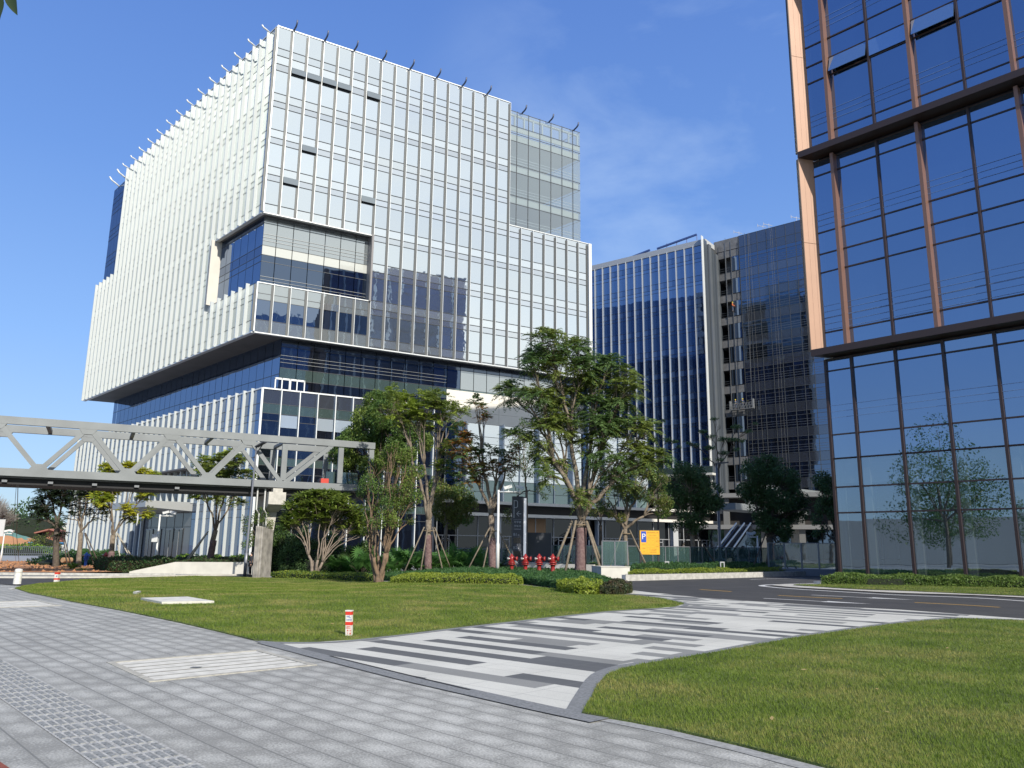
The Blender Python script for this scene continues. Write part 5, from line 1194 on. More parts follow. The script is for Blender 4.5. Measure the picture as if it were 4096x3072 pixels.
def person(base, h, face, label, coat, trousers, hairm=M_hair, group=None, helmet=None, mask=False, arms='down', vest=None):
    """standing figure; face = azimuth it looks towards"""
    t = thing('person', label, 'person', tuple(base), group); k = h/1.7; f = dv(face); s = dv(face+90); B = np.array(base, float)
    def p(side, fw, z): return B+np.array([*(s*side*k+f*fw*k), z*k])
    hands = {'down': [(.24, .03, 1.05), (.27, .08, .80), (.27, .10, .72)], 'fore': [(.25, .06, 1.08), (.16, .32, 1.02), (.12, .38, 1.03)]}[arms]
    J = [p(0, 0, .92), p(0, 0, 1.12), p(0, .0, 1.36), p(0, .01, 1.47), p(0, .03, 1.58), p(0, .04, 1.66)]
    Bn = [(0, 1), (1, 2), (2, 3), (3, 4), (4, 5)]; Rd = [.13, .125, .12, .055, .085, .06]
    for sg in (-1, 1):
        i0 = len(J); J += [p(.18*sg, 0, 1.38)]+[p(a*sg, b_, c) for a, b_, c in hands]; Bn += [(2, i0), (i0, i0+1), (i0+1, i0+2), (i0+2, i0+3)]; Rd += [.058, .045, .034, .03]
        hx, hy, hz = hands[-1]
        for q, (df_, ds, ln) in enumerate(((.03, -.02, .055), (.012, 0, .07), (-.006, .005, .075), (-.024, .008, .06), (-.03, -.02, .045))):
            j = len(J); J += [p((hx+ds*.3)*sg, hy+df_, hz-ln*.55), p((hx+ds)*sg, hy+df_+.01, hz-ln*1.2)]; Bn += [(i0+3, j), (j, j+1)]; Rd += [.010, .008]
        i1 = len(J); J += [p(.10*sg, 0, .88), p(.11*sg, .02, .48), p(.12*sg, -.01, .09), p(.13*sg, .12, .04)]; Bn += [(0, i1), (i1, i1+1), (i1+1, i1+2), (i1+2, i1+3)]; Rd += [.088, .062, .045, .04]
    skin_body('body', J, Bn, [r_*k for r_ in Rd], M_skin, t)
    # jacket
    J = [p(0, 0, .90), p(0, 0, 1.12), p(0, 0, 1.36), p(0, .005, 1.46)]; Bn = [(0, 1), (1, 2), (2, 3)]; Rd = [.165, .15, .15, .08]
    for sg in (-1, 1):
        i0 = len(J); J += [p(.19*sg, 0, 1.38), p(hands[0][0]*sg, hands[0][1], hands[0][2]), p(hands[1][0]*sg, hands[1][1], hands[1][2]+.03)]; Bn += [(2, i0), (i0, i0+1), (i0+1, i0+2)]; Rd += [.078, .065, .055]
    skin_body('jacket', J, Bn, [r_*k for r_ in Rd], coat, t)
    J = [p(0, 0, .93)]; Bn = []; Rd = [.14]
    for sg in (-1, 1): i1 = len(J); J += [p(.095*sg, 0, .86), p(.11*sg, .02, .48), p(.12*sg, -.005, .12)]; Bn += [(0, i1), (i1, i1+1), (i1+1, i1+2)]; Rd += [.10, .078, .062]
    skin_body('trousers', J, Bn, [r_*k for r_ in Rd], trousers, t)
    for sg in (-1, 1): mb = MB(); mb.bar(p(.12*sg, -.06, .035), p(.135*sg, .19, .03), .09*k, .07*k); mb.build('shoe', M_hair, t)
    def blob(nm, c, r3, m, n=10):
        mb = MB(); mb.lathe((0, 0, 0), [(math.sin(math.pi*i/8)*1.0+1e-3, -math.cos(math.pi*i/8)) for i in range(9)], n)
        V = mb.v[0]; V = c+np.outer(V[:, 0], [*(s*r3[0]*k), 0])+np.outer(V[:, 1], [*(f*r3[1]*k), 0])+np.outer(V[:, 2], [0, 0, r3[2]*k]); mb.v[0] = V
        return mb.build(nm, m, t, True)
    blob('hair', p(0, -.015, 1.635), (.098, .105, .10), hairm)
    for sg in (-1, 1): blob('eye', p(.033*sg, .118, 1.615), (.012, .008, .008), M_hair, 6)
    blob('nose', p(0, .125, 1.585), (.014, .02, .022), M_skin, 6)
    if mask: blob('face_mask', p(0, .085, 1.56), (.07, .055, .06), mat('mask_white', (.8, .8, .8), .7))
    if helmet: blob('helmet', p(0, .01, 1.68), (.135, .15, .10), helmet)
    if vest: J = [p(0, 0, 1.0), p(0, 0, 1.15), p(0, 0, 1.38)]; skin_body('vest', J, [(0, 1), (1, 2)], [.17*k, .16*k, .155*k], vest, t)
    return t
xp = AT(1000, 2299, 59); person((float(xp[0]), 59.0, -.55), 1.66, 235, 'person in dark clothes and a white face mask standing by the lamp and the slabs', mat('coat_dark', (.028, .03, .038), .8), mat('trousers_black', (.012, .012, .014), .8), mask=True)
# gondola with two workers
M_hel = mat('helmet_yellow', (.75, .60, .05), .4); M_hiv = mat('vest_lime', (.45, .6, .1), .6); M_wk = mat('work_blue', (.05, .07, .12), .8); M_al = mat('aluminium', (.30, .31, .31), .4, .4)
gc = df.pt(5.0, 24.0, 1.0); zG = AT(2980, 1640, float(gc[1]))[2]; dist_ = None
def onface(px, py_, d=1.0):
    r_ = ray(px, py_); A_ = np.array([[r_[0], -df.a[0]], [r_[1], -df.a[1]]]); t_, s_v = np.linalg.solve(A_, PD+d*df.n); return s_v, EYE+t_*r_[2]
sg0, zg0 = onface(2923, 1642); sg1, zg1 = onface(3014, 1634)
GO = thing('work_platform', 'suspended work platform hanging on the dark tower', 'work platform', tuple(df.pt((sg0+sg1)/2, zg0, 1.0)))
mb = MB(); mb.fbox(df, sg0, sg1, zg0-.05, zg0+.05, .6, 1.4); mb.build('floor', M_al, GO)
for dd in (.6, 1.4):
    mb = MB(); mb.fbox(df, sg0, sg1, zg0+1.0, zg0+1.05, dd-.02, dd+.02); mb.fbox(df, sg0, sg1, zg0+.5, zg0+.55, dd-.03, dd+.03)
    n = 8
    for i in range(n): a = sg0+(sg1-sg0)*i/n; b2 = sg0+(sg1-sg0)*(i+1)/n; mb.bar(df.pt(a, zg0, dd), df.pt(b2, zg0+1.05, dd), .03, .03); mb.fbox(df, a-.02, a+.02, zg0, zg0+1.05, dd-.02, dd+.02)
    mb.build('guard_rail', M_al, GO)
for s in (sg0, sg1): mb = MB(); mb.fbox(df, s-.12, s+.12, zg0, zg0+1.6, .8, 1.2); mb.build('hoist', M_al, GO)
for px, lab in ((2943, 'worker with a yellow helmet, left on the hanging platform'), (2972, 'worker with a yellow helmet, right on the hanging platform')):
    s_v, _ = onface(px, 1640); person(df.pt(s_v, zg0+.06, 1.0), 1.72, 40, lab, M_wk, M_wk, helmet=M_hel, vest=M_hiv, arms='fore', group='workers on the platform')
s_v, zz = onface(2932, 1215, .1); zfl = zz-1.5
person(df.pt(s_v, zfl, .35), 1.7, 120, 'worker in orange with a yellow helmet high on the unfinished floors', mat('work_orange', (.6, .12, .02), .7), M_wk, helmet=M_hel, arms='fore')
for s in (sg0+.2, sg1-.2): mb = MB(); mb.tube([df.pt(s, zg0+1.5, 1.0), df.pt(s, DH, .6)], .035, 4); mb.build('suspension_rope', M_rail, GO)

# ================================================================== FAR LEFT BACKGROUND
def simple_building(nm, label, cx, cy, wx, wy, h, m, rows, colsn, z0=-.5, az=90, roof=None, wm_=None):
    t = thing(nm, label, 'building', (cx, cy, z0)); fr = Fr(np.array([cx, cy])-dv(az)*wx/2, az, az+90)
    mb = MB(); mb.fbox(fr, 0, wx, z0, z0+h, -wy, 0); mb.build('wall', m, t)
    for r_ in range(rows):
        for c_ in range(colsn):
            s0 = wx*(c_+.25)/colsn; z1 = z0+h*(r_+.35)/rows
            mb = MB(); mb.fbox(fr, s0, s0+wx*.5/colsn, z1, z1+h*.42/rows, -.05, .03); mb.build('window', wm_ or M_dkglass, t)
    if roof: mb = MB(); mb.fbox(fr, -.2, wx+.2, z0+h, z0+h+.25, -wy-.2, .2); mb.build('roof', roof, t)
    return t, fr
M_pk = mat('far_pink', (.52, .45, .42), .8); M_wht = mat('far_white', (.6, .61, .6), .7)
c = AT(102, 2130, 420); simple_building('apartment_block', 'far pale pink apartment block on the horizon at the left', float(c[0]), 420, 27, 14, float(AT(102, 2090, 420)[2])+.5, M_pk, 6, 8, roof=M_pk)
c = AT(185, 2130, 300); simple_building('apartment_block', 'far white house with a dark roof above the red gable', float(c[0]), 300, 15, 10, float(AT(185, 2098, 300)[2])+.5, M_wht, 3, 6, roof=mat('far_dark', (.1, .11, .12), .8))
c = AT(270, 2150, 320); simple_building('apartment_block', 'far grey block beside the corner of the white office block', float(c[0]), 320, 13, 10, float(AT(270, 2117, 320)[2])+.5, mat('far_grey', (.4, .42, .44), .8), 4, 4)
c = AT(60, 2130, 480); simple_building('apartment_block', 'far grey-green slab building behind the trees at the left edge', float(c[0]), 480, 60, 14, float(AT(60, 2098, 480)[2])+.5, mat('far_green', (.25, .3, .28), .8), 2, 8)
# red gabled hall
M_brick = mat('red_wall', (.42, .17, .12), .8, var=.08, vscale=.8)
l, r_, ap = AT(132, 2170, 200), AT(272, 2170, 200), AT(216, 2120, 200); lv_ = AT(130, 2140, 200); rv_ = AT(272, 2137, 200)
t = thing('gabled_hall', 'brick-red gabled hall wall behind the site cabins', 'building', (float((l[0]+r_[0])/2), 200.0, -.5))
pts = [(l[0], -.5), (r_[0], -.5), (r_[0], rv_[2]), (ap[0], ap[2]), (l[0], lv_[2])]; V = [(x, 200, z) for x, z in pts]+[(x, 203, z) for x, z in pts]
mb = MB(); mb.add(V, [(0, 1, 2, 3, 4), (9, 8, 7, 6, 5)]+[(i, (i+1) % 5+0, (i+1) % 5+5, i+5) for i in range(5)]); mb.build('wall', M_brick, t)
mb = MB()
for a, b2 in ((pts[4], pts[3]), (pts[3], pts[2])): mb.bar((a[0], 200, a[1]+.15), (b2[0], 200, b2[1]+.15), 4.2, .3)
mb.build('roof', mat('roof_red', (.35, .14, .1), .8), t)
# cream-roofed shed
l, r_ = AT(72, 2150, 215), AT(195, 2150, 215); z1 = float(AT(72, 2122, 215)[2]); z2 = float(AT(72, 2146, 215)[2])
t = thing('shed', 'long low shed with cream sloping roofs left of the red gable', 'building', (float((l[0]+r_[0])/2), 215.0, -.5))
mb = MB(); mb.box(l[0], r_[0], 215, 230, -.5, z2); mb.build('wall', mat('shed_dark', (.06, .055, .05), .9), t)
for za, zb2, x0_ in ((z1+.8, z1-.8, l[0]-.5), (z2+1.8, z2+.1, l[0]+1)):
    mb = MB(); mb.add([(x0_, 212, zb2), (r_[0]+2, 212, zb2+.3), (r_[0]+4, 222, za+.6), (x0_, 222, za), (x0_, 212, zb2-.2), (r_[0]+2, 212, zb2+.1), (r_[0]+4, 222, za+.4), (x0_, 222, za-.2)], [(0, 1, 2, 3), (7, 6, 5, 4), (0, 4, 5, 1), (1, 5, 6, 2), (2, 6, 7, 3), (3, 7, 4, 0)]); mb.build('roof', mat('roof_cream', (.62, .56, .40), .7), t)
# site cabins white with blue frames
M_cab = mat('cabin_white', (.68, .70, .70), .6); M_cabb = mat('cabin_blue', (.06, .28, .6), .5); dC = 150
for px0, px1, lab in ((116, 163, 'left white and blue site cabin with a barred window'), (165, 210, 'middle white and blue site cabin, partly behind the dark tree'), (212, 262, 'right white and blue site cabin behind the tree trunk')):
    l, r_ = AT(px0, 2190, dC), AT(px1, 2190, dC); t = thing('site_cabin', lab, 'site cabin', (float((l[0]+r_[0])/2), float(dC), -.5), 'white site cabins'); zt_ = float(AT(140, 2172, dC)[2])
    mb = MB(); mb.box(l[0], r_[0], dC, dC+5, -.5, zt_); mb.build('wall', M_cab, t)
    mb = MB(); mb.box(l[0], r_[0], dC-.06, dC, zt_-.25, zt_); mb.box(l[0], l[0]+.15, dC-.06, dC, -.5, zt_-.25); mb.box(r_[0]-.15, r_[0], dC-.06, dC, -.5, zt_-.25); mb.build('frame', M_cabb, t)
    cxm = (l[0]+r_[0])/2; mb = MB(); mb.box(cxm-.5, cxm+.5, dC-.1, dC-.02, zt_-2.1, zt_-.8); mb.build('window', M_dkglass, t)
    mb = MB(); mb.box(l[0]-.1, r_[0]+.1, dC-.3, dC+5.2, zt_, zt_+.18); mb.build('roof', M_cabb, t)
# green netted earth mound
MD = bpy.data.meshes.new('earth_mound'); nu, nv = 40, 16; vs = []; xl, xr = float(AT(-260, 2190, 175)[0]), float(AT(140, 2190, 175)[0])
for j in range(nv):
    for i in range(nu):
        u = i/(nu-1); v = j/(nv-1); x = xl+(xr-xl)*u; hh = 6.1*math.sin(math.pi*min(1, .5+u*.5))**.6*math.sin(math.pi*v)**.7 if u < .999 else 0
        vs.append((x, 165+v*26, -.6+hh+.25*math.sin(u*31)*math.sin(v*9)*(hh > .5)))
MD.from_pydata(vs, [], [(j*nu+i, j*nu+i+1, (j+1)*nu+i+1, (j+1)*nu+i) for j in range(nv-1) for i in range(nu-1)])
MD.materials.append(mat('green_net', (.10, .23, .19), .9, col2=(.14, .26, .22), vscale=.3)); MD.materials.append(mat('mound_earth', (.45, .22, .1), .9))
for p in MD.polygons:
    c_ = p.center; u = (c_.x-xl)/(xr-xl)
    if (.70 < u < .97 and abs(c_.z-1.9+(u-.8)*7) < .5) or (.80 < u < .9 and c_.z < 1.2): p.material_index = 1
o = bpy.data.objects.new('earth_mound', MD); COL.objects.link(o); tag(o, 'earth mound under green netting with bare orange patches, far left', 'mound'); o['_loc'] = [0, 0, 0]
# railing in front
t = thing('metal_railing', 'thin grey metal railing in front of the mound and cabins', 'fence', (float(AT(120, 2200, 130)[0]), 130.0, -.5)); l, r_ = float(AT(-60, 2200, 130)[0]), float(AT(262, 2200, 130)[0])
mb = MB(); mb.box(l, r_, 129.97, 130.03, .9, 1.0); mb.box(l, r_, 129.97, 130.03, -.2, -.1); mb.build('rail', M_rail, t)
for i in range(40): mb = MB(); x = l+(r_-l)*i/39; mb.box(x-.03, x+.03, 129.97, 130.03, -.5, 1.0); mb.build('baluster', M_rail, t)
# hanging cables and leftmost sign board
a = fF.pt(-17.3, 5.4, -.5); g1 = np.array([*G(76, 2246), -.5])
for e_, lab in ((0, 'grey cable hanging from the bridge to the earth strip'), (-.35, 'second thinner cable beside it under the bridge')):
    mb = MB(); mb.tube([a+[e_*.3, 0, 0], (a+g1)/2+[-.15+e_, 0, -.2], g1+[e_, 0, 0]], .025 if e_ == 0 else .015, 5); tag(mb.build('cable', mat('cable_grey', (.18, .18, .18), .7)), lab, 'cable')
q = AT(0, 2075, 75); t = thing('sign_board', 'white slanted sign board cut off by the left edge', 'sign', (float(q[0]), 75.0, -.5)); z1, z0 = float(AT(0, 2076, 75)[2]), float(AT(0, 2145, 75)[2]); xr1, xr0 = float(AT(22, 2076, 75)[0]), float(AT(11, 2145, 75)[0])
mb = MB(); mb.hexa([(q[0]-2.5, 75, z0), (xr0, 75, z0), (xr0, 75.08, z0), (q[0]-2.5, 75.08, z0), (q[0]-2.5, 75, z1), (xr1, 75, z1), (xr1, 75.08, z1), (q[0]-2.5, 75.08, z1)]); mb.build('panel', M_wht, t)
mb = MB(); mb.box(q[0]-2.5, xr1, 74.95, 75.1, z1, z1+.06); mb.build('top_edge', M_bk, t)
mb = MB(); mb.box(q[0]-.6, q[0]-.5, 75.1, 75.2, -.5, z1); mb.build('post', M_lamp, t)
# log and stones at the planting
q = AT(257, 2240, 72); mb = MB(); mb.tube([q+[0, -.3, 0], q+[.3, .6, 0]], .22, 10); tag(mb.build('log', mat('log_wood', (.4, .25, .14), .9), origin=tuple(q)), 'cut log end lying beside the dark tree and the fern', 'log')
# ================================================================== TREES AND PLANTS
M_bark = mat('bark_pale', (.26, .215, .16), .9, col2=(.13, .10, .075), vscale=5, bump=.02, bscale=18)
M_barkd = mat('bark_dark', (.07, .055, .042), .9, col2=(.13, .105, .08), vscale=6, bump=.02, bscale=18)
M_wrap = mat('trunk_wrap', (.13, .075, .075), .9, col2=(.22, .15, .14), vscale=7, bump=.03, bscale=10)
def leafm(n, c, c2, tr=.42, sc=.9): return mat(n, c, .5, col2=c2, vscale=sc, translucent=tr, spec=.35, detail=3)
LF = {
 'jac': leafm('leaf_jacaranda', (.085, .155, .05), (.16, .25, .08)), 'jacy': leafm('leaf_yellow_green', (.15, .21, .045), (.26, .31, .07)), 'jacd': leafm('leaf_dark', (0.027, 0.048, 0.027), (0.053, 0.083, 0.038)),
 'yel': leafm('leaf_golden', (0.426, 0.426, 0.039), (0.600, 0.581, 0.057)), 'ygr': leafm('leaf_lime', (0.232, 0.330, 0.039), (0.426, 0.504, 0.077)), 'red': leafm('leaf_rust', (0.485, 0.136, 0.039), (0.349, 0.194, 0.039)),
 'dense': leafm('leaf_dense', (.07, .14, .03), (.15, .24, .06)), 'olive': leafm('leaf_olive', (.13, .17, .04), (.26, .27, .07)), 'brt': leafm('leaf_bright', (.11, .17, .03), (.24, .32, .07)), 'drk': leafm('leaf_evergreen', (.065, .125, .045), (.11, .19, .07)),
 'fran': leafm('leaf_frangipani', (.14, .21, .035), (.27, .34, .07), sc=1.5), 'hedgey': leafm('leaf_hedge_lime', (.19, .26, .03), (.36, .42, .06), sc=3), 'hedged': leafm('leaf_hedge_dark', (0.042, 0.117, 0.035), (0.105, 0.209, 0.069), sc=2), 'hedgeb': leafm('leaf_hedge_brown', (0.106, 0.068, 0.039), (0.057, 0.098, 0.039), sc=3),
 'hedger': leafm('leaf_hedge_right', (0.098, 0.174, 0.039), (0.232, 0.330, 0.077), sc=3), 'palm': leafm('leaf_palm', (0.058, 0.152, 0.042), (0.140, 0.303, 0.069)), 'fern': leafm('leaf_fern', (0.194, 0.330, 0.039), (0.388, 0.542, 0.077)), 'fernl': leafm('leaf_fern_yellow', (0.542, 0.620, 0.057), (0.600, 0.600, 0.098))}
def nrm(a): return a/(np.linalg.norm(a, axis=-1, keepdims=True)+1e-9)
def diamonds(P, D, U, L_, Wd, droop=0.0):
    """leaf quads at P, pointing D, flat side facing U"""
    S = nrm(np.cross(D, U)); n = len(P); L_ = np.broadcast_to(L_, (n,))[:, None]; Wd = np.broadcast_to(Wd, (n,))[:, None]
    mid = P+D*L_*.45; tip = P+D*L_; 
    if droop: tip = tip-np.array([0, 0, 1])*L_*droop
    return np.stack([P, mid+S*Wd/2, tip, mid-S*Wd/2], 1)
def fronds(tips, axes, L_=.85, npair=9, pl=.26, pw=.07, per=8, droop=.5, up=.55):
    """feathery compound leaves: a rosette of arching rachises with paired leaflets"""
    out = []; T = np.repeat(tips, per, 0); n = len(T)
    a = rng.uniform(0, 2*np.pi, n); el = rng.normal(up, .3, n)
    d = nrm(np.stack([np.cos(a)*np.cos(el), np.sin(a)*np.cos(el), np.sin(el)], 1)+np.repeat(axes, per, 0)*.35)
    ln = L_*rng.uniform(.7, 1.2, n)
    for k in range(npair):
        t = (k+1.2)/(npair+.5)
        p = T+d*(ln*t)[:, None]-np.array([0, 0, 1])*(droop*ln*t*t)[:, None]
        tan = nrm(d-np.array([0, 0, 1])*(2*droop*t))
        side = nrm(np.cross(tan, [0, 0, 1])+1e-4)
        w_ = pl*math.sin(math.pi*min(.97, .25+t*.72))
        for sg in (-1, 1):
            dd = nrm(side*sg+tan*.55-np.array([0, 0, .25])+rng.normal(0, .12, (n, 3)))
            U = nrm(np.cross(tan, dd)*sg+rng.normal(0, .25, (n, 3)))
            out.append(diamonds(p, dd, U, w_*ln/L_, pw*ln/L_))
    return np.concatenate(out)
def leaves(centres, radii, n, size, flat=1.0, shell=.55, aspect=.5):
    r_ = np.array(radii); wgt = r_**2; idx = rng.choice(len(centres), n, p=wgt/wgt.sum()); v = nrm(rng.normal(size=(n, 3)))
    rad = r_[idx]*(rng.uniform(shell**3, 1.08, n)**(1/3)); # clumpy
    P = np.array(centres)[idx]+v*rad[:, None]*np.array([1, 1, flat])
    # gaps: drop leaves where a coarse lattice noise is low
    h = np.sin(P[:, 0]*2.7+1.3*np.sin(P[:, 2]*2.1))+np.sin(P[:, 1]*2.9+P[:, 2]*1.7)+np.sin(P[:, 2]*3.3+P[:, 0]*1.1)
    P = P[h > -.85+rng.normal(0, .3, n)]; v = nrm(rng.normal(size=P.shape)+[0, 0, -.35]); U = nrm(rng.normal(size=P.shape)+[0, 0, 1.2]+v*0)
    s = size*rng.uniform(.6, 1.35, len(P)); return diamonds(P, v, U, s, s*aspect)
def rosettes(tips, L_=.38, W_=.11, per=11, el0=.35):
    T = np.repeat(tips, per, 0); n = len(T); a = rng.uniform(0, 2*np.pi, n); el = rng.normal(el0, .3, n); d = np.stack([np.cos(a)*np.cos(el), np.sin(a)*np.cos(el), np.sin(el)], 1)
    U = nrm(np.stack([-np.cos(a)*np.sin(el), -np.sin(a)*np.sin(el), np.cos(el)], 1)+rng.normal(0, .15, (n, 3))); s = rng.uniform(.75, 1.2, n)
    return diamonds(T, d, U, L_*s, W_*s, .15)
def curve(a, b, lift=.35, n=7, wob=.0):
    a = np.array(a, float); b = np.array(b, float); L_ = np.linalg.norm(b-a); c = a+(b-a)*.42+np.array([0, 0, L_*lift*.35])-(b-a)*np.array([1, 1, 0])*.18
    ts = np.linspace(0, 1, n); P = [(1-t)**2*a+2*t*(1-t)*c+t*t*b for t in ts]
    for i in range(1, n-1): P[i] = P[i]+rng.normal(0, wob, 3)
    return P
def stakes(base, r, h, name_label, angs=(200, 320, 80), m=M_stake, group='tree stakes', tr=.16, th=.045):
    base = np.array(base); t = thing('tree_stakes', name_label, 'tree stakes', tuple(base), group)
    for a in angs:
        d = dv(a); mb = MB(); mb.tube([base+[d[0]*r, d[1]*r, 0], base+[d[0]*(tr+.1), d[1]*(tr+.1), h]], [th*1.1, th], 7); mb.build('pole', m, t, True)
    tops = [base+[dv(a)[0]*(tr+.16), dv(a)[1]*(tr+.16), h-.25] for a in angs]
    for i in range(len(tops)): mb = MB(); mb.tube([tops[i], tops[(i+1) % len(tops)]], .04, 6); mb.build('crossbar', M_tie, t, True)
    return t
def tree(label, bpx, depth, zb, forkpx, tr, blobs, kind, leaf, grow=1.0, barkm=M_bark, wrap=None, nf=None, tipn=5, limbr=None, seed=1, dz=.8, multi=1, fr_kw=None, size=.15, dens=900, cat='tree', group=None, limbs=None, extra=None, name='tree', lean=0, twig=True, flat=.8, clear=0):
    """blobs: (px, py, r_px[, depth offset m]) foliage masses, in photo pixels at the tree's own distance"""
    global rng; keep = rng; rng = np.random.default_rng(seed)
    b = AT(bpx[0], bpx[1], depth); b[2] = zb; f = AT(forkpx[0], forkpx[1], depth); sc = depth/FPX
    t = thing(name, label, cat, tuple(b), group)
    B = []
    for q in blobs:
        c = AT(q[0], q[1], depth); rr = q[2]*sc*1.08*grow; off = q[3] if len(q) > 3 else rng.uniform(-1, 1)*dz*max(rr, .8)*1.3; B.append((c+np.array([0, off, 0]), rr))
    mb = MB(); n = max(4, int(multi)*4)
    stems = [f]
    if multi > 1:
        for i in range(multi):
            a = 2*math.pi*i/multi+.5; e = f+np.array([math.cos(a)*.5, math.sin(a)*.4, rng.uniform(-.2, .4)])*min(1, np.linalg.norm(f-b)); stems.append(e)
            mb.tube(curve(b+[math.cos(a)*tr*.5, math.sin(a)*tr*.5, -.1], e, 0, 6, tr*.15), np.linspace(tr*.62, tr*.38, 6), 8)
        stems = stems[1:]; mb.tube([b+[0, 0, -.1], b+[0, 0, .25]], [tr*1.15, tr*.9], 9)
    else:
        pts = [b+[0, 0, -.1], b+(f-b)*.06, b+(f-b)*.35+rng.normal(0, tr*.2, 3)*[1, 1, 0], b+(f-b)*.7+rng.normal(0, tr*.25, 3)*[1, 1, 0], f]; mb.tube(pts, [tr*1.25, tr*1.03, tr*.95, tr*.88, tr*.85], 11)
    lr = limbr or tr*.5
    tips = []; axes = []
    hubs = []
    if len(B) > 8 and multi == 1:
        kk = min(7, max(4, len(B)//4)); C_ = np.array([c for c, _ in B]); cen = C_[rng.choice(len(C_), kk, replace=False)]
        for _ in range(8):
            lab = np.argmin(((C_[:, None]-cen[None])**2*[1.6, 1, .35]).sum(2), 1); cen = np.array([C_[lab == i].mean(0) if (lab == i).any() else cen[i] for i in range(kk)])
        for i in range(kk):
            if not (lab == i).any(): continue
            low = C_[lab == i][:, 2].min(); h_ = f+(cen[i]-f)*.5; h_[2] = min(h_[2], max(f[2]+.3, low-.2)); h_[:2] = f[:2]+(cen[i][:2]-f[:2])*.5
            pc = curve(f-[0, 0, tr*.5], h_, .3, 7, .04); mb.tube(pc, np.linspace(lr*1.05, lr*.7, 7), 8); hubs.append((h_, lab == i))
    for bi, (c, rr) in enumerate(B):
        s = min(stems, key=lambda q: np.linalg.norm((q-c)*[1, 1, .3])); r0 = lr*min(1, .45+rr*.3)
        for h_, msk in hubs:
            if msk[bi]: s = h_+[0, 0, tr*.4]; r0 = lr*.55
        L_ = np.linalg.norm(c-s); pc = curve(s-[0, 0, tr*.4], c-[0, 0, rr*.3], .5, 9, L_*.012); mb.tube(pc, np.linspace(r0, max(.018, r0*.28), 9), 7)
        k = max(4, int(tipn*(rr/1.0)**1.5*10)) if kind == 'frond' else max(4, int(tipn*rr*rr*4.5))
        v = nrm(rng.normal(size=(k, 3))+[0, 0, .35]); P = c+v*rr*1.18*(rng.uniform(.25, 1, k)**.5)[:, None]*np.array([1, 1, flat])
        for j in range(k):
            tips.append(P[j]); axes.append(v[j])
            if twig: q = pc[int(rng.integers(5, 9))]; mb.tube([q, (q+P[j])/2+rng.normal(0, .06, 3)+[0, 0, -.05], P[j]], [max(.012, r0*.24), .014, .008], 5, cap=False)
    tk = mb.build('trunk', barkm, t, True)
    if wrap:
        mb = MB(); zt_ = wrap; k = 10; P = []; Rr = []
        for i in range(k+1): u = i/k; q = b+(f-b)*(zt_*u)+[0, 0, .0]; P.append(q); Rr.append(tr*(1.17-.1*u)*(1.05 if i % 2 else 1))
        mb.tube(P, Rr, 12); mb.build('trunk_wrap', M_wrap, t, True)
    tips = np.array(tips); axes = np.array(axes); mats = [LF[l_] for l_ in (leaf if isinstance(leaf, (list, tuple)) else [leaf])]
    if kind == 'frond': V = fronds(tips, axes, **(fr_kw or {}))
    elif kind == 'rosette': V = rosettes(tips, **(fr_kw or {}))
    elif kind == 'leaf': V = leaves([c for c, _ in B], [r_ for _, r_ in B], int(2.5*dens*sum(r_*r_ for _, r_ in B)), size, **(fr_kw or {}))
    mi = None
    if len(mats) > 1:
        c_ = V.mean(1); h = np.sin(c_[:, 0]*1.1+seed)+np.sin(c_[:, 1]*1.3)+np.sin(c_[:, 2]*1.7)+rng.normal(0, .5, len(V)); mi = np.clip(((h+2.2)/4.4*len(mats)).astype(int), 0, len(mats)-1)
    if len(V): leafmesh('crown', V, 4, mats, t, mi)
    rng = keep; return t

# main feathery tree right of centre
zt_ = lambda x, y: (1900+x*.4219, 1300+y*.4219)
def B1(L_): return [(*zt_(x, y), r_*.4219, *rest) for x, y, r_, *rest in L_]
T11 = tree('tall feathery tree with a wrapped trunk and three stakes, right of the hydrants', (2321, 2303), 50, 0, (2325, 2085), .30,
  B1([(690, 200, 130), (610, 300, 110), (960, 230, 115), (560, 420, 95), (740, 420, 120), (340, 620, 95), (450, 690, 80), (600, 690, 100), (760, 640, 110), (1130, 400, 130), (1260, 380, 90), (1400, 460, 70), (1180, 560, 150), (1400, 640, 120), (1000, 420, 110), (950, 690, 150), (1340, 800, 120), (1130, 800, 130), (760, 850, 120), (880, 960, 120), (1330, 960, 110), (1500, 980, 100), (1640, 1000, 70), (640, 1000, 110), (1100, 1150, 120), (1500, 1200, 110), (1700, 1280, 80), (640, 1230, 90), (760, 1330, 80), (1250, 1330, 110), (1350, 1450, 90), (660, 1420, 70), (980, 1630, 60, -.8), (1230, 1000, 110), (420, 1040, 80), (1560, 1330, 90)]),
  'frond', ['jac', 'jac', 'jacy'], wrap=.88, tipn=2.6, limbr=.17, seed=11, dz=.8, fr_kw=dict(L_=1.0, npair=9, pl=.28, pw=.075, per=8, droop=.55, up=.35))
stakes((*AT(2321, 2303, 50)[:2], 0), 1.9, 3.35, 'three long pale stakes round the wrapped trunk right of the hydrants', (215, 262, 62, 140), tr=.4, th=.075)
z6 = lambda x, y: (1000+x*.5425, 1500+y*.5425)
def B6(L_): return [(*z6(x, y), r_*.5425, *rest) for x, y, r_, *rest in L_]
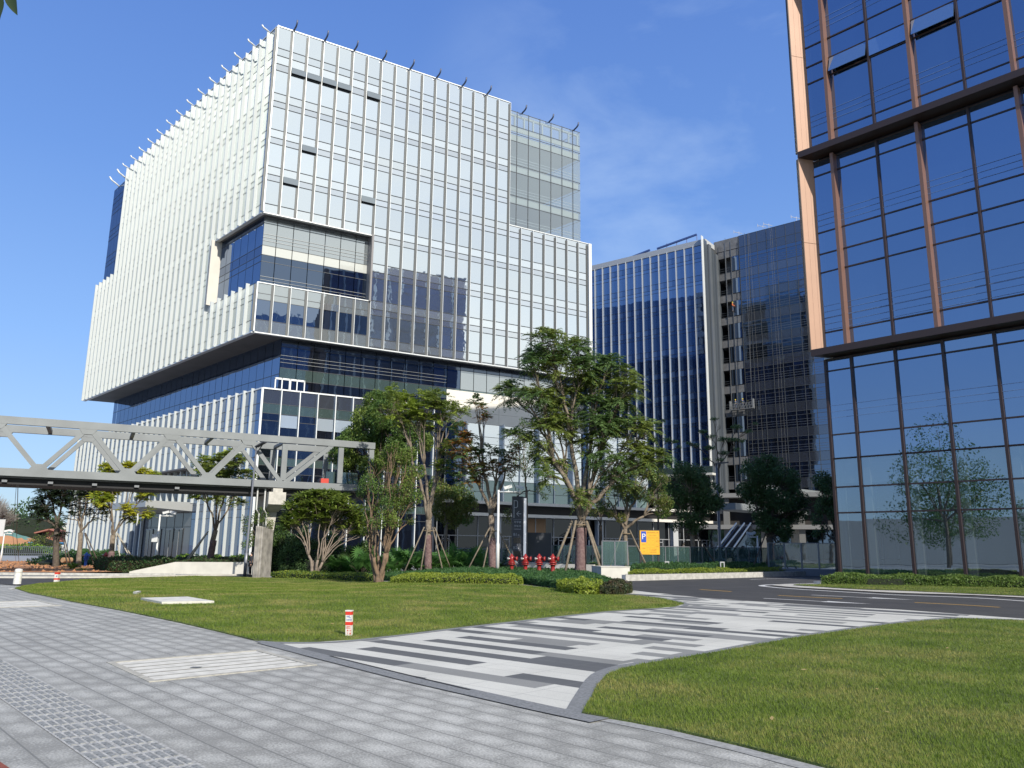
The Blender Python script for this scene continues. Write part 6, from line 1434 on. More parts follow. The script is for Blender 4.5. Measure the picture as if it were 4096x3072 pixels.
# dense round tree
tree('dense round dark green tree overlapping the end of the footbridge', (1490, 2270), 64, -.45, (1500, 2060), .2,
  B6([(1040, 170, 75), (930, 220, 110), (860, 310, 110), (1000, 330, 120), (900, 420, 120), (740, 450, 90), (690, 520, 70), (1100, 420, 100), (1180, 330, 90), (650, 600, 75), (720, 620, 80), (850, 540, 110), (1000, 560, 120), (1150, 560, 100), (1260, 480, 80), (700, 700, 60), (900, 680, 90)]),
  'leaf', ['dense', 'dense', 'brt'], barkm=M_barkd, size=.20, dens=1000, seed=21, wrap=None, twig=True)
stakes((*AT(1490, 2270, 64)[:2], -.5), 2.0, 3.3, 'thin dark stakes behind the multi-stemmed front tree', (250, 110, 180))
# yellow-green feathery tree, centre
tree('yellow-green feathery tree with tall bare rods and a purple wrapped trunk, centre', (1712, 2275), 56, -.25, (1715, 2080), .24,
  B6([(1010, 90, 40), (1060, 250, 80), (1130, 200, 70), (1180, 280, 80), (1280, 160, 55), (1300, 260, 80), (1390, 190, 60), (1420, 290, 80), (1480, 230, 50), (1240, 340, 70), (1350, 360, 70), (1560, 250, 35), (1100, 340, 60), (1480, 560, 60), (1450, 680, 60)]),
  'frond', ['jacy', 'ygr', 'jacy'], wrap=.72, tipn=2.6, limbr=.12, seed=31, fr_kw=dict(L_=.7, npair=8, pl=.24, pw=.075, per=7, droop=.35, up=.45))
stakes((*AT(1712, 2275, 56)[:2], -.2), 1.9, 3.2, 'four grey-brown stakes round the purple wrapped trunk in the centre', (235, 190, 140, 60), tr=.3)
# red-tinged feathery tree behind it, to the right
tree('feathery tree with rust-red fronds in front of the cream wall band', (1971, 2270), 54, 0, (1965, 2060), .23,
  B6([(1540, 400, 60), (1600, 480, 65), (1560, 560, 75), (1640, 600, 75), (1560, 660, 80), (1700, 680, 70), (1620, 740, 70), (1660, 200, 28), (1690, 240, 30), (1720, 310, 22), (1860, 600, 45), (1900, 660, 60), (1820, 680, 50), (1760, 560, 25), (1950, 560, 40)]),
  'frond', ['jac', 'jac', 'red', 'jac'], wrap=.6, tipn=2.2, limbr=.13, seed=41, fr_kw=dict(L_=.7, npair=8, pl=.25, pw=.075, per=7, droop=.4, up=.4))
stakes((*AT(1971, 2270, 54)[:2], 0), 1.9, 3.0, 'stakes round the wrapped trunk left of the camera pole', (245, 200, 70))
tree('small sparse twiggy tree rising behind the parking pylon', (2108, 2262), 60, 0, (2106, 1960), .11,
  [(2070, 1720, 22), (2100, 1760, 30), (2050, 1790, 32), (2130, 1800, 30), (2080, 1850, 34), (2110, 1900, 26), (2160, 1960, 18), (2040, 1900, 22), (2090, 1690, 18), (2180, 1985, 16), (2030, 2050, 20), (2025, 2085, 18)], 'leaf', ['olive', 'jac'], size=.13, dens=420, seed=43, limbr=.05, fr_kw=dict(shell=.2))
tree('round olive-green tree between the two wrapped trunks in the centre', (1781, 2190), 63, 0, (1785, 2105), .16,
  B6([(1400, 870, 80), (1480, 930, 90), (1560, 880, 90), (1420, 990, 80), (1540, 1000, 90), (1610, 960, 70), (1480, 1060, 70), (1380, 800, 60), (1600, 1050, 50)]), 'leaf', ['dense', 'olive'], size=.17, dens=800, seed=45)
stakes((*AT(1781, 2190, 63)[:2], 0), 1.5, 2.4, 'short stakes under the round olive-green tree', (240, 170, 100))
# frangipani
tree('frangipani with bare forking stems and rosettes of long leaves at the bed edge', (1262, 2298), 56, -.5, (1262, 2245), .22,
  B6([(280, 1050, 60), (350, 980, 70), (430, 930, 80), (520, 920, 80), (600, 930, 80), (680, 960, 80), (760, 1020, 70), (820, 1100, 60), (450, 1010, 90), (560, 1010, 90), (660, 1050, 90), (260, 1110, 45), (340, 1070, 60), (740, 1130, 60), (840, 1170, 40), (550, 1100, 60)]),
  'rosette', 'fran', barkm=mat('bark_frangipani', (.25, .20, .16), .85, var=.2, vscale=7, bump=.01, bscale=14), tipn=13, limbr=.08, multi=4, seed=51, fr_kw=dict(L_=.50, W_=.16, per=12, el0=.25), flat=.75)
# front multi-stemmed tree
tree('multi-stemmed tree with small bright leaves standing forward on the lawn', (1515, 2332), 46, -.35, (1515, 2235), .26,
  B6([(1050, 520, 50), (1010, 600, 70), (1120, 600, 60), (1180, 560, 40), (920, 680, 65), (1010, 720, 80), (1120, 720, 80), (1220, 700, 60), (880, 800, 65), (980, 850, 80), (1100, 850, 90), (1210, 800, 60), (810, 860, 40), (900, 950, 65), (1020, 980, 80), (1140, 960, 70), (1240, 900, 50), (860, 1040, 45), (960, 1080, 60), (1080, 1070, 55), (830, 1150, 30), (1180, 1050, 45)]),
  'leaf', ['brt', 'brt', 'dense'], barkm=mat('bark_brown', (.24, .16, .10), .9, col2=(.12, .085, .06), vscale=5, bump=.02, bscale=14), size=.115, dens=820, multi=5, limbr=.09, seed=61, tipn=9, fr_kw=dict(shell=.15, aspect=.6))
# left row
z3 = lambda x, y: (x*.3013, 1850+y*.3013)
def B3(L_): return [(*z3(x, y), r_*.3013, *rest) for x, y, r_, *rest in L_]
tree('dark spreading tree under the footbridge, leftmost of the staked row', (228, 2232), 72, -.5, (228, 2112), .27,
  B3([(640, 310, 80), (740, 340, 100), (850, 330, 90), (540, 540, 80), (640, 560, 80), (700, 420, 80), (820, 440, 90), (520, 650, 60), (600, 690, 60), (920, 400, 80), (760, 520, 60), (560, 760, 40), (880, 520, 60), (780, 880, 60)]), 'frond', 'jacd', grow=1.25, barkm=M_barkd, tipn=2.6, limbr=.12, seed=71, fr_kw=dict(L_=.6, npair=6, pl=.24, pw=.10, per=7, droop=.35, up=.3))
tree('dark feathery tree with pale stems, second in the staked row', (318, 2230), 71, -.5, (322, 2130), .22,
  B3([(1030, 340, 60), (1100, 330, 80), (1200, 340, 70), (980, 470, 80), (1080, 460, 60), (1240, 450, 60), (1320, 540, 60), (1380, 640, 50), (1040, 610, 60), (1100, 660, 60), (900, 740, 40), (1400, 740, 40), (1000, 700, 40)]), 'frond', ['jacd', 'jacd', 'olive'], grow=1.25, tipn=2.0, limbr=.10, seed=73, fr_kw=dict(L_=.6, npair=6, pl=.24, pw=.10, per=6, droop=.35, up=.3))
z5_ = lambda x, y: (x*.5425, 1600+y*.5425)
def B5(L_): return [(*z5_(x, y), r_*.5425, *rest) for x, y, r_, *rest in L_]
tree('golden-leaved tree with many pale rods in front of the entrance canopy', (445, 2238), 70, -.5, (452, 2140), .24,
  B5([(810, 510, 26), (880, 520, 40), (950, 520, 45), (1030, 530, 35), (1090, 570, 35), (1120, 620, 38), (720, 600, 40), (780, 590, 35), (750, 680, 45), (770, 730, 40), (1120, 660, 35), (1010, 600, 35), (860, 580, 35), (960, 810, 26), (940, 860, 24), (1060, 830, 22), (820, 650, 30), (1050, 700, 22)]), 'frond', ['yel', 'ygr', 'yel'], grow=1.25, tipn=5.5, limbr=.09, seed=75, fr_kw=dict(L_=.6, npair=6, pl=.24, pw=.10, per=7, droop=.25, up=.15), wrap=.5)
tree('lime-green tree with upright rods, rightmost of the staked row', (835, 2242), 66, -.5, (862, 2120), .24,
  B5([(1700, 420, 45), (1640, 430, 40), (1760, 450, 35), (1500, 470, 45), (1580, 480, 45), (1680, 500, 40), (1500, 550, 50), (1600, 560, 50), (1720, 560, 40), (1820, 550, 35), (1400, 610, 35), (1470, 630, 35), (1640, 640, 35), (1580, 680, 35), (1440, 710, 28), (1700, 680, 25), (1740, 760, 22), (1640, 740, 28)]), 'frond', ['ygr', 'jacy'], grow=1.25, tipn=4.2, limbr=.09, seed=77, fr_kw=dict(L_=.6, npair=6, pl=.24, pw=.09, per=7, droop=.3, up=.25), wrap=.75)
M_st2 = mat('stake_pale', (.42, .38, .30), .85, var=.2, vscale=6)
stakes((*AT(228, 2232, 72)[:2], -.5), 1.4, 3.1, 'dark stakes leaning on the leftmost dark tree', (90, 110), m=M_barkd); stakes((*AT(318, 2230, 71)[:2], -.5), 1.9, 3.0, 'stakes to the right of the second tree of the row', (85, 110), m=M_barkd)
stakes((*AT(445, 2238, 70)[:2], -.5), 2.3, 3.0, 'pale stakes spreading right of the golden-leaved tree', (75, 95, 130), m=M_st2); stakes((*AT(835, 2242, 66)[:2], -.5), 2.3, 3.2, 'pale stakes spreading left of the lime-green tree', (255, 225, 280), m=M_st2)
mb = MB(); q = AT(551, 2055, 69); mb.tube([q, q+[.05, 0, -.5], q+[0, 0, -1.0]], [.05, .07, .03], 5); tag(mb.build('cloth_strip', M_wht, origin=tuple(q)), 'white strip of cloth caught in the golden-leaved tree', 'cloth')
tree('thin light green shrub behind the stone slabs, climbing before the pier', (1015, 2240), 60, -.4, (1020, 2150), .05,
  [(1000, 2075, 30), (1050, 2060, 30), (1040, 2100, 26), (990, 2120, 24), (1075, 2110, 18), (1010, 2160, 20), (985, 2180, 18), (1095, 2090, 14)], 'leaf', ['brt', 'dense'], size=.12, dens=750, seed=81, name='shrub', cat='shrub', fr_kw=dict(shell=.1), limbr=.03)
# far-left bare tree
tree('bare twiggy tree at the far left edge', (-30, 2240), 90, -.5, (-25, 2140), .22,
  [(0, 2020, 40), (40, 2040, 36), (20, 2075, 36), (60, 2065, 24), (-40, 2010, 50)], 'leaf', 'olive', barkm=mat('bark_grey', (.3, .28, .26), .9), size=.05, dens=12, seed=83, tipn=30, limbr=.07)
# right side trees
z2b = lambda x, y: (1900+x*.4069, 1900+y*.4069)
def B2(L_): return [(*z2b(x, y), r_*.4069, *rest) for x, y, r_, *rest in L_]
tree('spreading olive tree with yellow tips left of the yellow notice board', (2506, 2258), 53, 0, (2500, 2115), .16,
  B2([(1500, -60, 90), (1600, -100, 90), (1700, -60, 90), (1420, 60, 90), (1560, 60, 110), (1700, 60, 110), (1820, 60, 80), (1250, 140, 70), (1360, 180, 80), (1500, 180, 90), (1640, 180, 90), (1780, 200, 100), (1860, 280, 70), (1260, 290, 55), (1340, 330, 60), (1820, 370, 60), (1430, 420, 45), (1320, 390, 35), (1240, 340, 35), (1880, 380, 35)]), 'leaf', ['olive', 'dense', 'olive'], size=.13, dens=900, seed=85, limbr=.10)
stakes((*AT(2506, 2258, 53)[:2], 0), 1.7, 2.9, 'pale stakes round the olive tree beside the yellow board', (235, 70, 120))
tree('slim small tree behind the olive tree by the glass fence', (2403, 2235), 58, 0, (2402, 2100), .14, B2([(1180, 230, 50), (1230, 330, 50), (1160, 380, 40), (1290, 260, 40)]), 'leaf', 'olive', size=.12, dens=450, seed=87, barkm=M_barkd)
z4 = lambda x, y: (2600+x*.4823, 1600+y*.4823)
def B4(L_): return [(*z4(x, y), r_*.4823, *rest) for x, y, r_, *rest in L_]
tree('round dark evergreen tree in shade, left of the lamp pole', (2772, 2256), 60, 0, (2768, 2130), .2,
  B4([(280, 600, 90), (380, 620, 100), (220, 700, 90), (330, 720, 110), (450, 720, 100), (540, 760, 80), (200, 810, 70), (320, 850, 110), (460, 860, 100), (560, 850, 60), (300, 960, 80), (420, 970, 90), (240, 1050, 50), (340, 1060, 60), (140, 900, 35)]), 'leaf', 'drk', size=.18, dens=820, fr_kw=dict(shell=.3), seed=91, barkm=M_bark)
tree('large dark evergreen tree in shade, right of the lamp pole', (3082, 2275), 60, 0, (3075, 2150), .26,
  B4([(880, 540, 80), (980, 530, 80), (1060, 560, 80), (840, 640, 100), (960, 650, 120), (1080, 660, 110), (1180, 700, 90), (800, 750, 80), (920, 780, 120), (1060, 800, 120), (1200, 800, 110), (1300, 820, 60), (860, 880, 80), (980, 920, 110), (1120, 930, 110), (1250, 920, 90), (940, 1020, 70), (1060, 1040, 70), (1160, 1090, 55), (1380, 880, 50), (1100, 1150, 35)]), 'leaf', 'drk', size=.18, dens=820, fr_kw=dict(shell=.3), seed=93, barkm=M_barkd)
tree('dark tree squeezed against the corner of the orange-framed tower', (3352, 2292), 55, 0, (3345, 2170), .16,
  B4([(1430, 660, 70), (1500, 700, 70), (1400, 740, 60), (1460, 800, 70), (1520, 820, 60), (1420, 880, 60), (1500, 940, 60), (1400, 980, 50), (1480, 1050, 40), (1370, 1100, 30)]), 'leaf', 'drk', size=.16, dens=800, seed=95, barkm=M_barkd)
for (a, c) in (((2772, 2256), 'dark stakes round the round evergreen left of the lamp pole'), ((3082, 2275), 'dark stakes round the large evergreen right of the lamp pole')):
    stakes((*AT(a[0], a[1], 60)[:2], 0), 2.1, 3.0, c, (240, 120, 60), m=M_barkd)
tree('sparse layered tree with thin twigs in front of the dark tower', (2877, 2200), 78, 0, (2874, 1880), .14,
  B4([(540, 150, 30), (560, 210, 32), (440, 260, 38), (520, 290, 40), (600, 330, 50), (380, 370, 38), (480, 400, 45), (700, 230, 45), (680, 330, 45), (760, 330, 38), (830, 250, 34), (860, 200, 22), (320, 360, 26), (620, 430, 45), (700, 420, 38), (480, 480, 28), (560, 500, 30)]), 'leaf', 'drk', size=.16, dens=330, seed=97, barkm=M_barkd, limbr=.07, tipn=6, flat=.35, fr_kw=dict(flat=.35, shell=.1))
tree('slim sparse tree in front of the white-finned tower', (2632, 2200), 78, 0, (2632, 1850), .10,
  B4([(60, 200, 34), (110, 170, 22), (100, 260, 32), (150, 320, 38), (210, 340, 30), (40, 330, 30), (230, 390, 22)]), 'leaf', ['drk', 'jac'], size=.16, dens=420, seed=99, barkm=M_barkd, limbr=.05, tipn=6, flat=.4, fr_kw=dict(flat=.4, shell=.1))
# overhanging leaves in the top left corner: a twig of a tree beside the photographer
q = AT(-60, -60, 3.2); TW = thing('overhanging_branch', 'two dark leaf tips hanging into the top left corner', 'branch', tuple(q))
mb = MB(); mb.tube([q+[-.5, .2, .35], q+[-.1, 0, .08], q+[.05, 0, -.005]], [.012, .007, .004], 6); mb.build('twig', M_barkd, TW, True)
def bigleaf(a, b_, w_, nm='leaf'):
    a = np.array(a); b_ = np.array(b_); d = b_-a; L_ = np.linalg.norm(d); d /= L_; s = np.cross(d, [0, 1, 0]); s /= np.linalg.norm(s); mb = MB(); V = []; F = []; K = 9
    for i in range(K):
        u = i/(K-1); ww = w_*(math.sin(math.pi*u**.8)**.8)/2+.0005
        for sg in (-1, 0, 1): V.append(a+d*L_*u+s*ww*sg+np.array([0, -.012*abs(sg)*math.sin(math.pi*u), .0])+np.array([0, .01*math.sin(u*5), 0]))
    for i in range(K-1):
        for j in range(2): F.append((i*3+j, i*3+j+1, (i+1)*3+j+1, (i+1)*3+j))
    mb.add(V, F); return mb.build(nm, leafm('leaf_close', (.02, .035, .01), (.03, .05, .012), tr=.15), TW, True)
bigleaf(AT(18, -62, 3.2), AT(75, 67, 3.2), .052); bigleaf(AT(-14, -40, 3.2), AT(-4, 112, 3.2), .062)

# ---------------- beds and hedges
def bed(name, label, cat, poly, h, leaf, n, size, aspect=.45, zb=None, kind=None, upr=.6, edge=.0, top_only=False, rnd=.35, group=None):
    """clipped or loose planting: leaf-sized faces through a low volume with an uneven top"""
    P = np.array(poly); x0, y0 = P.min(0); x1, y1 = P.max(0); X_ = []; k = 0
    while k < n:
        x = rng.uniform(x0, x1, n); y = rng.uniform(y0, y1, n); m_ = pin(x, y, poly); X_.append(np.stack([x[m_], y[m_]], 1)); k += m_.sum()
        if m_.sum() == 0: break
    X_ = np.concatenate(X_)[:n]; n = len(X_); z0 = zgv(X_[:, 0], X_[:, 1])
    hh = h*(1+.12*np.sin(X_[:, 0]*2.3+1.7*np.sin(X_[:, 1]*1.3))+.08*np.sin(X_[:, 0]*7+X_[:, 1]*5))
    # rounded shoulders: lower towards the outline
    d = np.full(n, 9.0)
    for i in range(len(P)):
        a, b_ = P[i], P[(i+1) % len(P)]; ab = b_-a; t_ = np.clip(((X_-a)@ab)/(ab@ab+1e-9), 0, 1); d = np.minimum(d, np.linalg.norm(X_-a-t_[:, None]*ab, axis=1))
    hh = hh*np.clip(d/rnd, .35, 1)**.5
    ne = n//3; el_ = np.array([np.linalg.norm(P[(i+1) % len(P)]-P[i]) for i in range(len(P))]); ei = rng.choice(len(P), ne, p=el_/el_.sum()); tt = rng.random(ne)[:, None]
    pe = P[ei]+(P[(ei+1) % len(P)]-P[ei])*tt; ce = P.mean(0)-pe; ce /= np.linalg.norm(ce, axis=1, keepdims=True); pe = pe+ce*rng.exponential(.12, ne)[:, None]; X_[:ne] = pe; z0[:ne] = zgv(pe[:, 0], pe[:, 1]); d[:ne] = 0.0; hh[:ne] = h*.85
    u = rng.random(n); z = z0+hh*np.where(d < rnd*.8, u, 1-(1-u)**1*.0-rng.exponential(.13, n)); z = np.maximum(z, z0)
    pts = np.stack([X_[:, 0], X_[:, 1], z], 1); v = nrm(rng.normal(size=(n, 3))+[0, 0, upr]); U = nrm(rng.normal(size=(n, 3))+[0, 0, .6]); s = size*rng.uniform(.6, 1.3, n)
    V = diamonds(pts-v*s[:, None]*.5, v, U, s, s*aspect, .1)
    c = P.mean(0); t = thing(name, label, cat, (float(c[0]), float(c[1]), zg(*c)), group)
    mats = [LF[l_] for l_ in (leaf if isinstance(leaf, (list, tuple)) else [leaf])]; mi = None
    if len(mats) > 1: mi = rng.integers(0, len(mats), n)
    leafmesh('foliage', V, 4, mats, t, mi)
    # woody core so one does not see through
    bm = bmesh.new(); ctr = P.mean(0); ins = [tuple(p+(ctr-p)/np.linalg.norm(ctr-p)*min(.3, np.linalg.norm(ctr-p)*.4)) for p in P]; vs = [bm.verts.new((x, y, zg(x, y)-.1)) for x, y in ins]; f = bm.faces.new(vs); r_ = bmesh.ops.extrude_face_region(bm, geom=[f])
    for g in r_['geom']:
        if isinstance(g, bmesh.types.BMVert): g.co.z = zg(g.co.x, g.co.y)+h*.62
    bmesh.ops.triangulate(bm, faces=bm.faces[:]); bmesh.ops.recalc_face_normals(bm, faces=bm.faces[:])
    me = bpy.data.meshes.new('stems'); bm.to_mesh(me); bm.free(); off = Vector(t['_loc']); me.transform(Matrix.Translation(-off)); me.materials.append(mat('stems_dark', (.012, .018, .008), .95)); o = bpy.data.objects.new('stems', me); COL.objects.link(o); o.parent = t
    return t
def GX(L_): return [G(*p) for p in L_]
# main bed between lawn and wall: dark strap-leaved ground cover
bed('ground_cover', 'dark green strap-leaved ground cover round the hydrants and wrapped trunks', 'ground cover', GX([(1480, 2316), (1760, 2318), (2092, 2330), (2260, 2352), (2330, 2356), (2470, 2368), (2480, 2350)])+[(4.8, 52.2), (1.5, 55.5), (-8, 56.5), (-14, 57)], .34, 'hedged', 42000, .24, .22, upr=.9)
bed('hedge', 'long clipped lime-green hedge strip along the back of the lawn', 'hedge', GX([(1560, 2333), (1600, 2318), (1800, 2322), (2000, 2322), (2085, 2324), (2092, 2338), (1980, 2337), (1760, 2333)]), .36, 'hedgey', 14000, .09, .6)
bed('hedge', 'lower lime-green hedge strip below the frangipani, left of the front tree', 'hedge', GX([(1075, 2305), (1200, 2305), (1480, 2316), (1500, 2326), (1300, 2316), (1150, 2311)]), .4, ['hedgey', 'dense'], 9000, .10, .6)
bed('shrub', 'rounded bright yellow-green bush at the tip of the planting bed', 'shrub', smoothpoly(GX([(2225, 2362), (2300, 2352), (2390, 2356), (2412, 2370), (2390, 2378), (2300, 2376)]), True, 4), .5, 'hedgey', 9000, .09, .6, rnd=.8)
bed('shrub', 'brownish low bush between the bright bush and the road', 'shrub', GX([(2400, 2378), (2412, 2362), (2470, 2356), (2524, 2358), (2530, 2370), (2480, 2378)]), .42, 'hedgeb', 5000, .10, .5)
# right bed
kb_ = [G(*p) for p in [(2515, 2316), (2600, 2314), (2800, 2309), (3000, 2303.5), (3150, 2299)]]
bed('hedge', 'low lime hedge behind the kerb, running from under the yellow board into shade', 'hedge', kb_+[(p[0]+.3, p[1]+2.4) for p in kb_[::-1]], .48, 'hedgey', 15000, .09, .6)
bed('hedge', 'taller dark hedge behind the lime hedge on the right', 'hedge', [(p[0]+.3, p[1]+2.5) for p in kb_]+[(p[0]+.8, p[1]+6.2) for p in kb_[::-1]], .75, 'hedged', 18000, .14, .4)
bed('hedge', 'clipped dark hedge on the grass strip in front of the orange-framed tower', 'hedge', [G(3282, 2336), G(3450, 2340.5), G(3600, 2342), G(3850, 2348), G(4096, 2353), G(4400, 2360), (34, 39.5), (25.5, 41.5), (17.2, 43.2)], .52, 'hedger', 26000, .13, .35, upr=.9, rnd=.25)
# beds behind the white wall, left
xw = lambda px, d: float(AT(px, 2200, d)[0])
bed('ground_cover', 'dark brown-green clipped planting sloping behind the white wall', 'ground cover', [(xw(480, 62), 61.2), (xw(560, 62.5), 62.4), (xw(700, 62.5), 62.5), (xw(1000, 62), 62.1), (xw(1010, 67), 67), (xw(700, 70), 70), (xw(420, 70), 70), (xw(380, 66), 66)], 1.0, ['hedgeb', 'hedgeb', 'hedged'], 26000, .16, .5)
bed('ground_cover', 'green fern bed behind the white wall beside the slabs', 'ground cover', [(xw(1085, 62), 62), (xw(1190, 62), 61.5), (xw(1200, 69), 69), (xw(1075, 69), 69)], 1.35, ['fern', 'jac'], 6000, .25, .25)
bed('hedge', 'dark clipped hedge at the foot of the white block left of the entrance', 'hedge', [(xw(250, 85), 84), (xw(450, 85), 84), (xw(450, 85), 88), (xw(250, 85), 88)], 1.3, 'hedged', 6000, .2, .5)
bed('hedge', 'low green hedge right of the entrance, under the lime-green tree', 'hedge', [(xw(700, 72), 71), (xw(1010, 70), 70), (xw(1010, 72), 74), (xw(700, 74), 76)], 1.1, ['hedged', 'fern'], 9000, .16, .5)
def mound(px, depth, zb, rx, ry, rz, name, label, leaf, n, size, aspect=.5, cat='shrub'):
    c = AT(px, 2200, depth); c[2] = zb; t = thing(name, label, cat, tuple(c)); v = nrm(rng.normal(size=(n, 3))); v[:, 2] = np.abs(v[:, 2]); r_ = rng.uniform(.8, 1.04, n)*(1+.12*np.sin(v[:, 0]*7)+.1*np.sin(v[:, 2]*9+v[:, 1]*5))
    P = c+v*r_[:, None]*np.array([rx, ry, rz]); d = nrm(v+rng.normal(0, .6, (n, 3))); s = size*rng.uniform(.6, 1.3, n); V = diamonds(P, d, nrm(rng.normal(size=(n, 3))+v), s, s*aspect); mats = [LF[l_] for l_ in (leaf if isinstance(leaf, (list, tuple)) else [leaf])]
    leafmesh('foliage', V, 4, mats, t, rng.integers(0, len(mats), n) if len(mats) > 1 else None)
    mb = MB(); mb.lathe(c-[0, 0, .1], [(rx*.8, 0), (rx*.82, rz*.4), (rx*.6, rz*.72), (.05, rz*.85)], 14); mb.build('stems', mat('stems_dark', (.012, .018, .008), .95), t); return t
mound(1200, 60.5, -.5, 1.3, 1.6, 2.9, 'shrub', 'dark dense shrub behind the frangipani, left part', 'drk', 5000, .2)
mound(1300, 60, -.5, 2.0, 1.6, 2.6, 'shrub', 'dark dense shrub behind the frangipani stems, wide right part', 'drk', 7000, .2)
mound(1125, 61.5, -.2, .9, 1.2, 3.4, 'shrub', 'tall dark green shrub beside the bridge pier', ['drk', 'dense'], 4500, .15)
mound(1440, 58, -.4, 1.6, 1.4, 2.0, 'shrub', 'dark shrub at the foot of the dense round tree', ['drk', 'dense'], 5000, .2)
mound(270, 78, -.5, 3.2, 2.2, .9, 'shrub', 'low dark planting at the foot of the two dark trees', 'hedged', 4000, .18)
mound(93, 140, -.5, 6, 4, 1.6, 'shrub', 'row of low green plants along the far-left railing', ['hedged', 'fern'], 2500, .4)
mound(60, 205, -.5, 14, 9, 10.8, 'tree_clump', 'dark tree clump between the mound and the cream-roofed shed', 'drk', 7000, .7, cat='trees')
mound(180, 148, -.5, 3, 3, 3.4, 'shrub', 'brownish shrub in front of the red gabled hall', ['olive', 'hedgeb'], 1500, .35)
# orange earth strip
ep = [G(*p) for p in [(-700, 2289), (-700, 2252), (0, 2246), (200, 2248), (420, 2252), (460, 2262), (490, 2289), (300, 2293)]]
o = drape('orange_earth', ep, .06, M_earth)
def scat(n, poly, rr, m, name, label):
    P = np.array(poly); x0, y0 = P.min(0); x1, y1 = P.max(0); mb = MB(); k = 0
    while k < n:
        x = rng.uniform(x0, x1); y = rng.uniform(y0, y1)
        if not pin(np.array([x]), np.array([y]), poly)[0] or abs(x/y) > .72: continue
        s = rr*rng.uniform(.4, 1.4); z = zg(x, y)+.05; a = rng.uniform(0, 3); V = [(x+s*math.cos(a+i*1.57)*rng.uniform(.6, 1), y+s*math.sin(a+i*1.57)*rng.uniform(.6, 1), z) for i in range(4)]+[(x+s*.3*rng.normal(), y+s*.3*rng.normal(), z+s*rng.uniform(.4, .9))]
        mb.add(V, [(0, 1, 4), (1, 2, 4), (2, 3, 4), (3, 0, 4)]); k += 1
    o = mb.build(name, m); o['kind'] = 'stuff'; tag(o, label, 'rubble'); return o
scat(900, ep, .16, M_earth, 'earth_clods', 'loose clods scattered over the orange earth strip')
# bright fern by the blue hydrant, palms in the bed
def rosette_plant(px, depth, zb, label, leaf, n, L_, W_, el, name, cat, fan=False, group=None, r0=0):
    c = AT(px, 2200, depth); c[2] = zb; t = thing(name, label, cat, tuple(c), group); mb = MB()
    if not fan:
        out = []; a = rng.uniform(0, 2*np.pi, n); e = rng.normal(el, .25, n)
        for i in range(n):
            d = np.array([math.cos(a[i])*math.cos(e[i]), math.sin(a[i])*math.cos(e[i]), math.sin(e[i])]); ln = L_*rng.uniform(.7, 1.1); K = 12
            for k in range(K):
                u = (k+1)/K; p = c+d*ln*u-np.array([0, 0, .5*ln*u*u]); tan = nrm(d-np.array([0, 0, u])); sd = nrm(np.cross(tan, [0, 0, 1])); w_ = W_*math.sin(math.pi*min(.95, .15+u*.8))
                for sg in (-1, 1): out.append(diamonds(p[None], nrm(sd*sg+tan*.5)[None], np.array([[0, 0, 1.]]), w_, W_*.28))
        V = np.concatenate(out)
    else:
        out = []; heads = n
        for i in range(heads):
            a = rng.uniform(0, 2*np.pi); e = rng.normal(el, .3); d = np.array([math.cos(a)*math.cos(e), math.sin(a)*math.cos(e), math.sin(e)]); h = c+d*L_*rng.uniform(.6, 1.1); mb.tube([c, h], [.02, .012], 4)
            sd = nrm(np.cross(d, [0, 0, 1.])); u_ = np.cross(sd, d); K = 16; an = np.linspace(-2.2, 2.2, K); D = np.cos(an)[:, None]*d+np.sin(an)[:, None]*sd; out.append(diamonds(np.repeat(h[None], K, 0), nrm(D-[0, 0, .15]), np.repeat(u_[None], K, 0), W_*rng.uniform(.8, 1.1, K), W_*.13, .2))
        V = np.concatenate(out)
    leafmesh('fronds', V, 4, LF[leaf], t)
    if mb.n: mb.build('stalks', M_barkd, t)
    return t
rosette_plant(300, 66, -.45, 'bright green fern clump in front of the second staked tree', 'fern', 40, 1.3, .28, .7, 'fern', 'fern')
rosette_plant(342, 64, -.45, 'yellow fern clump beside the blue hydrant', 'fernl', 26, .9, .26, .5, 'fern', 'fern')
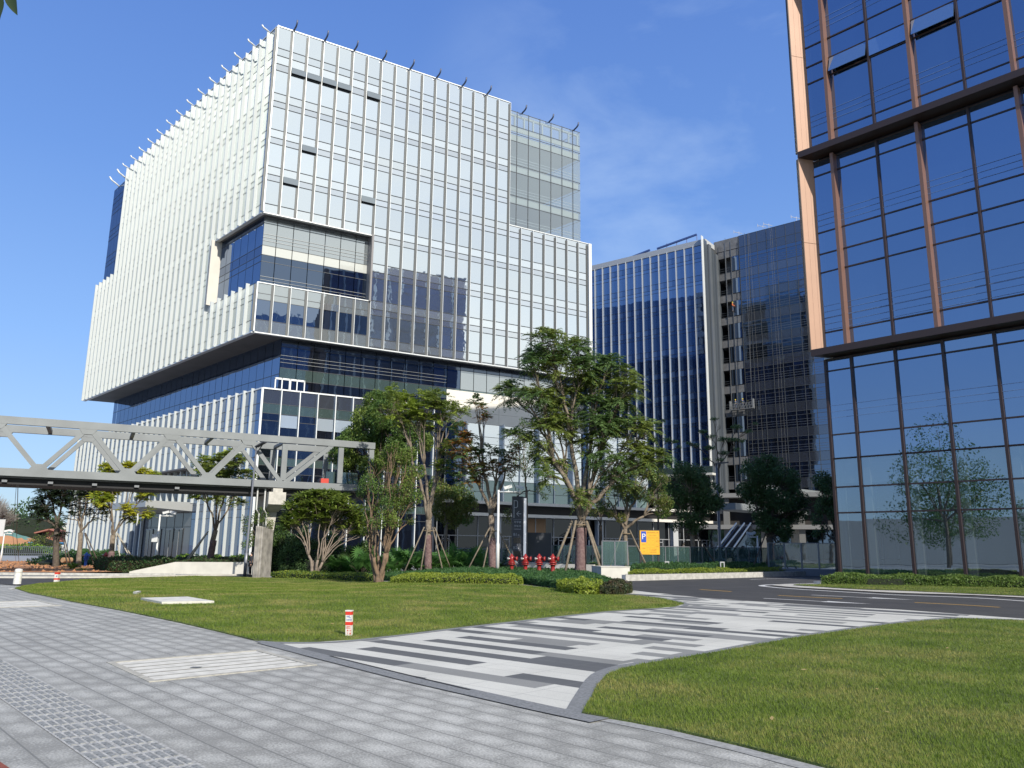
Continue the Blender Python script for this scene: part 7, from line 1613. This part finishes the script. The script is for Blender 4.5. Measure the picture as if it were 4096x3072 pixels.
for i, (px, d, lab) in enumerate(((1395, 57, 'fan palm clump at the left end of the bed'), (1455, 56, 'fan palm behind the stem of the front tree'), (1560, 57, 'fan palm right of the front tree'), (1625, 58, 'large fan palm left of the purple wrapped trunk'), (1680, 57, 'fan palm just left of the purple wrapped trunk'), (1770, 58, 'fan palm right of the purple wrapped trunk'), (1830, 58, 'fan palm in front of the glass fence'), (1900, 57, 'fan palm left of the second wrapped trunk'))):
    rosette_plant(px, d, -.1 if px > 1600 else -.4, lab, 'palm', 30, 1.5, .8, .7, 'fan_palm', 'palm', fan=True, group='fan palms in the bed')
for px, d, lab in ((2010, 58, 'dark fern behind the glass fence left of the pylon'), (2290, 58, 'fern behind the wrapped trunk'), (2370, 57.5, 'fern at the right end of the glass fence')):
    rosette_plant(px, d, .3, lab, 'jac' if px < 2200 else 'fern', 36, 1.3, .3, .7, 'fern', 'fern')

# things across the pavement behind and left of the photographer, mirrored in the tower's lower glass
def side_tree(x, y, h, r_, label, seed):
    global rng; keep = rng; rng = np.random.default_rng(seed)
    t = thing('tree', label, 'tree', (x, y, 0), 'street trees beyond the left edge'); b = np.array([x, y, 0.]); mb = MB(); mb.tube([b, b+[.1, 0, h*.35], b+[0, 0, h*.6]], [.25, .2, .12], 8)
    C_ = [b+np.array([*(rng.normal(0, r_*.45, 2)), h*.65+rng.normal(0, h*.12)]) for _ in range(9)]
    for c in C_: mb.tube([b+[0, 0, h*.35], c], [.1, .03], 5)
    mb.build('trunk', M_bark, t, True); leafmesh('crown', leaves(C_, [r_*.5]*9, 9000, .3), 4, [LF['dense'], LF['jac']], t, None); rng = keep
for i, (x, y, h, r_, lab) in enumerate(((-30, 20, 15.5, 6.5, 'large tree beyond the left edge, mirrored in the tower glass'), (-38, 2, 10, 4.5, 'second tree beyond the left edge'), (-30, -12, 8.5, 4, 'third tree beyond the left edge, behind the photographer'), (-44, -18, 11, 5, 'fourth tree beyond the left edge, farthest behind'), (-52, 10, 11, 5, 'fifth tree beyond the left edge, behind the others'))): side_tree(x, y, h, r_, lab, 200+i)
for cx_, cy_, w_, h_, lab in ((-95, 0, 60, 8, 'long low pale block across the left road, mirrored in the tower glass'), (-100, -60, 50, 12, 'grey block behind the photographer, mirrored in the tower glass')):
    simple_building('office_building', lab, cx_, cy_, w_, 18, h_, mat('mirror_block', (.30, .32, .34), .8), 4, 14, z0=0, az=170)

# tidy helper properties
for o in COL.objects:
    if '_loc' in o: del o['_loc']
